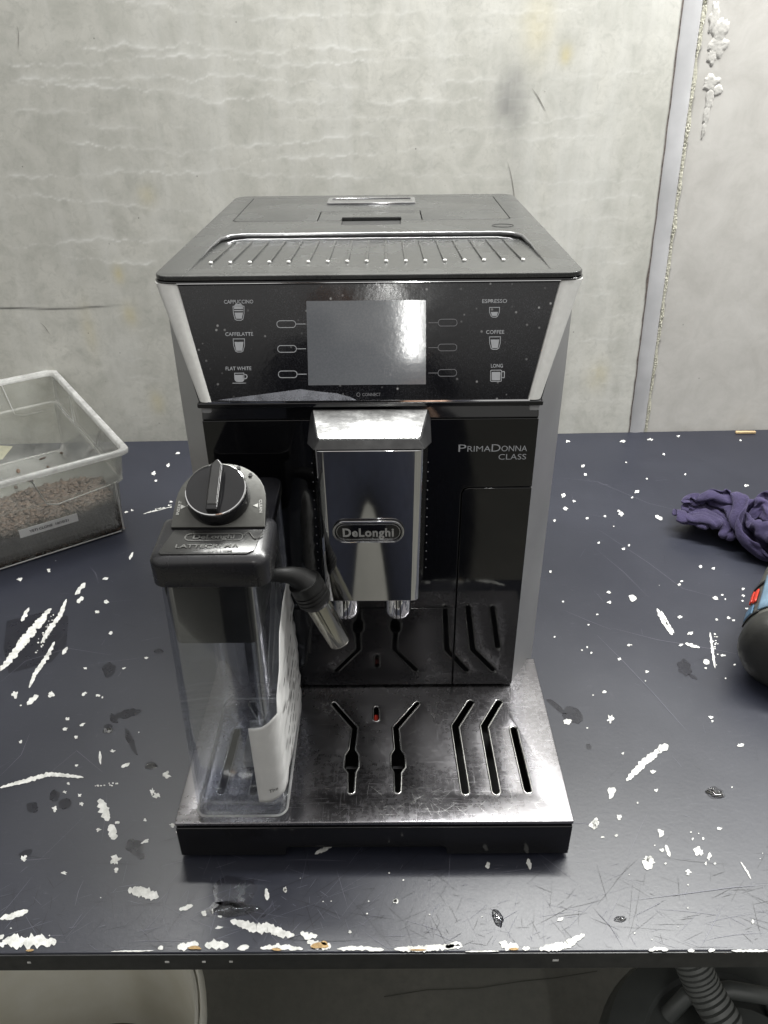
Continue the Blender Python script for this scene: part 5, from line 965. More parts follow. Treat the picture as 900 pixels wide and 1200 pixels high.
[166,191,150,-6,-19,12,-19,-14,-11,-3,-11,-19,-20,-3,-4,17,-10,-14,15,-5,-13,2,2,-11,-5,1,-10,-4,5,-3,4,8,7,4,1,16,-3,19,-5,5,7,13,-3,12,-5,-6,8,-1,0,1,8,2,9,-4,-12,-4,-11,-6,-10,-10,-1,-15,15,3,-10,-19,0,-20,0,4,-17,-8,-14,-3,-5,-4,-13,-3,-4,-1,-10,-3,2,-7,2,18,4,20,4,10,3,24,6,5,11,-28,7,19,14,12,17,18,-5,4,23,4,15,-1,-2,-5,15,5,11,6,7,-4,-6,2,10,-4,14,-4,1,2,12,-16,15,3,-8,6,3,-17,-4,-18,2,1,-2,-17,4,8,1,-5,4,-4,3,6,8,6,5,4,1,13,6,2,1,-16,3,-18,-11,-1,11,-6,10,4,9,-6,11,0,1,9,-7,-5,-2,-15,-8,-18,2,-12,0,9,2,-4,-12,-14,-9,13,-14,-6,-10,3,-10,-18],
[174,178,156,-9,-13,-11,-14,-21,-11,-26,-15,2,-5,-4,-21,13,-1,-20,12,1,-9,-3,-3,-11,3,7,-5,10,-1,3,-2,3,8,1,15,5,-1,11,16,3,16,-3,0,9,10,-6,10,-3,0,3,-11,-11,-4,1,-3,7,-10,-4,-10,11,-4,-17,-8,10,-18,-2,-8,-12,-21,0,-20,-6,-8,-11,10,2,7,-13,-3,7,-6,-4,3,-4,-5,8,-9,6,5,19,26,8,7,-1,26,-9,16,19,-1,0,-2,26,4,20,4,3,6,14,-2,-7,11,8,6,9,11,9,0,-9,-5,-14,10,0,-15,8,15,-10,21,5,6,3,10,-18,-3,-17,-4,-1,-1,-15,-1,7,-7,1,6,5,0,8,5,8,6,7,-1,12,4,4,-10,-10,5,-9,-16,-5,10,0,4,7,-4,2,3,9,-6,9,1,-2,2,-16,-4,-19,-2,-14,-7,6,-6,-7,-12,-9,2,24,-12,-15,-15,1,6,-22],
[172,159,160,-7,-14,-18,-20,-17,-4,-7,1,-26,-12,-18,-16,10,5,-19,15,-4,-5,1,3,-10,0,6,-7,4,0,13,2,0,9,1,17,3,0,18,8,-3,9,17,7,11,1,-3,13,0,-3,3,-10,-9,-8,-2,-8,1,-10,-3,-7,11,-3,-8,-16,7,-20,-1,-3,-20,-15,-7,-17,6,-5,-7,-9,-8,2,-13,-1,7,-6,6,8,-5,-2,8,12,5,18,-5,23,6,5,6,29,-1,11,8,16,2,3,25,6,18,-2,-5,-6,10,6,6,3,6,-3,10,14,10,3,-14,2,-11,4,-8,-23,18,10,-3,2,15,0,19,-2,-2,1,0,-14,-11,10,-7,4,4,-6,6,-9,4,-1,7,10,-2,7,9,8,8,-2,-4,6,-17,8,-14,-1,-1,3,-15,2,9,0,-2,15,7,-1,-3,-10,-11,-7,-1,5,-16,-1,-15,-2,-3,-10,-15,-3,-6,4,22,-11,-15,-16,-1,2,-23],
[161,142,161,-6,-25,-15,-2,17,-30,-8,-22,-17,-4,-5,-22,16,2,-10,-7,-8,-12,-1,6,-12,6,-2,4,8,11,7,-1,-3,16,-2,18,2,1,15,12,0,17,10,3,6,18,3,13,1,-2,4,-13,-9,-6,-6,-8,-1,-11,-5,-10,8,-3,2,-19,8,-19,0,-12,-18,4,2,-18,-10,-4,-9,-13,-5,-1,-12,2,10,0,-5,5,9,7,15,7,8,15,-3,3,17,-20,20,9,19,9,7,23,-2,18,-3,2,-2,23,3,0,17,6,4,-11,8,2,-6,-7,9,4,13,3,3,-3,-10,-21,0,13,-17,16,5,0,16,4,-6,-8,3,-16,6,7,8,4,9,2,5,0,6,-1,-8,6,2,12,4,4,14,-5,-4,8,-11,3,-9,-10,4,-7,-13,1,7,5,0,11,4,-5,7,-13,-12,-5,-4,-3,-21,-3,-10,-7,17,-4,-16,-8,-15,13,7,-8,-11,-14,7,-8,-15],
[145,122,161,-9,0,-28,13,-16,-25,-8,-8,-25,12,-1,-19,15,2,-9,1,2,-11,-8,-6,-6,-1,11,-3,0,10,8,6,-5,17,-2,11,12,-6,15,15,0,14,12,6,16,2,8,4,12,0,9,-11,-6,0,-11,-13,-8,-1,-8,-13,-4,2,4,-17,1,-19,11,-8,-3,-14,-2,-16,-8,4,-12,3,0,-2,-13,-7,10,2,-5,13,1,19,4,-1,11,18,2,-14,10,10,18,10,13,15,15,-12,5,13,17,5,-3,18,-4,-8,16,4,7,3,-3,10,-2,11,-1,-16,17,7,-1,-23,9,-6,12,-10,-17,9,3,-24,11,9,-11,3,7,13,0,1,-12,-2,10,0,8,0,7,7,3,8,3,5,12,-13,4,-9,12,6,-10,2,7,-7,4,-11,-2,1,5,-12,-5,6,-1,-10,3,1,-5,4,-13,-15,-12,2,-10,-17,8,7,-20,10,-21,11,-4,-10,7,-13,6,-6,-14],
[132,113,146,-5,-4,-34,5,-11,-26,23,-13,-15,15,7,-16,6,-4,-16,3,4,-8,-8,-3,-4,-1,13,4,-5,12,2,6,-1,19,-2,5,20,-4,18,11,-5,8,18,6,11,1,-1,7,9,8,6,-6,0,7,-12,-13,-5,-7,-9,-16,-4,2,5,-16,0,-20,8,-7,3,-16,-5,-13,5,1,-5,-9,-2,-2,-10,-10,5,-5,5,16,-2,19,4,-1,-3,22,8,14,-9,24,14,14,12,-5,18,10,9,4,10,4,-10,-6,9,9,-1,1,5,14,7,6,9,-1,-6,-22,-4,16,-5,14,15,2,7,-13,-18,9,5,-15,3,15,-9,10,5,3,-8,-7,1,1,8,-7,0,7,-5,7,6,7,-5,-15,12,4,18,-5,8,12,-3,7,-9,-10,-11,3,2,6,3,-9,1,-2,-5,-10,7,-2,-10,-4,-15,-15,-7,-2,-14,-16,6,5,-23,9,-14,11,-7,-5,22,-5,0,-6,-12],
[141,104,125,-13,-11,-31,8,-5,-30,18,2,-21,21,-9,-3,1,-5,-17,4,4,-10,-6,7,-1,-5,11,6,4,14,9,4,3,19,-6,6,19,3,10,17,-11,12,10,8,6,8,-7,5,10,10,5,0,-3,7,-13,-5,4,-14,-13,-9,-5,5,-9,-16,-10,-14,4,5,3,-13,-3,-11,8,0,1,-13,-8,1,-1,-2,-1,-6,12,4,-10,-12,21,3,22,4,8,16,18,14,11,17,15,-2,-10,29,-1,-4,17,9,12,-11,10,2,-1,5,-10,1,9,17,2,-19,5,-3,10,4,-18,7,17,-15,19,-5,2,5,13,-14,1,-6,-13,8,5,1,-6,5,-5,-7,0,-4,4,9,-4,4,-3,10,3,2,19,-3,20,3,14,-1,-14,-4,9,-6,-13,0,6,6,1,-9,1,0,-9,2,2,-8,-12,1,-14,-13,-17,3,-14,-21,3,-9,-23,0,-5,17,-6,0,20,-3,-14,5,-6],
[138,84,111,-1,-8,-36,12,-2,-28,18,1,-20,21,-6,0,9,9,-6,-1,4,-8,-7,4,-6,-6,10,8,-1,10,14,3,13,16,-4,4,22,-7,2,20,-14,10,6,8,6,7,-1,5,9,10,6,0,-1,7,-12,-7,2,-12,-10,-7,-7,3,-8,-13,-9,-17,-4,11,3,-9,-12,-7,1,-8,-4,-11,1,0,-7,10,7,-5,3,16,-4,1,9,25,20,11,4,14,17,11,10,12,19,0,-6,28,-7,5,15,9,7,-7,9,-7,0,3,-13,-2,-2,6,-18,-6,17,-8,19,11,-6,-16,-4,-21,16,9,-13,13,11,-11,12,-1,-6,-3,8,-1,-4,8,-5,-3,7,0,9,1,11,3,-10,7,1,17,2,-3,-5,22,-2,19,-7,7,5,-10,-11,4,8,-2,4,-8,2,-2,-15,-1,3,-14,0,-10,-16,-12,-17,7,-15,-18,10,-7,-22,-9,-13,11,-15,0,15,-2,0,14,2],
[153,82,90,1,-20,-25,16,7,-28,8,-12,-20,14,6,-10,11,7,-3,2,9,-1,-3,11,5,-9,7,9,-12,1,18,8,14,16,-11,3,23,-11,6,11,-10,8,13,10,4,0,-2,6,11,13,6,0,4,3,-12,-16,5,-5,0,-10,-11,-8,-2,-15,1,-16,-10,6,-1,-18,-4,9,3,-7,-1,1,7,-4,-10,5,14,-3,0,12,11,2,-10,26,6,23,13,17,16,8,12,-1,16,-11,-2,23,9,3,10,6,9,1,10,4,-4,4,-1,-16,3,0,-20,-13,7,-18,24,1,2,-15,3,-22,2,14,-20,18,-3,-8,3,12,-7,-7,4,9,3,6,-6,6,1,8,11,6,-1,8,-2,9,4,11,13,-18,1,-3,8,5,19,4,13,-9,-5,7,3,-6,8,-3,-1,0,-16,3,-1,-16,-1,-15,-15,-19,-9,6,-10,-21,11,-10,-12,-10,-6,7,-19,-3,13,6,-6,-4,-2],
[162,65,77,7,10,-28,11,-22,-17,18,7,-14,10,-5,-10,7,6,-3,-4,10,0,-1,14,9,-15,4,6,-11,4,23,6,15,14,-21,2,16,-12,7,16,1,6,17,10,1,-8,-4,7,10,13,5,1,1,5,-12,-2,11,-7,-8,-4,-14,-1,-15,-6,6,-7,-13,1,2,-19,-5,11,-3,0,-7,11,-8,11,2,9,12,-4,8,2,15,-6,0,21,19,14,5,-6,4,22,14,-9,12,1,3,21,17,7,1,6,5,-8,5,4,-7,3,4,-14,-16,-3,-19,-3,10,-23,27,0,-1,-3,22,-9,-2,8,-23,-2,-10,-17,0,9,-5,7,7,1,7,2,7,6,8,4,7,-5,15,8,-2,14,-12,12,3,8,14,-10,5,9,15,-2,8,10,-10,2,2,0,10,-4,3,-1,-18,5,0,-18,-4,-8,-20,-20,-18,4,-10,-22,13,-10,-11,-18,-9,18,-2,3,7,-13,-7,-5,1],
[181,73,67,10,-3,-31,8,-20,-17,16,2,2,3,14,2,1,6,-5,-1,4,-13,-9,-2,18,-13,17,7,-12,-6,19,1,17,14,-10,10,19,-18,-3,8,7,11,7,6,4,14,9,4,-3,-4,5,-10,11,4,-1,1,12,-9,-17,-9,-5,4,-10,-13,-10,4,-9,10,2,-13,6,6,-8,-4,5,2,-4,4,15,8,-7,0,-3,1,20,15,22,-2,-4,-5,22,14,13,7,7,4,21,6,-10,6,12,-7,7,2,6,-14,-3,4,-10,8,6,-13,-20,3,-17,3,12,-26,26,8,-2,4,23,-7,2,1,-24,-9,-7,-14,5,9,-1,2,10,-1,6,5,5,5,-6,18,5,-15,8,-4,8,24,5,16,-11,6,14,9,-6,6,12,2,5,13,-8,1,-3,2,14,-4,7,5,-14,4,-1,-23,-5,-7,-19,-14,-19,-4,-21,-20,2,-11,-20,5,-1,16,-10,6,9,-10,-6,6,-1],
[184,69,44,14,-21,-4,20,5,-3,9,7,-16,-5,7,-14,3,10,-2,-3,10,2,-6,-11,22,-22,2,4,-9,5,25,-11,19,10,4,4,21,-19,-5,5,8,10,5,4,5,12,8,6,2,0,0,-14,4,8,-11,10,11,2,-13,-8,-10,2,4,-13,-9,-2,-10,0,9,3,8,7,-10,2,9,-4,4,-4,14,2,-15,9,-5,16,1,17,0,17,-4,8,23,19,3,4,-10,-6,12,12,-8,-2,11,-3,2,-7,9,-7,11,3,-9,-10,9,-13,-14,5,-23,18,6,-21,6,24,-4,22,12,-6,-1,-6,-24,-2,10,-9,3,7,7,5,9,1,-2,-5,7,8,11,11,8,-16,9,-5,6,24,-11,18,-6,14,-1,15,1,11,7,-11,-5,6,-3,9,7,4,12,-8,10,8,-15,3,-3,-21,-13,-7,-18,-12,-21,-4,-20,-4,-13,-1,-18,3,-5,-5,-15,-10,7,-2,4,-1,-5],
[188,47,41,22,-12,-11,10,12,-17,8,5,-8,0,7,2,2,11,-2,1,15,4,-19,2,14,-13,-10,17,-6,9,25,-25,9,8,11,1,20,-18,2,11,1,15,10,7,-8,-8,8,7,4,8,9,-2,-4,-1,-17,12,12,-1,-3,4,-16,-8,-7,-15,0,6,-15,-4,0,11,7,6,-5,6,7,-5,7,5,7,-11,7,16,2,-14,11,16,3,17,4,24,5,5,-19,11,-12,-7,11,8,-5,10,5,2,-9,13,4,-7,-1,5,-16,-17,13,-7,15,10,-18,14,14,-15,3,13,-24,13,20,-7,9,-8,-18,-3,10,-8,-2,8,1,6,0,7,4,3,10,8,4,14,7,-12,17,-9,20,7,-21,-4,12,7,15,12,15,-7,-4,-7,0,12,-7,6,9,9,15,-4,6,9,-15,3,-4,-21,-16,-5,-16,-3,-16,-16,-21,-1,-4,3,-17,-8,-10,5,-14,-4,-2,10,-5,2,4],
[205,39,42,17,1,-13,5,-1,-24,8,11,6,-3,8,4,-3,11,0,4,14,3,-20,11,11,-9,-17,19,-16,-1,21,-23,10,12,7,3,22,-11,6,16,3,15,6,6,-4,-7,7,-4,-12,2,10,-6,6,1,-10,10,11,0,-5,1,-16,-1,-2,-20,1,4,-10,1,9,5,-1,1,9,-2,9,1,9,-1,10,-4,12,-11,1,4,19,21,-3,9,-7,0,20,4,-16,-4,-8,-8,15,9,-4,7,12,5,-4,-1,4,-17,-13,5,-9,13,23,-6,8,9,-27,16,14,-15,6,17,-17,14,17,-1,7,-3,-21,-2,11,-3,-5,8,0,-2,5,10,4,-1,12,-2,-17,10,25,7,9,-19,13,4,-8,0,26,-9,2,13,18,-5,-3,4,5,9,-12,1,8,5,12,-2,9,9,-13,-5,-3,-20,-1,6,-20,-10,-5,-22,-14,-19,3,-6,-3,-25,-8,9,10,-4,3,-5,1,-4,-4],
[224,40,37,11,-8,-13,-5,14,-3,9,-1,-16,-1,13,0,-1,4,15,-12,14,0,0,15,19,-20,-8,18,-14,-7,24,-27,-1,6,4,4,22,-1,9,16,3,13,2,8,10,0,2,0,-11,5,-5,-14,4,0,-16,-1,15,-5,11,0,-10,-10,9,-6,7,-3,-11,3,5,-9,-1,5,2,-2,5,11,8,-1,6,0,17,4,-4,17,5,5,-25,3,-10,-1,22,3,-15,5,12,-9,3,12,-1,5,0,7,-8,-9,9,-11,11,14,0,10,9,-18,5,10,-29,6,22,-15,23,13,5,5,9,-19,1,17,-3,8,8,-9,-4,6,1,-3,-4,10,4,-8,13,-4,-19,11,15,24,-1,-7,7,23,-9,-9,22,-22,1,-3,7,3,7,9,-2,5,7,3,9,-3,8,6,8,8,-17,4,7,-20,-11,-4,-18,3,10,-23,-10,-20,1,-11,-7,-9,-5,8,-19,-5,10,0,1,4,7],
[237,36,28,8,0,-19,-7,9,16,3,7,-6,4,5,-14,-9,12,0,-3,4,25,-18,8,7,-2,-9,27,-26,-6,8,-15,2,24,10,14,11,-5,-1,14,-2,12,3,6,8,0,7,9,0,6,-3,-16,6,2,-17,-12,2,-16,5,3,-15,6,12,11,0,8,-6,10,3,-9,3,7,-7,-8,1,-4,2,8,12,-8,11,-1,16,9,7,-6,-7,16,-1,-22,6,-5,-16,5,7,-10,5,10,3,-3,-5,11,-6,13,7,6,4,16,-15,18,12,-13,3,18,-20,4,13,-24,27,8,7,-7,19,0,4,10,-6,6,7,-3,-2,8,0,-8,-1,11,14,-13,9,-1,-19,-3,7,22,14,-13,0,22,-24,-3,8,-6,-8,9,10,4,7,-4,7,5,12,-4,-1,14,10,6,-1,15,-4,0,-1,-22,-5,-3,-25,-4,12,-14,3,-14,-19,-14,3,-10,-1,-8,6,-10,7,3,3,-2,-10],
[247,42,22,3,1,-18,-3,7,8,-2,10,5,-6,5,-12,2,14,4,-4,1,26,-24,-12,6,-4,-5,29,-26,-8,6,-1,16,18,9,7,16,-5,6,13,-2,8,8,1,2,-11,-2,7,-8,11,-8,-8,0,5,-20,1,6,-17,11,14,3,0,11,-12,9,2,10,-3,8,0,0,10,-3,1,3,-12,-7,-3,-11,-4,18,1,6,-8,14,8,6,16,3,-21,4,-8,-16,-1,8,-10,8,8,1,-6,4,10,6,1,14,-10,9,17,-12,17,13,-11,5,26,-5,10,-7,-27,7,23,-5,3,15,-3,9,-3,3,-5,6,4,0,7,8,3,15,5,5,-23,-7,6,-18,10,-10,17,22,-20,-1,18,-21,-4,8,16,-3,-4,-12,0,9,-1,5,11,9,4,10,20,1,-6,9,18,-4,1,19,-11,-6,-1,-26,-2,-12,-22,0,10,-16,-4,-10,-17,-8,12,0,-3,-7,11,-5,8,0],
[256,37,17,2,8,-12,-5,8,0,-5,8,0,-8,8,14,4,14,4,-9,-17,19,-27,-9,7,-2,-6,27,-24,-1,13,1,13,14,12,6,11,-4,8,6,2,8,8,1,11,3,-1,-1,-17,-6,-9,-20,12,1,-18,4,19,-4,1,8,-16,13,7,7,-8,8,-6,6,7,-3,3,7,-1,6,8,4,-4,3,-16,-6,12,-5,7,-2,17,7,-4,19,-4,-19,-3,-3,-13,-5,4,3,11,9,3,-3,9,-1,5,2,19,-6,6,12,-20,6,19,-16,20,20,6,10,-5,-28,-2,21,-11,7,15,0,1,4,13,1,6,4,7,3,9,-16,1,11,18,-9,-5,4,-23,9,-25,2,6,-15,-6,25,-15,16,-5,0,-9,10,2,-8,9,-8,9,1,4,5,15,22,3,2,11,14,-13,15,13,-6,-2,18,-16,-10,-2,-24,10,-9,-18,-7,5,-15,-8,14,-1,-5,1,11,9,-8,3],
[258,50,16,-3,4,-8,1,-1,10,-7,0,1,-8,7,9,6,17,8,-17,-20,-3,-19,-13,19,-8,-4,26,-9,16,14,-9,-4,16,3,11,8,2,6,14,9,9,-4,4,11,2,0,8,-16,-9,-18,-14,10,16,-11,-4,2,-27,11,16,0,-2,11,-14,9,2,5,7,4,2,5,10,2,3,8,-6,-5,3,-17,-1,15,-2,8,-2,16,-4,-13,13,-2,-18,1,10,-10,3,4,1,11,6,9,-3,-10,12,-6,9,11,-7,16,14,-12,7,14,-23,18,15,18,4,13,-22,4,15,-13,-6,17,3,0,12,5,7,3,6,-4,-8,3,6,3,14,16,-12,1,-14,-12,17,-18,-29,-5,-18,20,7,-19,-7,7,3,-11,13,-6,-3,10,-6,8,0,2,8,8,20,8,2,20,6,-5,15,15,-2,-5,12,-17,8,10,-16,-3,8,-21,10,-3,-16,-6,12,-2,-8,2,8,2,4,12],
[259,61,9,-6,5,-1,4,-5,-2,-10,3,11,1,0,15,-6,12,13,-7,-26,-6,-21,-6,22,-22,-12,12,8,15,21,-6,3,14,4,8,4,-4,1,13,8,8,5,5,13,-9,6,12,-16,-10,-13,-17,15,19,-6,-7,2,-30,9,17,-1,2,4,-13,-3,17,2,7,3,1,9,1,5,5,1,-11,-1,10,-11,1,15,2,2,-14,17,3,-9,15,-3,-16,-5,8,0,13,6,3,10,-1,15,0,-1,8,-9,9,11,-11,16,5,-19,6,16,-20,11,18,20,-1,19,-21,15,9,-10,-6,14,-4,-3,10,2,2,-9,11,0,-12,7,11,17,11,13,-13,14,-17,-21,4,-28,-3,12,-22,-5,-15,-11,-12,16,-1,-9,14,-15,0,1,-2,4,13,1,9,7,17,8,-3,20,8,-7,14,20,-7,18,12,1,-4,3,-22,-1,6,-20,13,7,-7,2,15,0,-7,1,11,-3,-2,11],
[262,70,13,-6,5,-1,6,-2,-8,-14,-2,3,4,-1,18,-6,-2,23,-11,-23,3,-18,4,18,-16,-24,3,-3,9,22,5,8,15,3,11,-2,0,4,9,2,10,5,-3,7,-15,14,10,-7,-10,-7,-20,19,17,-5,-11,20,-9,12,-4,-21,0,17,2,1,3,-14,6,11,-3,9,-2,9,6,9,1,0,5,-16,4,16,5,-2,-8,22,2,-20,1,2,-9,11,-3,11,3,8,-2,1,-1,14,-1,-3,15,-1,11,12,-10,11,4,-23,18,7,-17,7,20,13,-1,17,-14,10,17,-1,-4,13,-4,-5,2,13,1,-6,6,6,-17,-6,13,9,13,0,-21,8,-19,-13,18,-29,15,7,-11,-29,-8,-13,-14,8,-8,-12,12,-13,-2,-1,1,7,10,0,10,11,2,16,8,24,10,-6,16,8,-20,16,18,-5,18,10,-5,-13,-1,-18,11,10,-4,9,7,-2,0,4,11,-12,-10,1],
[265,79,4,-6,4,1,-7,-6,0,-5,0,11,13,-11,6,-15,-8,20,-18,-18,3,-3,3,25,-15,-23,4,-2,14,13,3,7,14,4,3,12,1,11,4,0,10,-2,-9,3,-18,18,7,-2,-6,-3,-23,2,21,-12,10,25,5,10,2,-19,0,11,-8,-2,-9,-9,4,7,-7,6,11,-1,11,5,8,-11,7,9,17,7,-10,-7,-8,15,7,-12,12,3,-2,19,2,8,-6,-2,8,2,-3,12,5,6,10,-13,9,2,-20,14,15,-6,19,4,-19,-5,21,-6,8,20,2,4,16,-6,1,13,3,-6,-1,13,3,-12,-3,6,-13,1,-8,-6,13,1,-27,4,-13,18,26,-27,-9,12,-10,-30,-9,-18,-10,13,-6,-18,-4,-5,5,10,1,3,13,0,11,-8,1,16,11,10,18,11,21,9,-12,14,5,-24,15,16,4,6,0,-18,2,5,-15,12,6,-2,0,2,10,2,-4,11],
[272,91,2,-7,4,1,-10,-8,2,-7,-3,17,5,-21,-5,-12,-11,20,-13,-19,6,4,4,27,-17,-9,9,-1,2,17,3,11,-4,3,-1,12,1,10,5,2,12,-4,-13,-4,-16,20,10,1,-1,13,-21,-1,14,-20,14,18,6,1,26,-6,7,-13,-12,2,-5,-11,4,0,-9,-6,12,-3,-1,4,15,9,4,13,17,8,-7,-12,12,8,-3,-9,14,13,-4,4,7,-2,15,-4,12,2,-1,7,-13,9,12,-7,9,-2,-18,12,15,-13,14,16,3,0,14,-24,6,17,-3,5,13,6,-1,12,-4,-4,0,13,3,-5,10,4,-18,3,-16,-14,-12,-10,-20,17,-4,1,33,-27,-8,-1,-16,-22,0,-9,-18,10,-12,-15,2,-1,3,11,-4,10,6,14,9,-1,-5,16,-6,11,18,14,16,16,10,15,11,-18,14,2,-17,14,6,-2,-4,-1,-16,8,7,-2,10,0,2,7,-6,9],
[271,104,1,-4,1,6,-11,-5,0,1,-18,10,4,-16,4,-16,-21,13,-16,-19,4,7,4,27,-16,3,15,0,-9,17,9,10,-6,-3,10,0,-3,8,6,9,11,1,-13,-13,-13,15,14,-7,-2,14,-19,7,16,-13,1,28,-6,13,10,12,8,0,-17,4,-4,-12,-1,4,-8,-7,13,-2,5,-4,13,11,1,13,10,11,10,-13,10,9,0,-22,-5,12,-5,4,-7,4,9,7,13,1,6,12,4,8,4,-18,1,18,-10,18,8,-9,14,10,-12,2,16,-20,4,15,8,5,11,-6,2,10,1,-6,1,9,2,-7,11,-4,-18,-7,-9,-14,16,-12,-23,11,-24,12,14,-18,-26,3,-15,-12,22,-2,-24,5,-15,-9,5,-9,-6,-3,1,10,9,9,11,-10,8,17,-1,0,23,-1,18,14,11,16,14,6,19,3,-15,0,0,-18,12,-5,-6,9,4,0,5,5,4,-8,1,10],
[271,117,8,-7,-4,-5,-10,-5,8,-3,-18,3,6,-19,17,-10,-21,14,-11,-25,-12,-2,-3,23,-13,2,17,7,0,17,-6,1,13,6,11,-1,4,9,2,7,8,-7,-12,-10,-17,1,17,-13,14,23,-7,2,18,-6,5,16,-19,15,12,9,5,6,-11,0,4,-9,1,10,-11,-6,4,9,9,-4,7,-2,6,18,12,10,-1,-3,-9,16,6,-17,-9,-4,10,8,6,-3,7,8,-3,3,2,19,1,5,16,-12,7,11,-16,15,0,-19,14,19,-3,2,10,-19,4,17,2,8,12,-1,-1,9,5,-5,1,16,-1,-15,-8,-9,-20,3,-4,-16,17,-19,5,21,-29,-17,-6,-12,-26,17,-14,-12,23,-5,-21,-8,-15,-5,-2,-1,-7,8,-1,7,9,-4,12,3,16,15,-11,2,21,-2,3,26,-1,19,11,4,24,-2,0,3,0,-17,10,1,5,9,-3,0,1,7,8,-13,-1,2],
[271,131,9,-4,-9,-4,-7,-9,11,-8,-16,3,3,-20,17,-2,-28,7,-16,-16,2,6,-16,9,-15,1,17,-5,-3,16,12,3,11,0,10,2,5,8,1,9,9,-7,-11,5,-16,-4,10,-22,4,21,-13,16,18,3,-5,22,4,14,4,-19,11,6,-11,6,10,-2,-3,12,5,0,6,6,5,-10,13,-4,19,6,15,-3,9,-2,-12,9,-3,1,-12,7,-11,5,3,6,2,4,9,7,10,8,7,1,12,-17,8,13,-12,15,-2,-18,15,15,-12,1,15,-13,-2,9,11,5,10,1,-2,8,6,-1,0,10,-14,-7,0,-3,-17,7,0,-19,14,-26,-4,10,-31,-19,-2,-8,-20,25,-10,-24,10,-9,-15,-2,-9,-6,-7,-11,1,-1,0,2,12,14,16,1,0,19,6,0,22,-3,7,24,0,21,7,-10,17,12,-10,9,-19,-3,11,3,4,0,4,12,3,7,8,-12,2,7],
[282,131,12,-11,-2,-5,-5,-11,17,-15,-18,1,9,-24,0,-5,-29,4,-14,-10,21,7,-14,12,-21,-10,2,-2,-6,17,9,7,6,1,11,-4,7,8,4,13,4,-3,-6,14,-13,-7,22,-11,10,15,-21,2,25,-5,8,11,21,15,6,-16,10,6,-12,-9,7,4,5,9,1,4,-1,-10,-5,10,8,9,7,17,11,-12,7,-2,10,8,-1,-12,-8,8,-12,6,0,2,8,7,12,1,12,10,0,1,17,-3,8,11,-17,11,2,-16,1,19,-11,19,0,-14,-1,14,0,-8,-1,8,-6,2,8,-2,-2,11,-11,6,11,3,-19,3,-23,-3,9,-18,-31,-5,-22,-18,14,0,-17,28,-9,-26,-1,-13,3,-16,-6,-7,-8,-9,-3,2,-10,-5,14,13,15,11,10,22,1,-14,25,11,11,26,8,25,14,-9,8,2,-28,16,-12,9,12,-3,9,-4,-1,9,-9,7,1,-9,4,-11],
[285,129,3,-6,-8,3,-5,-7,18,-18,-15,-6,6,-19,14,-1,-25,-1,-16,-23,6,7,-16,15,-18,-10,5,-2,-3,16,7,1,10,-4,12,-4,8,7,4,-3,13,-8,-1,16,-15,14,20,-9,14,22,-13,4,24,-6,6,10,25,-1,15,-10,2,-13,-13,5,4,-8,7,10,-2,4,14,3,-1,9,15,3,-20,9,14,4,12,3,17,-3,-5,-9,6,6,-15,4,8,-2,0,2,10,5,8,19,0,8,16,-10,9,2,-19,5,17,-9,1,17,-13,19,0,-12,-6,12,6,-4,7,0,-1,-4,10,-12,2,11,-4,-18,1,-12,-3,21,-14,-22,2,-28,-11,8,-7,-36,4,-21,-15,16,8,-20,-14,-14,1,-10,0,-10,2,-11,0,-3,-5,-1,7,5,3,23,3,26,10,-4,26,5,5,29,10,24,10,-8,5,-3,-29,19,0,-7,1,-6,14,-3,1,9,-6,8,-5,-12,4,-12],
[285,140,4,1,-15,4,-10,-14,6,-10,-18,-2,5,-16,16,-15,-19,13,-2,-27,3,-7,-19,-2,-3,-12,11,-2,2,10,2,4,12,4,7,7,-1,9,-11,1,17,-4,4,16,-15,5,25,6,5,21,-14,22,9,-8,-11,26,10,13,0,-2,7,-6,-15,1,12,5,-3,10,8,8,7,1,6,11,8,7,-18,5,10,-11,-2,-1,18,7,-4,-12,3,9,9,2,3,4,6,6,4,3,2,17,0,15,4,-14,0,18,-10,9,17,-11,4,-4,-16,12,13,0,-1,13,-4,-4,10,3,-13,1,2,1,-20,10,-8,-9,17,-9,-22,5,-28,0,17,-14,-31,-6,-19,-18,21,-10,-26,-11,-1,-22,-14,-15,-8,9,8,11,10,-10,1,0,-6,-14,-13,-8,6,23,-3,26,12,-1,29,10,21,22,7,8,17,-19,5,10,-23,16,-13,-4,10,-5,0,-3,3,10,-11,-1,-2,12,10,10],
[289,146,13,-5,-14,5,-2,-20,0,-16,-14,2,-2,-25,15,0,-27,5,-4,-19,8,-6,-16,-10,1,-7,12,-1,-1,15,-4,9,0,8,1,8,-3,16,5,6,17,-9,1,19,-10,-4,17,-19,14,15,18,-5,20,-9,18,4,-5,10,11,-10,6,8,-11,-2,15,1,2,5,13,11,1,7,3,1,12,12,-3,3,9,-13,-9,-7,-4,5,3,5,11,6,6,5,4,10,-1,4,11,-1,4,10,10,1,11,-12,15,6,-15,10,18,-11,-9,8,-10,13,5,3,-8,6,-3,-9,8,3,-9,6,6,5,-17,5,-1,-22,12,-17,-16,14,-26,-9,-11,-15,-18,23,-14,-27,-3,-2,-29,1,-16,-15,-5,-13,-14,0,6,4,10,8,11,3,-18,-6,-5,-22,4,0,2,18,25,7,32,12,24,21,2,-2,18,-21,12,8,-12,1,-8,-18,12,-9,-1,1,-1,10,5,7,8,-1,11,18],
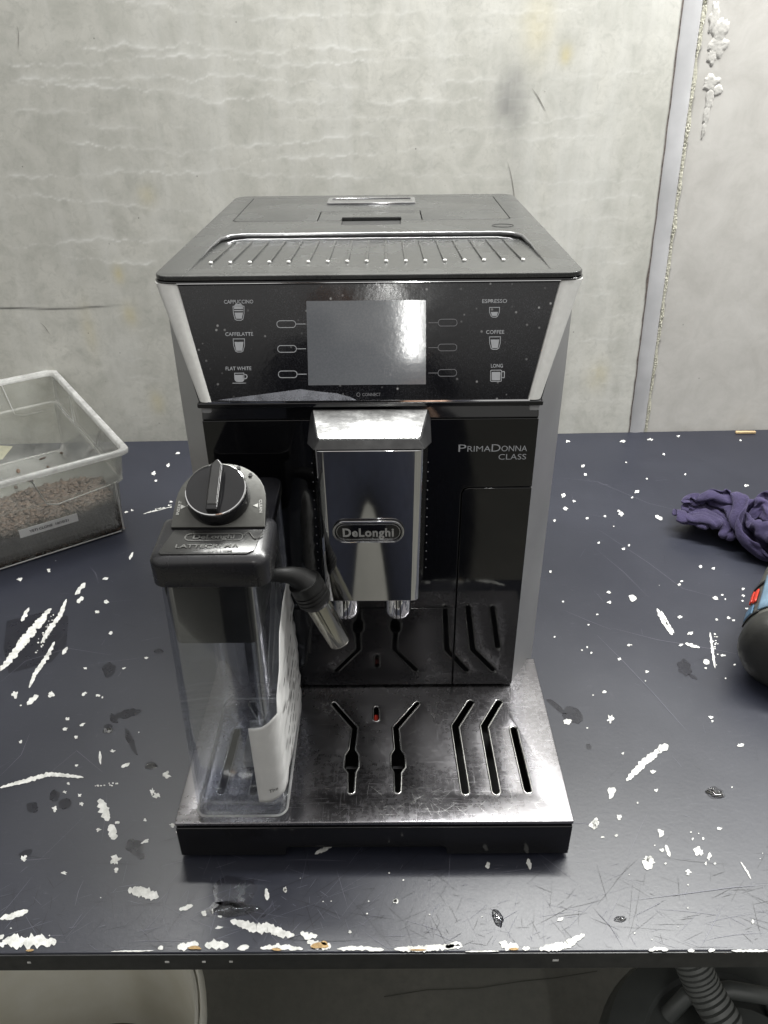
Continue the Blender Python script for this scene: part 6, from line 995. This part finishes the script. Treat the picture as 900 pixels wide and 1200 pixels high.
[292,140,6,2,-6,15,-10,-20,6,-16,-16,1,3,-28,5,-13,-25,2,7,-17,7,-3,-17,-6,4,-3,10,-4,0,14,-8,9,0,4,9,6,8,10,7,6,15,-13,-10,16,-13,12,19,-3,4,22,2,5,17,8,14,6,-12,4,13,-9,1,13,-5,9,9,-4,-3,6,8,4,-1,17,9,3,10,16,-1,3,-3,-19,-5,5,-6,6,6,0,7,4,9,1,7,7,-5,4,8,8,-2,7,-9,6,16,5,11,7,-13,-9,17,-7,10,9,-10,-1,12,4,2,12,-10,-9,3,5,-9,-2,14,-7,-16,4,-1,-24,13,-24,-4,8,-9,-33,-10,-19,-22,15,-14,-24,-10,-6,-25,-1,-3,-15,11,-12,-6,-7,-3,-5,13,9,10,-2,-9,9,7,-26,-8,-3,3,18,20,3,27,14,16,22,-10,10,21,-16,-7,19,-11,3,-19,-6,9,6,-2,1,6,5,9,4,12,-4,-12,5],
[300,138,4,-4,-8,9,-6,-18,10,-16,-18,0,-6,-23,0,-7,-27,5,-3,-18,8,12,-8,3,9,-8,8,-6,5,8,-8,7,-2,2,8,9,10,16,3,-2,10,-25,0,24,13,15,18,-16,8,24,4,4,11,14,1,15,-7,9,13,-11,6,7,-8,3,7,4,-5,2,15,11,-11,1,1,-5,10,18,4,-4,0,-16,0,1,-6,6,5,11,2,9,4,4,5,3,6,2,8,-6,0,9,9,8,13,-9,-13,17,-7,10,17,-5,12,5,-9,-2,13,4,-2,10,1,-8,-5,-4,-10,-12,6,-6,-5,20,-14,-12,13,-13,-24,-6,-11,-30,-3,-21,-28,6,-10,-16,-22,4,-21,11,-21,-6,0,0,-12,-7,-4,-4,8,2,0,17,-3,19,9,-24,-13,-1,10,26,11,-7,29,4,21,11,0,-8,24,-4,2,9,-20,15,1,0,8,-1,2,-7,6,6,-9,2,15,7,-13,11],
[303,142,11,-6,-14,-6,-7,-19,6,-16,-14,2,-8,-24,1,0,-20,6,-9,-20,5,7,-12,3,14,-1,5,0,6,10,-3,9,3,-10,7,4,19,-3,-2,2,30,2,6,29,-4,9,19,-17,6,29,0,8,14,18,7,-14,-5,9,12,4,5,11,-3,4,9,-1,-6,-8,9,11,6,1,-3,-17,1,16,4,5,1,-18,0,-2,2,12,4,5,5,8,3,0,5,3,-12,3,9,10,-3,10,-8,-2,14,9,0,18,-7,9,9,-15,-2,13,2,-1,8,3,0,10,6,-9,-5,-2,-9,-16,0,3,-6,24,-15,-19,2,-11,-23,-2,-28,-18,2,-10,-23,-23,-4,-22,10,-19,-8,-9,8,-14,4,-5,-7,5,0,-6,-6,-6,-9,11,-2,16,21,-28,-3,8,18,25,3,-10,27,9,18,20,3,-10,8,-18,3,5,-15,12,3,-1,0,9,6,-2,1,7,0,-1,16,11,-13,0],
[310,144,16,-7,-13,-7,-14,-15,8,-10,-18,-13,-6,-23,1,-11,-20,3,2,-16,10,-3,-16,0,12,-4,1,0,8,7,-3,13,0,15,-8,13,-4,23,-1,4,28,0,24,26,1,3,25,-14,11,16,16,4,10,-19,12,1,8,3,11,5,7,-14,-4,-3,-2,8,0,13,5,9,-9,2,-11,-17,-3,17,2,8,9,1,9,1,-1,11,1,-4,7,4,8,2,5,1,-12,3,10,-6,-2,11,9,1,18,6,-2,9,-15,5,16,2,-8,6,-1,3,8,5,-4,7,6,-9,-2,1,4,-16,-5,-7,-14,18,-16,-22,5,-19,-14,7,-8,-21,-22,-6,-24,-21,-21,-19,3,-15,-1,-7,1,-13,4,7,1,10,-1,-5,11,-3,-17,3,-16,4,17,-22,9,19,3,31,4,5,30,13,13,21,1,3,5,-21,3,-5,-23,-5,7,8,7,3,5,10,5,2,5,8,4,9,-15,-3],
[318,144,11,-11,-8,7,-11,-17,7,-12,-19,-10,-5,-22,-5,-9,-15,4,-1,-15,-5,-4,-12,1,8,-3,1,10,1,2,8,5,16,0,17,14,-3,24,-10,19,21,7,11,28,-16,10,13,20,2,6,-28,11,15,-7,-1,21,4,3,2,12,10,-7,6,6,-11,5,-4,14,7,0,-13,14,2,-17,-9,9,-14,8,15,8,3,-3,-10,8,5,3,7,4,9,-1,-1,9,1,7,2,-9,-1,10,-1,0,15,7,1,15,-9,-7,6,13,2,12,-3,-7,-1,3,0,7,8,-8,-6,3,3,-18,-10,-18,-16,12,-13,-17,21,-11,-10,-29,-4,-25,-16,-15,-26,-2,-19,5,-16,-4,-14,18,5,-10,0,-9,-8,-7,5,5,13,-12,-3,15,-4,-12,22,-23,15,16,-2,31,9,13,31,5,13,20,-4,4,5,-22,-11,-12,-5,9,9,-4,9,4,0,6,12,-6,8,-1,15,12,-10,-6],
[325,154,13,-9,-12,3,-8,-20,3,-15,-15,6,-17,-18,-9,-1,-18,7,1,-11,-10,-1,-13,8,2,2,-11,13,2,3,12,8,21,-13,17,-7,23,18,8,11,26,-10,12,16,22,6,10,-29,10,19,-4,6,17,10,-2,12,8,6,-3,5,0,-6,11,11,-11,-5,-9,11,12,4,-15,3,5,-17,-11,4,-19,4,9,-4,10,6,8,3,3,4,7,8,6,-5,0,9,3,-12,1,9,0,13,-2,17,8,-7,-13,11,1,6,12,4,-3,10,7,-8,-1,6,-8,-4,2,-8,-8,6,2,-19,-9,-14,-2,23,-9,-4,-24,-10,-28,-10,-9,-35,-10,-17,10,-15,-11,-19,6,-7,-17,-2,11,-3,8,-7,-7,1,-19,-1,2,5,-2,23,-4,-1,26,-25,23,2,4,19,24,10,33,5,3,11,-22,13,4,-14,-9,0,-17,2,17,0,6,-7,0,1,-4,15,12,-4,11,16,14,5],
[335,161,3,-12,-10,2,-12,-17,2,-7,-18,7,-16,-18,4,-10,-19,0,0,-7,16,-5,-9,0,5,-2,-4,11,6,-6,2,2,-18,21,17,17,18,24,-2,9,16,26,11,21,-25,2,30,-8,8,18,6,9,12,11,8,-1,7,-6,3,6,3,-12,3,7,-11,-14,-5,-2,24,-4,-19,-11,13,-17,4,3,-15,6,10,-6,9,6,7,6,-4,-3,7,8,7,-1,3,10,-3,-7,6,12,-14,7,0,17,4,-10,-2,19,3,-13,6,0,8,4,7,-1,5,8,-12,-2,7,-3,-12,-8,-12,4,14,-6,-18,-14,-15,-20,-4,-5,-25,-10,-12,8,-25,-9,-24,9,-4,-18,-5,-9,1,-13,-4,-6,1,-2,-12,9,-20,-8,5,13,-1,25,-6,12,26,-24,17,15,6,20,22,-4,28,-17,5,12,-25,8,5,-10,4,7,-14,7,12,2,-2,-2,9,6,-9,7,10,8,14,-3,-16,11],
[353,164,3,-13,-8,2,-15,-12,-3,-11,-17,6,-13,-15,0,-13,-18,0,-3,-8,17,-4,3,4,4,1,3,4,-2,-22,24,-2,-6,20,9,14,9,24,24,8,30,-8,11,20,-24,5,32,3,10,15,10,14,-1,5,-5,7,5,3,-9,2,-3,-3,16,-9,-17,-5,9,-16,18,-1,-17,-21,1,-25,4,20,1,8,12,-4,10,-11,-12,3,7,-2,9,6,8,2,-6,8,4,-13,4,1,-10,10,-4,7,14,10,14,7,-2,-12,6,-3,-10,3,1,4,2,9,9,-2,9,-19,5,8,-15,-13,-2,-13,-18,-7,0,-23,-16,-5,9,-26,-10,-25,-2,-9,-19,0,-4,3,-18,-3,-9,0,-5,-7,2,-11,-9,0,-15,-13,18,7,19,20,-8,13,24,-13,5,32,5,35,14,-3,19,-23,11,7,-28,0,-2,-17,1,7,6,1,5,8,4,-3,7,11,5,-7,8,-2,20,-3,-16,6],
[378,167,2,-16,-7,0,-18,-10,8,-13,-13,-9,-12,-15,5,-14,-12,-4,-3,-11,4,0,3,11,8,-3,3,7,5,-16,24,-6,4,6,17,24,11,31,9,10,20,-25,4,25,-7,10,21,10,8,20,6,10,4,8,2,-11,1,-9,-3,10,-2,-15,-10,-3,-11,19,7,-22,1,-1,-24,-15,0,-27,8,21,-1,14,5,-7,13,-10,-9,5,-2,0,11,10,3,2,-2,10,-3,-15,1,-3,-7,14,3,-9,15,-1,20,7,5,3,13,7,-11,-3,0,-10,-1,-4,-7,5,7,1,-8,15,-15,-12,-2,4,-13,-23,-6,-3,-25,-15,-19,-8,-7,-24,5,-6,14,-20,2,-11,-9,-3,-8,4,-10,-10,-4,-11,-13,5,-14,-4,27,1,29,11,-23,3,22,9,15,33,8,33,12,2,17,-23,8,4,-27,2,12,-14,-1,6,10,9,-8,1,0,-12,5,3,3,9,-18,2,7,6,-11,-6],
[401,169,2,-14,-9,-1,-22,-4,4,-17,-13,4,-11,-13,-8,-9,-12,4,-10,0,9,-1,3,6,10,-6,-4,15,-1,-10,18,3,20,9,21,14,3,26,-12,7,28,-20,4,29,3,12,14,8,14,3,11,1,2,14,3,-5,9,-5,-16,-12,-6,-18,-13,-2,-9,28,5,-26,-14,-1,-28,-2,0,-27,10,16,-3,17,0,-8,15,-11,-7,3,-3,0,9,1,8,9,10,6,0,-13,4,-5,-10,10,-4,-1,16,-2,-5,19,5,15,1,5,3,5,12,-9,0,1,-10,-8,-4,-8,-13,10,-9,-8,-18,-8,-9,-25,8,-8,-20,-14,-19,2,-11,12,-7,0,-17,4,4,2,-11,-3,-12,-5,-10,-6,-3,-20,-5,9,-8,-12,29,-1,36,13,-31,4,7,16,13,24,2,39,12,14,6,-23,-2,-1,-25,7,9,8,9,8,2,6,0,13,0,-12,6,-19,-8,5,-16,-5,-8,8,-14,-8],
[400,140,1,10,20,1,-21,-3,7,-24,0,7,-9,-17,-13,-12,-9,1,-11,5,7,1,-3,5,11,-6,-7,16,-2,8,16,4,17,6,32,2,1,19,-28,6,29,0,17,23,7,16,13,8,-3,8,13,-8,4,10,-8,-6,-5,-8,-18,-3,14,-22,4,2,-25,13,-8,-27,2,11,-25,-12,0,-31,0,3,-9,23,2,-8,17,2,14,5,-1,-7,8,-4,-3,8,-6,7,7,-4,17,-1,-4,5,-18,-3,11,6,-5,17,-7,-4,5,9,7,0,8,0,-8,10,-13,-5,0,-4,9,-18,-7,-14,-19,1,-24,-9,-1,-14,-20,-15,19,-1,-7,-11,-13,10,-8,10,0,-11,5,-10,0,-2,-5,-10,-3,-28,6,6,-3,-22,26,-13,35,-4,-28,16,16,4,4,32,5,36,-10,16,4,-23,18,-5,-5,11,7,6,-5,-4,8,6,3,11,-15,-11,7,-18,-11,-2,-1,-7,-23,15,-1,-15],
[396,118,5,9,19,3,2,28,0,-26,-2,2,-14,-15,4,-4,-16,-9,-8,3,6,-4,7,6,8,-8,6,24,-5,-1,9,17,11,0,29,-14,-6,26,3,21,20,-13,21,12,16,1,9,18,-1,7,18,-12,-5,-6,-14,4,0,-8,-19,-6,26,-14,2,-1,-32,-9,-5,-25,23,7,-30,-11,6,-31,-2,0,-14,19,5,6,17,2,12,4,-5,7,6,-6,-7,7,0,-3,12,-5,16,0,-7,6,-12,-7,12,-13,-8,5,9,1,8,2,-8,-1,-1,-1,-8,10,-11,-7,-7,5,10,-20,-4,-19,-16,12,-19,-3,-17,14,-19,-13,-5,-12,2,-16,8,-13,-1,-5,8,-7,5,8,-7,7,-13,-4,11,-28,-2,-8,-5,-1,27,-12,32,-5,-30,15,18,-4,9,34,14,22,-23,28,4,-7,13,-13,0,4,2,14,-5,1,4,-12,-2,-5,-22,-8,1,4,-12,-14,22,-11,-6,20,-1,-17],
[391,111,25,18,8,-17,7,29,-1,-17,15,8,-17,-17,-10,-6,-10,4,-4,4,8,-5,8,9,10,-4,-2,23,-3,4,7,21,1,-12,29,2,8,15,-21,14,16,20,7,12,19,2,0,16,-10,6,4,-14,3,-3,-10,-6,-12,7,-25,-5,26,-9,9,7,-28,-18,-6,-20,28,4,-30,-1,10,-31,-13,-1,-4,23,2,-4,17,-10,3,7,0,7,4,4,10,-3,-10,4,6,2,13,10,-6,-2,-19,-8,17,-4,-10,6,9,3,1,9,-10,-9,-2,-8,-1,-10,-10,-14,-9,12,8,-16,-6,-12,-21,6,-21,-7,-19,10,-10,-24,-2,-5,15,-4,-2,-8,-7,-1,-6,-11,4,16,-4,4,-11,-12,17,-26,0,8,1,15,28,-30,20,-24,-11,22,28,-16,13,23,17,10,-28,25,-2,-2,13,-5,1,1,-4,9,-6,-6,8,-13,-1,-4,5,8,-18,8,-15,-6,24,-9,11,8,-8,16],
[378,119,9,20,0,18,20,9,-14,0,32,1,-21,-10,-1,-7,-14,-7,-2,0,10,-8,11,3,8,11,-4,24,-1,8,6,21,16,-13,15,-26,21,18,1,8,18,25,-10,-5,21,-12,0,9,-10,9,0,2,-3,-11,-15,-6,1,13,-20,-2,29,-11,11,13,-22,-24,-20,-26,12,21,-20,10,-13,-22,2,12,2,16,1,-6,15,-2,-9,8,-6,0,9,-4,13,0,2,13,-11,-3,16,3,-10,-2,-16,-14,8,-2,3,12,6,-2,-5,10,0,-13,6,-16,-5,-1,-8,-8,-20,16,2,-16,-7,-11,-28,-6,-22,-12,-18,13,-10,-21,7,-2,5,-14,1,11,-7,2,-11,-5,-1,9,-13,3,-13,-12,19,-16,-1,27,-2,36,9,-26,23,-17,-7,20,26,-29,1,9,22,15,0,15,0,5,10,-2,-2,-5,-6,0,-4,-5,-13,15,0,-8,15,-15,-9,14,-14,2,18,3,26,6,-16,-15],
[385,102,3,3,26,11,26,-11,12,3,23,-12,-8,21,0,-10,-14,-4,2,-6,7,-8,10,2,2,6,14,3,19,-9,26,1,-5,-10,21,11,23,12,-5,-17,14,15,-8,-6,21,-12,2,2,0,-6,7,-4,16,4,1,-20,-10,21,-8,-2,15,-25,10,16,-22,-25,-24,-25,-2,25,-17,11,-17,1,22,10,1,16,0,-5,12,4,-6,3,1,-6,10,-7,12,2,-2,14,-6,-7,7,-18,-12,9,6,-2,-2,-17,-6,10,3,-8,-3,6,2,-10,8,-3,-12,10,-15,4,-15,4,-11,-20,2,-14,-22,-6,-6,-27,-17,-8,-10,-9,16,5,-14,-4,2,11,-7,-4,4,-6,11,-12,-14,-2,-14,-11,16,6,2,35,-16,30,-14,-14,32,4,-14,24,20,-19,-22,9,22,13,0,3,3,-12,-7,2,9,11,-2,-11,16,-8,-6,15,-12,6,21,-7,-2,19,-13,4,-8,-9,-20,-1,-15,-13],]
P = np.cumsum(np.array(RAG_STEPS).reshape(64, 64, 3), axis=1).reshape(-1, 3)/np.array([450, 290, 200])*np.array([.2013, .1263, .0853])
P[:, 0] = P[:, 0]*.95; P[:, 1] = (P[:, 1]-.063); P[:, 2] = P[:, 2]*(.45+.55*np.clip((P[:, 0]-.02)/.06, 0, 1))*.78+.0012
a = math.radians(-6); X = P[:, 0]*math.cos(a)-P[:, 1]*math.sin(a); Y = P[:, 0]*math.sin(a)+P[:, 1]*math.cos(a)
V = np.stack([X+.325, Y*1.12+.388, P[:, 2]], 1); F = [(i*64+j, (i+1)*64+j, (i+1)*64+j+1, i*64+j+1) for i in range(63) for j in range(63)]
me = bpy.data.meshes.new('rag'); me.from_pydata(V.tolist(), [], F)
def mk():
    m = N('worn purple cloth'); m.base(m.mix(m.rng(m.noise(26, 6, .65), .3, .7), (.014, .010, .036), (.033, .024, .074))); m.rough(.9); m.set(Sheen_Weight=.2, Sheen_Roughness=.4)
    m.b.inputs['Sheen Tint'].default_value = (.6, .55, .85, 1); m.bump(m.math('ADD', m.math('MULTIPLY', m.noise(160, 5, .65, dist=.6), 2.2), m.noise(1500, 4, .7)), .8, .0011); return m.m
o = link('cleaning_rag', me, mk(), None, smooth=180); tag(o, 'crumpled purple cloth rag lying on the right side of the desk', 'rag')
md = o.modifiers.new('smooth', 'SUBSURF'); md.levels = md.render_levels = 1; md = o.modifiers.new('solid', 'SOLIDIFY'); md.thickness = .0011
# ================================================================ PHOTOGRAPHER (stands behind the camera; the chrome and the black doors mirror the legs)
navy = simple('dark navy work clothes', (.008, .010, .020), .85, 0, .25, 40, .2); skin = simple('skin', (.45, .28, .20), .5, 0, .06, 60)
def skinned(nodes, edges, sub=2):
    me = bpy.data.meshes.new('sk'); me.from_pydata([n[:3] for n in nodes], edges, []); o = bpy.data.objects.new('sk', me); COL.objects.link(o)
    md = o.modifiers.new('skin', 'SKIN'); md.use_smooth_shade = True
    for v, n in zip(me.skin_vertices[0].data, nodes): v.radius = (n[3], n[4] if len(n) > 4 else n[3])
    me.skin_vertices[0].data[0].use_root = True
    s = o.modifiers.new('s', 'SUBSURF'); s.levels = s.render_levels = sub
    dg = bpy.context.evaluated_depsgraph_get(); dg.update(); r = bpy.data.meshes.new_from_object(o.evaluated_get(dg)); bpy.data.objects.remove(o); return r
pr = thing('person', 'person in dark navy work clothes standing at the desk, seen mirrored in the chrome', 'person', (0, -.60, -.75))
nodes = [(-.025, -.60, .03, .135, .10)]; edges = []
def chain(start, pts):
    k = start
    for p in pts: nodes.append(p); edges.append((k, len(nodes)-1)); k = len(nodes)-1
    return k
chest = chain(0, [(-.035, -.62, .20, .13, .10), (-.06, -.63, .38, .14, .105), (-.10, -.62, .55, .13, .09)])
neck = chain(chest, [(-.12, -.60, .64, .055), (-.13, -.575, .70, .055)])
for s in (-1, 1):
    chain(0, [(-.025+s*.088, -.59, -.07, .092), (-.025+s*.118, -.57, -.22, .084), (-.025+s*.128, -.56, -.35, .060), (-.025+s*.135, -.58, -.52, .055), (-.025+s*.14, -.60, -.69, .045)])
    chain(chest, [(-.08+s*.17, -.61, .56, .06), (-.06+s*.22, -.58, .42, .048), (-.04+s*.235, -.54, .30, .042), (s*.15, -.44, .38, .036), (s*.085, -.385, .42, .028)])
link('clothed_body', skinned(nodes, edges), navy, pr, smooth=180)
nodes = [(-0.130, -.570, .735, .055)]; edges = []; chain(0, [(-0.130, -.562, .79, .078, .085), (-0.130, -.560, .85, .082, .09), (-0.130, -.565, .905, .062, .07)]); link('head', skinned(nodes, edges), skin, pr, smooth=180)
nodes = [(-0.130, -.600, .80, .06)]; edges = []; chain(0, [(-0.130, -.598, .86, .090, .09), (-0.130, -.585, .915, .078, .085)]); link('hair', skinned(nodes, edges), simple('dark hair', (.012, .009, .007), .6), pr, smooth=180)
link('nose', skinned([(-0.130, -.492, .825, .009), (-0.130, -.478, .800, .013), (-0.130, -.488, .792, .012)], [(0, 1), (1, 2)]), skin, pr, smooth=180)
link('mouth', skinned([(-0.152, -.487, .766, .004), (-0.130, -.481, .766, .006), (-0.108, -.487, .766, .004)], [(0, 1), (1, 2)]), simple('lips', (.35, .13, .11), .5), pr, smooth=180)
for s in (-1, 1):
    link('eye', mesh('eye', *lathe([(.0001, -.011), (.008, -.008), (.011, 0), (.008, .008), (.0001, .011)], (-.13+s*.031, -.492, .835), (0, 1, 0), 16)), simple('eye', (.35, .33, .31), .2), pr, smooth=80)
    link('ear', skinned([(-.13+s*.080, -.575, .845, .008, .012), (-.13+s*.088, -.580, .825, .008, .016), (-.13+s*.080, -.572, .800, .006, .010)], [(0, 1), (1, 2)]), skin, pr, smooth=180)
    nodes = [(s*.083, -.384, .421, .022, .026), (s*.070, -.372, .432, .020, .032), (s*.055, -.362, .440, .014, .034)]; edges = [(0, 1), (1, 2)]
    for q, (dz, ln) in enumerate(((.026, .9), (.010, 1.0), (-.006, .95), (-.022, .78))):
        chain(1, [(s*.056, -.366, .444+dz, .0095), (s*(.056-.026*ln), -.3625, .446+dz, .0085), (s*(.056-.046*ln), -.3640, .447+dz, .0070)])
    chain(0, [(s*.074, -.352, .432, .011), (s*.060, -.342, .446, .0095), (s*.048, -.340, .456, .008)]) if False else chain(0, [(s*.080, -.372, .452, .011), (s*.072, -.366, .474, .0095), (s*.062, -.366, .490, .008)])
    link('hand', skinned(nodes, edges), skin, pr, smooth=180)
    link('shoe', skinned([(-.025+s*.14, -.61, -.700, .045, .042), (-.025+s*.15, -.54, -.714, .042, .032), (-.025+s*.16, -.47, -.723, .036, .024)], [(0, 1), (1, 2)]), simple('black shoe', (.01, .01, .01), .4), pr, smooth=180)
ph = rrect(-.075, .075, -.036, .036, .009)
def PHF(u, v, w): return tuple(CP-CF*(.006+w)+CR*(u-.055)+CU*(v-.022))
o = link('smartphone', mesh('phone', *prism(ph, lambda u, v, d: PHF(u, v, d), 0, .0078)), 'black_gloss', None, bevel=.001); tag(o, 'black smartphone held over the desk in front of the machine', 'phone')
